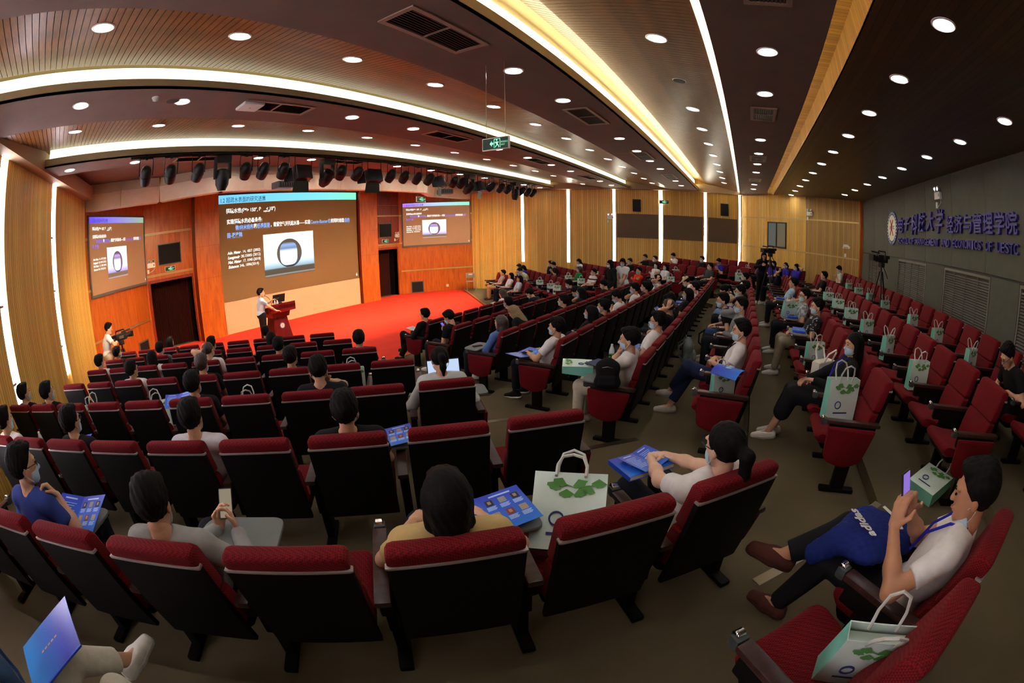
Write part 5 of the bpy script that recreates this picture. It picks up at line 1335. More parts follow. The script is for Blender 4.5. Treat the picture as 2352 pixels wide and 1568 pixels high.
_TPL = {}
def template(key, pose, sex, res, hres):
    k = (key, sex)
    if k not in _TPL: _TPL[k] = dict(P=pose, sex=sex, res=res, hres=hres, body=body_mesh(pose, sex, res, hres))
    return _TPL[k]
def part_of(T, what, arg):
    k = (what, arg)
    if k not in T:
        P, s, r = T['P'], T['sex'], T['res']
        if what == 'top': T[k] = top_mesh(P, s, arg, r * .9)
        elif what == 'legs': T[k] = legs_mesh(P, s, arg, r * .9)
        elif what == 'shoe': T[k] = shoe_mesh(P, arg[0], .009 if r > .012 else .0065, arg[1])
    return T[k]
def recolor(o, m):
    o.material_slots[0].link = 'OBJECT'; o.material_slots[0].material = m
    return o
def cloth(rgb, pattern=None):
    key = 'cloth_%d_%d_%d%s' % (*rgb, pattern or '')
    if key in _MATS: return _MATS[key]
    if pattern is None: return mat(key, rgb, 0.88, noise=0.06, nscale=25, spec=0.2)
    m = bpy.data.materials.new(key); m.use_nodes = True; nt = m.node_tree; b = nt.nodes['Principled BSDF']; L = nt.links.new
    tc = nt.nodes.new('ShaderNodeTexCoord'); r = nt.nodes.new('ShaderNodeValToRGB'); r.color_ramp.interpolation = 'CONSTANT'
    if pattern.startswith('stripe'):
        sx = nt.nodes.new('ShaderNodeSeparateXYZ'); L(tc.outputs['Object'], sx.inputs[0])
        n = nt.nodes.new('ShaderNodeMath'); n.operation = 'MULTIPLY'; n.inputs[1].default_value = 5.5; L(sx.outputs['Z'], n.inputs[0])
        f = nt.nodes.new('ShaderNodeMath'); f.operation = 'FRACT'; L(n.outputs[0], f.inputs[0]); fac = f.outputs[0]
        cols = [(0, rgb), (0.45, (196, 146, 40)), (0.7, rgb)] if pattern == 'stripe_y' else [(0, rgb), (0.35, (24, 30, 34)), (0.6, rgb)]
    else:
        v = nt.nodes.new('ShaderNodeTexNoise'); v.inputs['Scale'].default_value = 22; v.inputs['Detail'].default_value = 1; L(tc.outputs['Object'], v.inputs['Vector']); fac = v.outputs['Fac']
        cols = [(0, rgb), (0.62, (200, 200, 196)), (0.68, rgb)] if pattern == 'marks' else [(0, (196, 200, 198)), (0.45, rgb), (0.6, (120, 128, 126))]
    while len(r.color_ramp.elements) < len(cols): r.color_ramp.elements.new(0.5)
    for el, (p, c) in zip(r.color_ramp.elements, cols): el.position = p; el.color = (*lin(c), 1)
    L(fac, r.inputs[0]); L(r.outputs[0], b.inputs['Base Color']); b.inputs['Roughness'].default_value = 0.88
    _MATS[key] = m
    return m

def person(M, T, label, top=((230, 230, 226), 'short'), legs=((30, 32, 40), 'long'), hair=('short', 'black'), mask=True, glasses=False, shoes=(230, 230, 226), skin=0, lanyard=None, group='audience members', high=False, mask_low=False, face=True):
    e = empty('person', M=M)
    P = T['P']
    b = recolor(link('body', T['body'], e), SKIN[skin])
    pat = top[2] if len(top) > 2 else None
    recolor(link('shirt' if top[1] == 'short' else 'jacket', part_of(T, 'top', top[1]), e), cloth(top[0], pat))
    recolor(link('skirt' if legs[1] == 'skirt' else 'trousers', part_of(T, 'legs', legs[1]), e), cloth(legs[0]))
    for k in (1, -1):
        sh, so = part_of(T, 'shoe', (k, high))
        o = recolor(link('shoe', sh, e), cloth(shoes)); recolor(link('sole', so, o), cloth((226, 222, 212) if sum(shoes) < 200 and high else tuple(int(c * .8) for c in shoes)))
    hs = .95 if T['sex'] == 'f' else 1.0
    HM = P.head_M(hs)
    recolor(link('hair', HAIR_ME[hair[0]], e, HM), M_HAIR[hair[1]])
    if mask:
        mm = HM if not mask_low else HM @ Matrix.Translation((0, -.012, -.048)) @ Matrix.Rotation(-.35, 4, 'X') @ Matrix.Diagonal((.92, .92, .8, 1))
        m_ = link('face_mask', MASK_ME, e, mm); 
        for l in (LOOP_ME, LOOP2_ME): link('ear_loop', l, m_, Matrix.Translation((0, .0, .0)) if not mask_low else Matrix.Translation((0, 0, .035)))
    if glasses: link('glasses', GLASS_ME, e, HM)
    if face:
        for s in (-1, 1):
            link('eye', EYE_ME, e, HM @ Matrix.Translation((s * .031, .092, .013)) @ Matrix.Diagonal((1.1, .6, .8, 1)))
            recolor(link('eyebrow', BROW_ME, e, HM @ Matrix.Translation((s * .032, .096, .038)) @ Matrix.Rotation(-s * .1, 4, 'Y')), M_HAIR[hair[1]])
        if not mask or mask_low: link('lips', LIPS_ME, e, HM @ Matrix.Translation((0, .0985, -.055)))
    if lanyard:
        o = P.nb; u = P.up2; f = np.cross(u, P.rt) * -1 if np.cross(u, P.rt)[1] < 0 else np.cross(u, P.rt)
        pts = [o + P.rt * .055 + u * .03 - f * .01, o + P.rt * .075 + u * .0 + f * .075, o + P.rt * .05 - u * .12 + f * .142, o - u * .26 + f * .152, o - P.rt * .05 - u * .12 + f * .142, o - P.rt * .075 + f * .075, o - P.rt * .055 + u * .03 - f * .01]
        MB().tube([tuple(p) for p in pts], .007, 5).build('lanyard', cloth(lanyard), e)
    tag(e, label, 'person', group)
    return e

# ------------------------------------------------------------------ poses
POSES = {
    'lap': dict(),
    'lap2': dict(lean=-19, head=(-4, 8, 0), hand_r=(.12, .55, .63), hand_l=(-.06, .48, .62), knee_l=(-.16, .75, .5), ank_l=(-.2, .83, .09)),
    'look': dict(lean=-20, head=(2, -14, 0), hand_r=(.27, .48, .665), hand_l=(-.10, .52, .62), dir_r=(0, 1, -.1)),
    'book': dict(lean=-15, bend=12, head=(-24, 0, 0), hand_r=(.13, .50, .70), hand_l=(-.13, .50, .70), dir_r=(-.7, .6, -.2), dir_l=(.7, .6, -.2)),
    'phone': dict(lean=-16, bend=10, head=(-28, 5, 0), hand_r=(.05, .42, .78), hand_l=(-.05, .42, .78), dir_r=(-.25, .7, .6), dir_l=(.25, .7, .6), nrm_r=(-.8, -.4, .2), nrm_l=(.8, -.4, .2), curl=.7),
    'chin': dict(lean=-15, bend=8, head=(-8, 10, 0), hand_r=(.05, .36, .94), dir_r=(-.2, -.35, .8), nrm_r=(-.2, -.9, -.1), pole_r=(.8, .2, -.6), hand_l=(-.08, .47, .64), curl=.75, curl_l=.35),
    'bow': dict(lean=16, bend=18, head=(-38, 0, 0), hand_r=(.12, .62, .66), hand_l=(-.12, .62, .66), dir_r=(-.6, .7, -.2), dir_l=(.6, .7, -.2)),
    'lean_in': dict(lean=20, bend=8, head=(-6, 12, 0), hand_r=(.10, .68, .60), hand_l=(-.12, .64, .60)),
    'temple': dict(lean=-16, bend=4, head=(-6, -14, -8), hand_l=(-.115, .25, 1.05), dir_l=(.1, -.2, .9), nrm_l=(.9, .1, 0), pole_l=(-.9, .3, -.5), hand_r=(.1, .5, .63), curl=.5),
    'crossed': dict(lean=-20, head=(0, 6, 0), hand_r=(-.12, .36, .80), hand_l=(.12, .37, .77), dir_r=(-.9, .1, .1), dir_l=(.9, .1, .1), nrm_r=(0, -1, 0), nrm_l=(0, -1, 0), pole_r=(.8, -.2, -.5), pole_l=(-.8, -.2, -.5)),
    'mask_touch': dict(lean=-17, bend=6, head=(-3, 14, 0), hand_r=(.07, .34, .97), dir_r=(-.25, -.1, .95), nrm_r=(-.3, -.9, .1), pole_r=(.8, .3, -.6), hand_l=(-.1, .5, .64), curl=.35),
    # standing
    'stand_hands': dict(hip=(0, 0, .90), lean=2, bend=3, head=(-14, 24, 0), hand_r=(.04, .22, .80), hand_l=(-.05, .22, .80), dir_r=(-.4, .3, -.9), dir_l=(.4, .3, -.9), nrm_r=(-.5, -.6, 0), nrm_l=(.5, -.6, 0), knee_r=(.09, .03, .48), knee_l=(-.09, .03, .48), ank_r=(.09, 0, .09), ank_l=(-.09, 0, .09), sw=.165),
    'stand_side': dict(hip=(0, 0, .90), lean=2, bend=4, head=(-10, -20, 0), hand_r=(.20, .12, .80), hand_l=(-.20, .12, .80), dir_r=(0, .3, -.95), dir_l=(0, .3, -.95), nrm_r=(-1, 0, 0), nrm_l=(1, 0, 0), knee_r=(.09, .03, .48), knee_l=(-.09, .03, .48), ank_r=(.09, 0, .09), ank_l=(-.09, 0, .09), sw=.165),
    'speak': dict(hip=(0, 0, .92), lean=3, bend=2, head=(-2, -12, 0), hand_r=(.20, .42, .98), dir_r=(-.1, .9, -.1), nrm_r=(0, 0, -1), hand_l=(-.10, .38, 1.26), dir_l=(.4, .8, .1), nrm_l=(.3, 0, -.9), pole_r=(.8, -.3, -.5), pole_l=(-.8, -.1, -.7), knee_r=(.09, .02, .48), knee_l=(-.09, .02, .48), ank_r=(.10, 0, .09), ank_l=(-.10, 0, .09)),
    'film': dict(hip=(0, 0, .92), lean=6, bend=10, head=(-16, -8, 0), hand_r=(.14, .34, 1.22), hand_l=(-.12, .36, 1.26), dir_r=(-.4, .8, .2), dir_l=(.4, .8, .2), nrm_r=(-.8, 0, 0), nrm_l=(.8, 0, 0), pole_r=(.9, -.2, -.6), pole_l=(-.9, -.2, -.6), knee_r=(.10, .03, .48), knee_l=(-.10, .03, .48), ank_r=(.12, 0, .09), ank_l=(-.12, 0, .09), curl=.6),
    # close figures, posed one by one
    'near_phone': dict(hip=(0, .35, .49), lean=-22, bend=6, head=(-14, 14, 0), hand_r=(-.07, .50, .88), hand_l=(-.24, .50, .88), dir_r=(-.35, .2, .85), dir_l=(.35, .2, .85), nrm_r=(-.8, -.1, .1), nrm_l=(.9, -.1, .1), pole_r=(.6, -.1, -.9), pole_l=(-.8, -.1, -.9), knee_r=(.02, .80, .60), ank_r=(-.20, .98, .45), toe_r=(-.55, .7, .25), knee_l=(-.12, .78, .50), ank_l=(-.13, .95, .09), toe_l=(-.1, 1, -.1), curl=.55),
    'near_clip': dict(lean=-24, bend=-3, sw=.165, head=(-6, 4, 0), hand_r=(.03, .66, .74), hand_l=(-.06, .66, .74), dir_r=(-.85, .3, .0), dir_l=(.85, .35, .0), nrm_r=(0, -.2, -1), nrm_l=(0, -.2, -1), pole_r=(.7, -.4, -.6), pole_l=(-.7, -.4, -.6), curl=.45),
    'near_bob': dict(lean=-24, bend=0, sw=.17, head=(-10, 0, 0), hand_r=(.16, .52, .70), hand_l=(-.14, .52, .70)),
    'near_hoodie': dict(lean=-24, bend=2, head=(-20, 14, 0), hand_r=(.21, .50, .70), hand_l=(.10, .52, .70), dir_r=(-.3, .5, .7), dir_l=(.2, .6, .7), nrm_r=(-.8, -.3, .2), nrm_l=(.9, -.3, .2), pole_r=(.7, -.3, -.6), pole_l=(-.6, -.2, -.8), curl=.6),
    'near_chin': dict(lean=-6, bend=6, head=(-6, -28, 0), hand_r=(.20, .42, .88), dir_r=(-.45, -.25, .75), nrm_r=(-.5, -.7, -.1), pole_r=(.6, .3, -1), hand_l=(-.12, .5, .66), curl=.85, curl_l=.4),
    'near_shirt': dict(lean=-21, bend=4, head=(0, 4, 0), hand_r=(.10, .56, .68), hand_l=(-.14, .58, .70), dir_r=(-.5, .8, -.1), dir_l=(.4, .8, -.2), pole_r=(.7, -.3, -.8), pole_l=(-.8, -.3, -.8)),
    'near_cross': dict(lean=-21, bend=6, head=(-4, 6, 0), hand_r=(.06, .50, .70), hand_l=(-.1, .52, .69), dir_r=(-.9, .3, -.1), dir_l=(.9, .3, -.1), pole_l=(-.8, -.3, -.8), knee_l=(-.08, .80, .60), ank_l=(.10, 1.0, .24), toe_l=(.15, .95, -.1), knee_r=(.08, .78, .50), ank_r=(-.02, .98, .09), toe_r=(-.05, 1, -.12)),
    'near_black': dict(lean=-21, bend=4, sw=.16, head=(-4, 18, 0), hand_r=(.0, .66, .66), hand_l=(-.10, .60, .68), dir_r=(-.6, .7, -.1), dir_l=(.5, .8, -.1), knee_r=(.07, .80, .5), knee_l=(-.07, .80, .5), ank_r=(.10, .92, .09), ank_l=(-.04, .98, .09)),
    'near_hand': dict(lean=-19, bend=8, head=(-4, 10, 0), hand_l=(-.03, .36, .90), dir_l=(.1, -.3, .95), nrm_l=(.2, -.9, -.1), pole_l=(-.7, .5, -.8), hand_r=(.14, .55, .66), curl=.6, curl_r=.35),
    'near_sit_l': dict(lean=-12, bend=8, head=(-12, 6, 0), hand_r=(.12, .50, .70), hand_l=(-.36, .50, .80), dir_l=(.4, .5, .2), nrm_l=(.2, -.3, .9), knee_l=(-.16, .80, .58), ank_l=(-.08, 1.06, .36), toe_l=(.3, .8, .15), knee_r=(.10, .80, .50), ank_r=(.10, .96, .09), curl=.6),
}
def T_(name, sex='m'):
    near = name.startswith('near')
    kw = dict(POSES[name])
    if sex == 'f': kw.setdefault('sw', .160)
    return template(name, Pose(**kw), sex, .0105 if near else .0165, .0062 if near else .0085)

# ------------------------------------------------------------------ the audience
BLACKT = (22, 22, 25); WHITET = (226, 224, 220); NAVY = (30, 36, 74)
def place_words(b, k, j):
    first = 0 if b == 'M' else min(x[2] for x in SEATS if x[0] == b and x[1] == k)
    return '%s from %s aisle, %s row, %s' % (ORD[j - first], 'near' if b == 'M' else 'the', ORD[6 - k], BLK[b])
def word_top(top):
    names = [((226, 224, 220), 'white'), ((22, 22, 25), 'black'), ((30, 36, 74), 'navy'), ((56, 44, 160), 'blue'), ((150, 150, 146), 'grey'), ((206, 180, 120), 'yellow'), ((90, 120, 176), 'denim blue'), ((150, 184, 208), 'light blue'), ((222, 62, 40), 'orange'), ((34, 126, 66), 'green'), ((196, 204, 164), 'pale green'), ((74, 70, 116), 'purple'), ((222, 212, 182), 'cream'), ((62, 68, 68), 'dark grey'), ((190, 186, 170), 'beige'), ((150, 138, 138), 'grey')]
    c = min(names, key=lambda n: sum((a - b) ** 2 for a, b in zip(n[0], top[0])))[1]
    if len(top) > 2: c = {'stripe_y': 'yellow-striped', 'stripe_d': 'dark-striped', 'marks': 'printed black', 'camo': 'patterned white'}[top[2]]
    return c + (' top' if top[1] == 'short' else ' long-sleeved top')
HW = {'short': 'short hair', 'bob': 'bobbed hair', 'long': 'long hair', 'tail': 'tied hair'}
JIT = random.Random(3)
def sit(b, k, j, pose, sex='m', hair='short', top=(BLACKT, 'short'), legs=((28, 30, 38), 'long'), mask=True, glasses=False, hcol='black', label=None, dx=0.0, dy=0.0, **kw):
    M = seat_M(b, k, j) @ Matrix.Translation((dx, dy, 0)) @ Matrix.Rotation(JIT.uniform(-.05, .05), 4, 'Z')
    if label is None:
        label = 'person in %s with %s%s, %s' % (word_top(top), {'blonde': 'blond ', 'brown': 'brown ', 'black': ''}[hcol], HW[hair], place_words(b, k, j))
    return person(M, T_(pose, sex), label, top, legs, (hair, hcol), mask, glasses, **kw)
W_ = (WHITET, 'short'); WL = (WHITET, 'long'); K_ = (BLACKT, 'short'); KL = (BLACKT, 'long'); BL = ((56, 44, 160), 'short'); JE = ((54, 66, 100), 'long')
# left block, seen from behind
sit('L', 0, 6, 'near_chin', top=((52, 70, 140), 'short'), glasses=True, label='person in blue with glasses resting the chin on a fist, left foreground', face=True)
sit('L', 0, 4, 'near_hoodie', top=((150, 150, 146), 'long'), label='person in grey hooded top looking at a phone, left foreground')
sit('L', 0, 2, 'near_bob', 'f', 'bob', top=((206, 180, 120), 'short'), mask=False, label='person with dark bobbed hair and pale yellow top in the centre foreground')
sit('L', 0, 0, 'near_clip', 'f', 'tail', top=(WHITET, 'short'), glasses=True, skin=2, label='person with sparkling hair clip, mask and glasses at the near row end')
sit('L', 1, 4, 'lap2', top=((206, 202, 208), 'long'), dx=.10)
sit('L', 1, 6, 'lap', glasses=True, top=K_); sit('L', 1, 8, 'lap', top=((224, 222, 216), 'short', 'stripe_y')); sit('L', 1, 2, 'lap', top=K_)
sit('L', 2, 8, 'look', top=K_); sit('L', 2, 9, 'look', top=K_); sit('L', 2, 0, 'book', 'f', 'tail', top=((196, 202, 198), 'long'))
sit('L', 2, 2, 'chin', top=K_, dx=.08); sit('L', 2, 4, 'lap', top=K_)
sit('L', 3, 6, 'look', glasses=True, top=W_, mask=False); sit('L', 3, 4, 'lap', top=K_, hcol='brown'); sit('L', 3, 2, 'lap', top=K_)
sit('L', 4, 8, 'look', top=W_); sit('L', 4, 6, 'lap', 'f', 'long', top=W_, dx=.1); sit('L', 4, 4, 'temple', 'f', 'tail', top=W_, hcol='brown'); sit('L', 4, 0, 'lap', top=(NAVY, 'short'), mask=False); sit('L', 4, 2, 'lap', top=K_)
sit('L', 5, 8, 'look', top=K_); sit('L', 5, 6, 'lap', top=((90, 92, 96), 'short')); sit('L', 5, 4, 'lap', top=K_); sit('L', 5, 2, 'lap', 'f', 'long', top=K_)
sit('L', 6, 6, 'look', 'f', 'bob', top=K_); sit('L', 6, 2, 'lap', top=K_, mask=False)
# middle block
sit('M', 6, 0, 'near_cross', top=((24, 23, 24), 'long'), legs=((24, 23, 24), 'long'), mask=False, shoes=(44, 30, 24), dx=-.12, label='person in black suit with crossed legs at the row end by the stage')
sit('M', 5, 0, 'phone', top=K_); sit('M', 5, 3, 'look', glasses=True, top=K_); sit('M', 6, 5, 'book', 'f', 'long', top=W_, hcol='brown', mask=False)
sit('M', 5, 9, 'book', top=K_); sit('M', 5, 6, 'bow', top=K_); sit('M', 4, 7, 'bow', top=((74, 70, 116), 'short')); sit('M', 4, 6, 'chin', 'f', 'long', top=K_); sit('M', 4, 4, 'lap', top=K_)
sit('M', 4, 2, 'bow', 'f', 'long', top=K_, hcol='blonde', mask=False, label='person with blond hair bent forward in the middle block')
sit('M', 4, 0, 'lap', 'f', 'long', top=((90, 120, 176), 'long'), hcol='brown', mask=False, label='person with long brown hair in denim blue shirt at the row end')
sit('M', 4, 9, 'book', top=K_)
sit('M', 3, 0, 'near_shirt', top=W_, legs=((22, 24, 34), 'ankle'), shoes=(22, 22, 24), high=True, label='masked person in white T-shirt and black high-top sneakers with open blue folder')
sit('M', 3, 2, 'lap', 'f', 'long', top=K_); sit('M', 3, 3, 'lap', top=K_); sit('M', 3, 5, 'phone', glasses=True, top=W_); sit('M', 3, 7, 'chin', top=W_); sit('M', 3, 8, 'lap', top=K_)
sit('M', 3, 11, 'temple', top=W_, glasses=True)
sit('M', 2, 0, 'near_hand', top=W_, legs=((206, 198, 176), 'long'), label='person in white T-shirt touching the mask, with green bag and tablet on the lap')
sit('M', 2, 2, 'lap', top=W_, glasses=True); sit('M', 2, 4, 'temple', 'f', 'tail', top=K_, hcol='brown'); sit('M', 2, 5, 'book', top=K_); sit('M', 2, 7, 'lap', 'f', 'long', top=K_); sit('M', 2, 9, 'lap', top=W_)
cap_p = sit('M', 2, 12, 'bow', top=W_, label='person in cream baseball cap bent forward in the middle block')
P_ = T_('bow', 'm')['P']
cap_o = npmesh('baseball_cap', [sdf([('e', A(0, -.016, .05), A(.094, .112, .10), I3), ('e', A(0, .125, .058), A(.07, .075, .012), I3)], .008, .02, [lambda X, Y, Zz: .045 - Zz + .0 * X + .0 * Y])], cloth((214, 200, 156)))
link('baseball_cap', cap_o, cap_p, P_.head_M())
sit('M', 1, 13, 'lap', top=((226, 224, 220), 'short', 'stripe_d')); sit('M', 1, 9, 'lap', top=K_); sit('M', 1, 8, 'bow', 'f', 'tail', top=((222, 212, 182), 'long'), legs=((120, 150, 186), 'long'))
sit('M', 1, 7, 'chin', glasses=True, top=K_); sit('M', 1, 5, 'lean_in', top=K_, legs=((58, 82, 128), 'long')); sit('M', 1, 4, 'mask_touch', glasses=True, top=((134, 136, 134), 'long'))
sit('M', 1, 1, 'near_cross', top=W_, legs=((34, 42, 72), 'ankle'), shoes=(214, 210, 196), lanyard=(20, 20, 24), label='masked person in white T-shirt and jeans with crossed legs and white sneakers')
sit('M', 0, 17, 'temple', 'f', 'bob', top=K_); sit('M', 0, 11, 'lap', top=((150, 184, 208), 'short'), mask=False)
sit('M', 0, 7, 'mask_touch', glasses=True, top=((150, 158, 156), 'short', 'camo')); sit('M', 0, 5, 'lap2', top=((22, 22, 25), 'short', 'marks'), legs=((150, 140, 118), 'long'))
sit('M', 0, 1, 'near_black', 'f', 'long', top=KL, legs=((18, 18, 20), 'skirt'), shoes=(222, 218, 204), lanyard=(58, 52, 170), label='person in black dress with purple lanyard, mask and white loafers')
sit('M', -1, 15, 'lap', top=K_, mask=False); sit('M', -2, 20, 'phone', top=((190, 186, 170), 'short')); sit('M', -2, 2, 'bow', top=K_, mask=False, glasses=True, label='person in black with glasses looking down near the right picture edge')
# right block
sit('R', 6, 5, 'lap', top=((150, 138, 138), 'short'), legs=((190, 152, 104), 'long'), shoes=(78, 44, 32), mask=False); sit('R', 6, 3, 'lap', 'f', 'long', top=W_, mask=False); sit('R', 6, 1, 'lap', 'f', 'long', top=((200, 214, 226), 'short'), mask=False)
sit('R', 5, 8, 'phone', top=BL); sit('R', 5, 7, 'phone', 'f', 'bob', top=BL); sit('R', 5, 6, 'bow', top=((196, 204, 164), 'short'))
sit('R', 4, 8, 'temple', top=K_); sit('R', 4, 7, 'phone', top=K_); sit('R', 3, 8, 'phone', 'f', 'long', top=W_); sit('R', 4, 3, 'look', 'f', 'bob', top=((34, 126, 66), 'short'), hcol='brown'); sit('R', 4, 1, 'lap', top=((224, 224, 216), 'short', 'stripe_d'))
sit('R', 1, 7, 'chin', top=K_); sit('R', 1, 6, 'lap', top=K_); sit('R', 2, 5, 'chin', top=K_); sit('R', 3, 0, 'crossed', top=((222, 62, 40), 'long')); sit('R', 2, 2, 'crossed', 'f', 'long', top=WL); sit('R', 2, 1, 'lap', 'f', 'long', top=W_)
sit('R', 0, 7, 'phone', top=W_); sit('R', 0, 4, 'lap', top=K_); sit('R', 1, 0, 'look', top=((62, 68, 68), 'short')); sit('R', 0, 2, 'phone', top=BL)
sit('R', -1, 1, 'phone', 'f', 'long', top=BL); sit('R', -1, 0, 'lap', 'f', 'bob', top=BL); sit('R', -1, -1, 'lap', 'f', 'tail', top=BL); sit('R', -1, -2, 'temple', 'f', 'bob', top=BL)
# row at the camera
sit('L', -1, 0, 'near_phone', top=W_, legs=((20, 20, 24), 'long'), shoes=(84, 46, 38), lanyard=(40, 40, 160), mask_low=True, skin=1, label='person in white T-shirt with mask under the chin looking at a phone, right foreground')
sit('L', -1, 5, 'near_sit_l', dx=-.14, dy=-.12, top=((60, 84, 116), 'short'), legs=((214, 210, 190), 'ankle'), shoes=(226, 224, 214), label='person in white trousers holding a blue folder at the lower left corner')
# standing figures
def stand(x, y, z, rz, pose, sex, hair, label, sc=1.0, **kw):
    return person(Matrix.Translation((x, y, z)) @ Matrix.Rotation(rz, 4, 'Z') @ Matrix.Diagonal((sc, sc, sc, 1)), T_(pose, sex), label, hair=(hair, 'black'), group='standing people', **kw)
stand(12.95, 3.64, tier_z(4), 1.2, 'stand_hands', 'f', 'bob', 'standing person in white T-shirt and mask, leaning toward the seats', 1.04, top=W_, legs=((196, 200, 196), 'long'))
stand(12.75, 3.95, tier_z(4), 1.0, 'stand_side', 'f', 'long', 'standing person in black jacket and mask beside the one in white', 1.0, top=KL, legs=((22, 22, 26), 'long'))
stand(5.62, 11.12, 0.0, -1.85, 'speak', 'm', 'short', 'speaker in light blue shirt and black trousers standing at the lectern', 1.0, top=((176, 190, 212), 'short'), legs=((18, 18, 22), 'long'), mask=False, shoes=(30, 26, 24))
stand(0.92, 10.95, tier_z(6), -1.55, 'film', 'm', 'short', 'person in white patterned shirt filming by the left wall', 1.0, top=((222, 218, 208), 'short'), legs=((168, 150, 124), 'long'), mask=False)
stand(14.2, -0.62, tier_z(0), 1.9, 'film', 'f', 'long', 'person in black operating a video camera in the far aisle', 1.0, top=KL, legs=((18, 18, 20), 'long'), mask=False, shoes=(226, 224, 216))

# ------------------------------------------------------------------ gift bags
M_BAG = mat('bag_mint', (214, 236, 224), 0.6, noise=0.06, nscale=5); M_BAGS = mat('bag_teal', (126, 204, 184), 0.6, noise=0.08, nscale=6); M_LEAF = mat('leaf_print', (84, 150, 70), 0.7); M_HANDLE = mat('handle_cloth', (196, 200, 192), 0.8); M_INK = mat('blue_ink', (44, 54, 120), 0.7)
bag_body = None
def _bag():
    w, d, h = .145, .055, .33
    lv = [(0, 1, 1), (h * .5, 1.02, .9), (h, 1.04, .72)]
    vs = []
    for (z, a, b) in lv: vs += [(-w * a, -d * b, z), (w * a, -d * b, z), (w * a, d * b, z), (-w * a, d * b, z)]
    m = MB(); fs = []
    for i in range(2):
        for k in range(4): m.add([vs[4 * i + k], vs[4 * i + (k + 1) % 4], vs[4 * i + 4 + (k + 1) % 4], vs[4 * i + 4 + k]], [(0, 1, 2, 3)], 0 if k % 2 == 0 else 1)
    m.add(vs[0:4], [(3, 2, 1, 0)], 1)
    ins = [(x * .97, y * .9, z - .002) for (x, y, z) in vs[8:12]]
    m.add(vs[8:12] + ins, [(k, (k + 1) % 4, 4 + (k + 1) % 4, 4 + k) for k in range(4)], 0)
    m.add([(x * .96, y * .88, z - .06) for (x, y, z) in vs[8:12]] , [(0, 1, 2, 3)], 0)
    return m.mesh('bag_body', [M_BAG, M_BAGS])
bag_body = _bag()
bag_handle = MB().tube([(-.06, 0, -.03), (-.062, -.004, .05), (-.045, -.01, .11), (0, -.012, .13), (.045, -.01, .11), (.062, -.004, .05), (.06, 0, -.03)], .0075, 6).mesh('handle', M_HANDLE)
def fan(r, a0, n=7):
    vs = [(0, 0, 0)] + [(r * math.cos(a0 + 2.0 * i / n - 1.0) * (1 + .12 * (i % 2)), 0, r * math.sin(a0 + 2.0 * i / n - 1.0) * (1 + .12 * (i % 2))) for i in range(n + 1)]
    return vs, [(0, i + 2, i + 1) for i in range(n)]
leaf_mes = [MB().add(*fan(.036, -1.57 + .4 * a)).mesh('leaf_print', M_LEAF) for a in (-1, 0, 1)]
ring_pr = MB().tube([(.028 * math.cos(t), 0, .028 * math.sin(t)) for t in [2 * math.pi * i / 18 for i in range(18)]], .0045, 4, closed=True).mesh('crest_print', M_INK)
stem_me = MB().tube([(-.07, 0, .012), (-.02, 0, -.006), (.04, 0, .004), (.08, 0, .03)], .0022, 4).mesh('stem_print', M_LEAF)
def bag(M, label, handles=True, group='mint paper gift bags', flop=0.0):
    e = empty('gift_bag', M=M)
    link('bag_body', bag_body, e)
    if handles:
        link('handle', bag_handle, e, Matrix.Translation((0, -.042, .33)) @ Matrix.Rotation(.25 + flop, 4, 'X')); link('handle', bag_handle, e, Matrix.Translation((0, .042, .33)) @ Matrix.Rotation(-.5 - flop * .3, 4, 'X'))
    for s in (-1, 1):
        Rz = Matrix.Identity(4) if s < 0 else Matrix.Rotation(math.pi, 4, 'Z')
        F = Rz @ Matrix.Translation((0, -.0575, 0)) @ Matrix.Rotation(-.046, 4, 'X')
        link('stem_print', stem_me, e, F @ Matrix.Translation((.04, -.002, .27)))
        for i, (x, z) in enumerate(((-.06, .288), (-.015, .258), (.035, .262), (.080, .278), (.115, .306), (.03, .302), (-.035, .305))): link('leaf_print', leaf_mes[i % 3], e, F @ Matrix.Translation((x, -.003, z)))
        link('crest_print', ring_pr, e, F @ Matrix.Translation((-.045, -.003, .13)))
        MB().box(-.08, -.002, .06, .06, -.001, .072).build('caption_print', M_INK, e, F)
    tag(e, label, 'bag', group)
    return e
def on_seat(b, k, j, x=0, y=.42, z=.478, rz=0.0, rx=0.0, s=1.0, ry=0.0):
    return seat_M(b, k, j) @ Matrix.Translation((x, y, z)) @ Matrix.Rotation(rz, 4, 'Z') @ Matrix.Rotation(ry, 4, 'Y') @ Matrix.Rotation(rx, 4, 'X') @ Matrix.Diagonal((s, s, s, 1))
JB = random.Random(11)
for c, j in enumerate((4, 6, 8, 11, 13, 15, 17)): bag(on_seat('M', -2, j, JB.uniform(-.04, .04), .40, rz=JB.uniform(-1.4, -.8), s=.92), 'mint gift bag on a seat of the rearmost row, %s from the picture edge' % ORD[c])
for c, j in enumerate((2, 4, 6, 8, 10, 12)): bag(on_seat('M', -1, j, JB.uniform(-.04, .04), .40, rz=JB.uniform(-1.4, -.8), s=.95), 'mint gift bag in the last but one row, %s from the aisle' % ORD[c])
for c, (b, k, j) in enumerate((('R', 5, 0), ('R', 5, 1), ('R', 5, 3), ('R', 4, 4), ('R', 4, 2), ('R', 1, 3), ('R', 2, 0), ('R', -1, 2), ('R', 0, 0), ('R', 3, 5))):
    bag(on_seat(b, k, j, 0, .40, rz=JB.uniform(-2.3, -1.7), s=.9), 'pale gift bag on a right-block seat, %s row, %s from the aisle' % (ORD[6 - k], ORD[j + (2 if (b, k) == ('R', -1) else 0)]))
bag(on_seat('L', 0, 1, -.08, .34, .52, rz=-.45, rx=-.8, s=1.15), 'large mint gift bag with ginkgo leaves on the empty foreground chair', flop=-1.0)
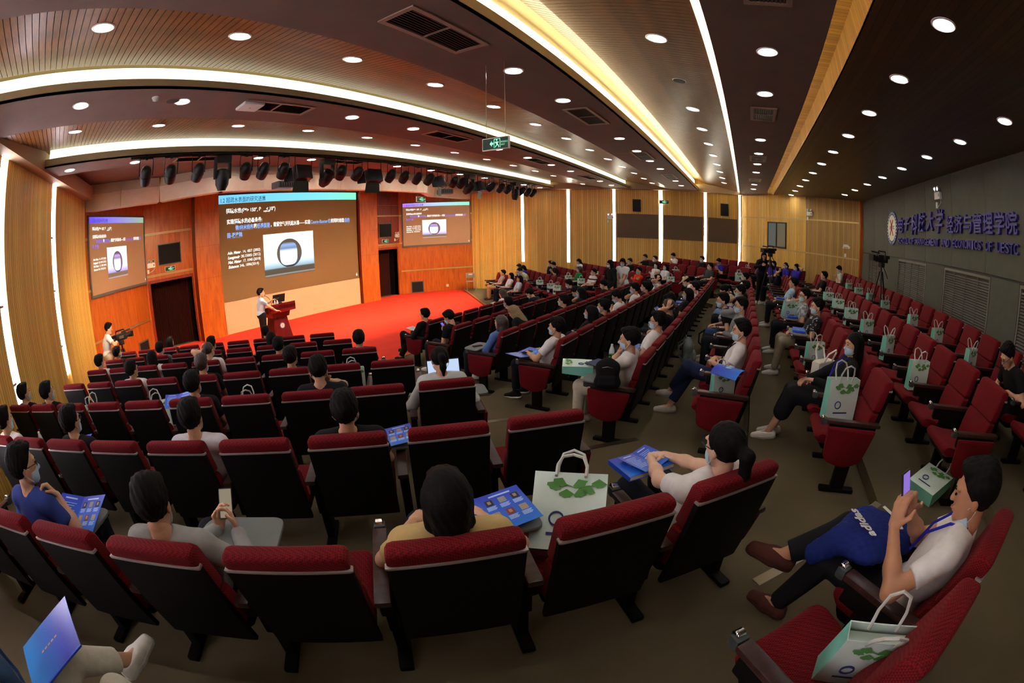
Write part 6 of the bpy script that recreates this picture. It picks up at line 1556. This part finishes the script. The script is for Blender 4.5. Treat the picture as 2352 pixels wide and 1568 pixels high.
bag(on_seat('L', -1, 1, .06, .27, .46, rz=-.9, rx=.25, s=.95), 'mint gift bag on the empty chair at the lower right corner')
bag(on_seat('M', -1, 0, -.25, .75, .06, rz=.6, rx=1.35, s=1.1), 'crumpled mint gift bag lying on the carpet of the aisle')
bag(on_seat('M', 0, 0, .10, .40, .49, rz=-1.3, s=1.1), 'mint gift bag beside the person in the black dress')
bag(on_seat('M', 1, 0, -.02, .36, rz=-1.0, s=.85), 'pale gift bag under a blue folder on the row-end chair')
bag(on_seat('M', 0, 3, .0, .40, rz=-1.1, s=.9), 'mint gift bag behind the white tote on the seats')
bag(on_seat('M', 2, 0, .0, .66, .69, rz=.4, rx=-1.5, s=1.0), 'mint gift bag lying flat on the lap of the person touching the mask', handles=False)
bag(on_seat('L', 2, 7, .05, .42, rz=.3, s=1.0), 'mint gift bag on a seat near the left wall'); bag(on_seat('L', 2, 5, -.1, .42, rz=.5, rx=-.5, s=1.0), 'tilted mint gift bag with blue folder in the left block')
bag(on_seat('L', 2, 3, -.12, .42, rz=.2, s=.95), 'mint gift bag between seats of the fifth left row'); bag(on_seat('L', 3, 1, .1, .42, rz=.2, s=.95), 'mint gift bag edge behind a chair back near the stage aisle')
bag(on_seat('M', 0, 7, -.1, .56, .66, rz=-1.2, rx=.3, s=.9), 'pale gift bag on the lap of the person in patterned white')
bag(Matrix.Translation((2.95, 2.2, tier_z(2))) @ Matrix.Rotation(.8, 4, 'Z'), 'mint gift bag on the floor beside the row-end chair in the aisle')
# white cloth tote
e = empty('tote_bag', M=on_seat('M', 0, 2, -.09, .40, .478, rz=2.3))
MB().loft(rounded([(-.06, 0), (-.06, .26), (.06, .26), (.06, 0)], .02), [(-.16, .01), (-.12, 0), (.12, 0), (.16, .01)]).build('tote_body', mat('tote_canvas', (226, 222, 206), 0.9), e)
for s in (-1, 1): MB().tube([(-.08, s * .05, .24), (-.09, s * .1, .36), (-.02, s * .14, .40), (.06, s * .1, .35), (.08, s * .05, .24)], .011, 6).build('handle', mat('tote_canvas', (226, 222, 206), 0.9), e)
tag(e, 'white canvas tote bag with long handles on a seat', 'bag')

# ------------------------------------------------------------------ leaflets, folders, books
def blue_grad(name, a, b):
    m = bpy.data.materials.new(name); m.use_nodes = True; nt = m.node_tree; bs = nt.nodes['Principled BSDF']; L = nt.links.new
    tc = nt.nodes.new('ShaderNodeTexCoord'); sx = nt.nodes.new('ShaderNodeSeparateXYZ'); L(tc.outputs['Object'], sx.inputs[0])
    n = nt.nodes.new('ShaderNodeTexNoise'); n.inputs['Scale'].default_value = 4; L(tc.outputs['Object'], n.inputs['Vector'])
    ad = nt.nodes.new('ShaderNodeMath'); ad.operation = 'MULTIPLY_ADD'; ad.inputs[1].default_value = 0.25; L(n.outputs['Fac'], ad.inputs[0])
    mr = nt.nodes.new('ShaderNodeMapRange'); mr.inputs['From Min'].default_value = -.15; mr.inputs['From Max'].default_value = .15; L(sx.outputs['Y'], mr.inputs['Value']); L(mr.outputs[0], ad.inputs[2])
    r = nt.nodes.new('ShaderNodeValToRGB'); r.color_ramp.elements[0].color = (*lin(a), 1); r.color_ramp.elements[1].color = (*lin(b), 1); L(ad.outputs[0], r.inputs[0]); L(r.outputs[0], bs.inputs['Base Color']); bs.inputs['Roughness'].default_value = 0.3
    return m
M_BLUE = blue_grad('blue_print_paper', (40, 130, 235), (34, 66, 205)); M_BLUED = mat('blue_cover', (40, 84, 214), 0.35, noise=0.1, nscale=4); M_PALE = mat('pale_print', (190, 220, 250), 0.6); M_PAGE = mat('page_white', (232, 230, 222), 0.8)
M_POR = [mat('portrait_dark', (40, 40, 46), 0.6), mat('portrait_red', (150, 50, 40), 0.6), mat('portrait_grey', (150, 150, 146), 0.6), mat('portrait_tan', (170, 150, 130), 0.6)]
def leaflet(M, label, w=.42, h=.29, fold=.12, detail=2, group='blue leaflets and folders'):
    """open A4 leaflet: two leaves hinged at x = 0, print facing up"""
    e = empty('leaflet', M=M)
    for s in (-1, 1):
        T = Matrix.Rotation(-s * fold, 4, 'Y')
        MB().box(min(0, s * w / 2), -h / 2, 0, max(0, s * w / 2), h / 2, .0012).build('leaf', M_BLUE, e, T)
        MB().box(s * w * .25 - w * .13, h * .38, .0012, s * w * .25 + w * .13, h * .42, .0018).build('heading_print', M_PALE, e, T)
        if s > 0 and detail > 1:
            for r in range(2):
                for c in range(3):
                    x, y = w * (.09 + .155 * c), h * (.17 - .36 * r)
                    MB().box(x - .018, y, .0012, x + .018, y + .045, .0019).build('portrait_print', M_POR[(r * 3 + c * 2) % 4], e, T)
                    MB().box(x - .008, y + .012, .0019, x + .008, y + .036, .0023).build('face_print', M_POR[3], e, T)
                    for t in range(4): MB().box(x - .024, y - .012 - .008 * t, .0012, x + .024 - .006 * (t % 2), y - .008 - .008 * t, .0017).build('text_print', M_PALE, e, T)
        else:
            for t in range(9): MB().box(s * w * .25 - w * .17, h * (.26 - .065 * t), .0012, s * w * .25 + w * (.15 - .04 * (t % 3)), h * (.275 - .065 * t), .0017).build('text_print', M_PALE, e, T)
    tag(e, label, 'leaflet', group)
    return e
def book(M, label, w=.30, h=.21, t=.028, group='blue books and folders'):
    e = empty('book', M=M)
    MB().box(-w / 2 + .004, -h / 2 + .004, .002, w / 2 - .002, h / 2 - .004, t - .002).build('pages', M_PAGE, e)
    MB().box(-w / 2, -h / 2, t - .002, w / 2, h / 2, t).build('front_cover', M_BLUE, e); MB().box(-w / 2, -h / 2, 0, w / 2, h / 2, .002).build('back_cover', M_BLUED, e); MB().box(-w / 2, -h / 2, .002, -w / 2 + .004, h / 2, t - .002).build('spine', M_BLUED, e)
    for i in range(3): MB().box(-w * .3, h * (.1 - .07 * i), t, w * (.1 - .05 * i), h * (.125 - .07 * i), t + .0006).build('cover_print', M_PALE, e)
    tag(e, label, 'book', group)
    return e
def phone(M, label, scr=(40, 40, 46), on=0.0, w=.075, h=.155, group='phones and tablets'):
    e = empty('phone', M=M)
    MB().rbox(-w / 2, -h / 2, 0, w / 2, h / 2, .009, .003).build('case', M_BLACK, e)
    m = emit('phone_glow_%d_%d_%d' % scr, scr, on) if on else mat('phone_glass', (28, 28, 32), 0.1)
    MB().box(-w / 2 + .004, -h / 2 + .006, .009, w / 2 - .004, h / 2 - .006, .0096).build('display', m, e)
    tag(e, label, 'phone', group)
    return e
leaflet(on_seat('L', 0, 2, .20, .50, .70, rz=.15), 'open blue leaflet with portraits on the writing tablet, centre foreground')
leaflet(on_seat('L', 0, 6, .24, .50, .71, rz=.1, rx=.25), 'open blue leaflet with portraits beside the person resting the chin')
leaflet(on_seat('L', 1, 2, .22, .50, .70, rz=.1), 'blue portrait leaflet on a writing tablet in the second visible row', w=.36)
leaflet(on_seat('L', 3, 4, .24, .50, .70, rz=.2), 'blue leaflet between two chair backs of the left block', w=.36)
leaflet(on_seat('M', 3, 0, -.14, .60, .675, rz=-.3), 'open blue folder across the knees of the person in high-tops', w=.46, detail=1)
leaflet(on_seat('L', 2, 5, .22, .46, .80, rz=.4, rx=.2), 'blue leaflet sticking out of a tilted gift bag', w=.34, detail=1)
leaflet(on_seat('L', 1, 7, .22, .50, .70, rz=.1, rx=.2), 'blue leaflet by the dark-haired person near the left wall', w=.36, detail=1)
leaflet(on_seat('M', 5, 1, -.1, .5, .62, rz=.1), 'blue leaflet on a seat beside the near aisle', w=.3, detail=1)
leaflet(on_seat('M', 2, 5, .02, .52, .80, rx=.9), 'blue leaflet held upright in the fifth middle row', w=.3, detail=1)
book(on_seat('L', 0, 0, -.12, .66, .70, rz=.1), 'thick blue conference book under clasped hands'); leaflet(on_seat('L', 0, 0, -.10, .66, .735, rz=.35), 'blue leaflet on top of the conference book under clasped hands', w=.24, h=.2, detail=1)
for c, (k, j, x) in enumerate(((2, 2, -.17), (1, 6, -.15), (1, 8, -.15), (0, 11, -.17), (0, 7, -.17), (0, 5, -.15), (2, 9, -.1))):
    book(on_seat('M', k, j, x, .50, .685, rz=.1 * (-1) ** c, s=.95), 'blue book on a tablet, %s middle row, %s from near aisle' % (ORD[6 - k], ORD[j]))
    if c in (3, 4): phone(on_seat('M', k, j, x + .03, .48, .715, rz=1.2), 'phone on the blue book of the %s seat, sixth middle row' % ORD[j])
# curled folder on the row-end chair
e = empty('folder', M=on_seat('M', 1, 0, -.10, .30, .83, rz=-.5))
vs = []; n = 10
for i in range(n + 1):
    t = -0.9 + 1.6 * i / n; vs += [(.17 * math.sin(t), -.15, .17 * math.cos(t) - .17), (.17 * math.sin(t), .15, .17 * math.cos(t) - .17)]
MB().add(vs, [(2 * i, 2 * i + 1, 2 * i + 3, 2 * i + 2) for i in range(n)], 0, True).add([(x, y, z - .003) for x, y, z in vs], [(2 * i, 2 * i + 2, 2 * i + 3, 2 * i + 1) for i in range(n)], 0, True).build('cover', M_BLUE, e)
for i, x in enumerate((-.03, .03)): MB().rbox(x - .02, -.03, -.004, x + .02, .03, .003, .004).build('logo_print', M_PALE, e)
tag(e, 'curled bright blue folder on the gift bag of the row-end chair', 'folder')
# folder in the lower left corner
e = empty('folder', M=on_seat('L', -1, 5, -.29, .66, .68, rz=-.75, rx=.30))
MB().box(-.15, -.21, 0, .15, .21, .004).build('cover', blue_grad('folder_blue', (48, 150, 225), (40, 60, 190)), e); MB().box(.15, -.21, -.004, .158, .21, .004).build('spine', M_BLUED, e); MB().box(-.145, -.205, -.003, .15, .205, 0).build('sheets', M_PAGE, e)
for i in range(5): MB().box(-.01, .06 - .03 * i, .004, .0, .08 - .03 * i, .0046).build('cover_print', mat('gold_print', (206, 150, 90), 0.5), e)
MB().box(.10, -.19, .004, .13, -.17, .0046).build('logo_print', M_PALE, e)
tag(e, 'large blue folder held up at the lower left corner', 'folder')
for b, k, j, x, y, z, lab in (('R', 6, 5, -.0, .60, .665, 'white sheet of paper on the knees of the person in grey polo shirt'), ('R', 6, 3, .0, .60, .665, 'white sheet of paper on the knees of a person in the front right row'), ('M', 6, 5, .0, .58, .68, 'white sheet read by a person in the front middle row'), ('M', 6, 0, -.10, .56, .72, 'white papers held by the person in the black suit')):
    e = empty('paper_sheet', M=on_seat(b, k, j, x, y, z, rx=.2)); MB().box(-.11, -.15, 0, .11, .15, .003).build('sheet', M_PAGE, e)
    for i in range(7): MB().box(-.08, .11 - .03 * i, .003, .08 - .02 * (i % 3), .114 - .03 * i, .0034).build('text_print', M_POR[2], e)
    tag(e, lab, 'paper', 'white papers')
# phones and tablets
phone(on_seat('L', -1, 0, -.17, .535, .985, rx=1.15), 'phone with violet screen held by the person in white T-shirt, right foreground', (150, 120, 220), 0.8)
phone(on_seat('L', 0, 4, .155, .585, .80, rz=.1, rx=.75), 'lit phone in the hands of the person in grey', (190, 176, 150), 0.45)
phone(on_seat('M', 3, 0, -.12, .58, .70, rz=1.3), 'phone lying on the open blue folder'); phone(on_seat('M', 4, 0, -.19, .50, .682, rz=1.0), 'phone on the grey writing tablet beside the denim shirt')
phone(on_seat('M', 2, 0, -.02, .60, .765, rz=1.2), 'black tablet computer lying on the mint bag', (120, 120, 140), 0.25, .16, .24)
phone(on_seat('M', 0, 1, -.03, .76, .70, rz=.9, rx=.3), 'red phone held by the person in the black dress', (206, 60, 60), 0.35)
phone(on_seat('M', 5, 0, .02, .50, .86, rx=.9), 'lit phone held beside the near aisle', (120, 110, 230), 0.9)
phone(on_seat('M', -1, 15, -.06, .60, .66, rx=.5), 'grey phone in the hand of the person in black by the back rows', (150, 150, 156), 0.2)
# laptop
e = empty('laptop', M=on_seat('L', 2, 0, .06, .62, .70, rz=.05))
MB().rbox(-.17, -.12, 0, .17, .12, .014, .004).build('keyboard_base', M_GREYF, e)
MB().rbox(-.17, -.004, 0, .17, .004, .22, .003).build('lid', M_BLACK, e, Matrix.Translation((0, .12, .012)) @ Matrix.Rotation(-.3, 4, 'X'))
MB().box(-.16, -.006, .012, .16, -.0045, .21).build('display', emit('laptop_display', (186, 206, 236), 1.0), e, Matrix.Translation((0, .12, .012)) @ Matrix.Rotation(-.3, 4, 'X'))
tag(e, 'open laptop with bright screen before the person with tied hair', 'laptop')
# dark blue jacket on the phone man's lap
jk = empty('jacket', M=on_seat('L', -1, 0, -.02, .60, .60))
J = npmesh('jacket_cloth', [sdf([('e', A(-.04, .06, .06), A(.20, .16, .075), rotz(.4)), ('e', A(.10, -.04, .05), A(.15, .13, .07), rotz(-.3)), ('c', A(-.16, .14, .05), A(-.18, .24, -.08), .07, .055), ('c', A(.05, .14, .04), A(.02, .25, -.10), .075, .05), ('c', A(.18, .0, .03), A(.22, -.06, -.06), .07, .05)], .009, .04, (), .0035)], cloth((26, 40, 108)))
link('jacket_cloth', J, jk)
me = text_mesh('adidas', .085, .001, 'CENTER', 0, .002); me.materials.clear(); me.materials.append(M_WHITE)
link('lettering', me, jk, Matrix.Translation((-.09, .08, .142)) @ Matrix.Rotation(1.15, 4, 'Z') @ Matrix.Rotation(-1.35, 4, 'X'))['kind'] = 'stuff'
for a in (0.0, .05): MB().box(-.07, -.008, 0, .07, .008, .004).build('stripe_print', M_WHITE, jk, Matrix.Translation((.09 + a * .4, -.02 + a, .122)) @ Matrix.Rotation(.9 + a * 8, 4, 'Z'))
tag(jk, 'dark blue sports jacket with white lettering bundled on a lap', 'jacket')
# backpacks
def backpack(M, rgb, label, s=1.0):
    e = empty('backpack', M=M @ Matrix.Diagonal((s, s, s, 1)))
    m = cloth(rgb)
    link('pack_body', npmesh('pack_body', [sdf([('e', A(0, 0, .21), A(.16, .10, .23), I3), ('c', A(-.1, 0, .08), A(.1, 0, .08), .09, .09), ('c', A(-.09, 0, .3), A(.09, 0, .3), .08, .08)], .012, .05, (lambda X, Y, Zz: -Zz + 0 * X + 0 * Y,))], m), e)
    link('front_pocket', npmesh('front_pocket', [sdf([('c', A(-.08, -.10, .10), A(.08, -.10, .10), .055, .055), ('c', A(-.08, -.10, .17), A(.08, -.10, .17), .045, .045)], .011, .04)], m), e)
    MB().tube([(-.04, .03, .41), (-.035, .04, .46), (.035, .04, .46), (.04, .03, .41)], .01, 6).build('grab_handle', m, e)
    MB().tube([(-.12, -.07, .30), (0, -.115, .34), (.12, -.07, .30)], .004, 5).build('zip', M_METAL, e)
    for sx in (-1, 1): MB().tube([(sx * .08, .06, .38), (sx * .12, .16, .3), (sx * .12, .16, .14), (sx * .11, .07, .06)], .016, 6).build('shoulder_strap', m, e)
    tag(e, label, 'backpack', 'backpacks')
backpack(on_seat('M', 2, 2, .55, -.17, .38, rz=.2), (104, 112, 108), 'grey backpack hanging behind the middle-block chair backs', .85)
backpack(on_seat('M', 2, 0, -.38, .36, .632, rz=-1.3), (20, 20, 22), 'black backpack resting on the armrest of the row-end chair', .72)
backpack(on_seat('M', 1, 6, -.02, .80, .0, rz=.6), (36, 30, 34), 'dark backpack standing on the floor between rows', 1.0)
backpack(on_seat('L', -1, 5, -.30, .30, .635, rz=.9), (60, 84, 116), 'blue backpack at the lower left corner', .7)
# bottle on a tablet
for b, k, j, x, y, z, lab in (('M', 2, 1, -.22, .56, .68, 'small water bottle between the rows of the middle block'), ('L', 1, 8, .28, .46, .632, 'water bottle with green label near the left wall')):
    e = empty('water_bottle', M=on_seat(b, k, j, x, y, z)); MB().lathe([(0.03, 0), (0.033, 0.02), (0.032, 0.13), (0.02, 0.17), (0.013, 0.185)], 12).build('bottle', mat('clear_plastic', (200, 214, 214), 0.15, spec=0.6), e); MB().lathe([(0.0335, .05), (.0335, .1)], 12).build('bottle_label', M_LEAF, e); MB().lathe([(0.014, 0.185), (0.014, 0.205)], 10).build('cap', M_WHITE, e); tag(e, lab, 'bottle', 'water bottles')
# hair clip of the person at the near row end
hp = T_('near_clip', 'f')['P'].head_M(.95)
clip = empty('hair_clip', M=CHAIR[('L', 0, 0)].matrix_local @ hp @ Matrix.Translation((-.066, -.03, .085)) @ Matrix.Rotation(.5, 4, 'Y'))
MB().rbox(-.003, -.006, -.045, .003, .006, .045, .002).build('clip_bar', M_CHROME, clip)
for i in range(8): MB().lathe([(.0005, -.006), (.005, -.003), (.006, 0), (.005, .003), (.0005, .006)], 8).build('stone', mat('clip_stone', (240, 236, 226), 0.1, spec=1.0), clip, (-.006, 0, -.04 + .0114 * i))
tag(clip, 'straight sparkling hair clip on dark tied hair', 'hair clip')

# ------------------------------------------------------------------ video cameras on tripods, folding chairs
def tripod_camera(x, y, z, h, rz, label, spread=.38):
    e = empty('video_camera', (x, y, z), rz)
    t = MB().tube([(0, 0, h - .42), (0, 0, h - .12)], .022, 8).build('centre_column', M_FIX, e)
    for i in range(3):
        a = 2 * math.pi * i / 3 + .4; c, s = math.cos(a), math.sin(a)
        l = MB().tube([(c * .04, s * .04, h - .22), (c * spread * .55, s * spread * .55, h * .42), (c * spread, s * spread, .02)], [.02, .017, .012], 8).build('leg', M_FIX, e)
        MB().lathe([(.018, 0), (.02, .015), (.012, .03)], 8).build('foot', M_FIX, l, (c * spread, s * spread, 0))
    MB().rbox(-.06, -.06, h - .13, .06, .06, h - .03, .02).build('fluid_head', M_FIX, e)
    MB().tube([(.05, -.06, h - .07), (.12, -.28, h - .2), (.15, -.42, h - .36)], .011, 6).build('pan_bar', M_FIX, e)
    b = MB().rbox(-.065, -.17, h - .03, .065, .17, h + .13, .025).build('camera_body', M_FIX, e)
    MB().lathe([(.055, 0), (.06, .03), (.05, .08), (.062, .1), (.062, .16)], 16, 0, (0, .16, h + .05), 'Y').build('lens', M_FIX, b)
    MB().box(-.075, .31, h - .01, .075, .37, h + .11).build('lens_hood', M_FIX, b)
    MB().tube([(0, -.14, h + .12), (0, -.12, h + .2), (0, .12, h + .2), (0, .15, h + .13)], .014, 8).build('top_handle', M_FIX, b)
    MB().rbox(-.03, -.27, h + .06, .03, -.14, h + .13, .012).build('viewfinder', M_FIX, b)
    MB().tube([(.075, .0, h + .16), (.075, .28, h + .17)], .015, 8).build('shotgun_microphone', M_FIX, b)
    MB().box(.065, -.08, h + .02, .068, .06, h + .08).build('side_plate', M_METAL, b)
    MB().rbox(-.14, -.02, h + .02, -.065, .0, h + .12, .006).build('flip_screen', M_FIX, b)
    tag(e, label, 'video camera', 'video cameras on tripods')
tripod_camera(9.5, -3.22, tier_z(-1), 1.70, .5, 'black video camera on a tall tripod between the back rows')
tripod_camera(13.85, -0.85, tier_z(0), 1.62, .75, 'video camera on a tripod in the far aisle beside its operator')
tripod_camera(1.34, 10.82, tier_z(6), 1.20, -1.2, 'black video camera on a tripod by the left wall')
M_ALU = mat('chair_tube_silver', (176, 176, 172), 0.35, 0.6); M_GPL = mat('chair_grey_plastic', (150, 148, 142), 0.6)
def folding_chair(x, y, z, rz, label, dark=False, rx=0.0):
    e = empty('folding_chair', M=Matrix.Translation((x, y, z)) @ Matrix.Rotation(rz, 4, 'Z') @ Matrix.Rotation(rx, 4, 'X'))
    for s in (-1, 1):
        MB().tube([(s * .2, -.16, .82), (s * .2, -.1, .45), (s * .2, .2, .0)], .011, 8).build('leg', M_ALU, e)
        MB().tube([(s * .18, .18, .44), (s * .18, -.22, .0)], .011, 8).build('leg', M_ALU, e)
    MB().tube([(-.2, -.16, .82), (.2, -.16, .82)], .011, 8).build('top_rail', M_ALU, e)
    MB().tube([(-.18, -.18, .06), (.18, -.18, .06)], .008, 6).build('stretcher', M_ALU, e)
    m = mat('chair_brown_weave', (92, 74, 54), 0.8) if dark else M_GPL
    MB().rbox(-.19, -.15, .60, .19, -.12, .80, .01).build('backrest', m, e)
    MB().rbox(-.19, -.17, .43, .19, .2, .46, .012).build('seat', m, e)
    if not dark: MB().box(-.09, -.119, .73, .09, -.117, .79).build('notice_print', M_WHITE, e)
    tag(e, label, 'folding chair', 'folding chairs')
folding_chair(16.75, 11.9, tier_z(6), math.pi * .75, 'grey folding chair with a white notice at the right stage corner')
folding_chair(-.98, 8.22, tier_z(4), -1.9, 'brown folding chair leaning at the left wall, front one', True); folding_chair(-.80, 8.62, tier_z(4), -1.9, 'brown folding chair leaning at the left wall, rear one', True)
bpy.data.scenes.remove(_TS)
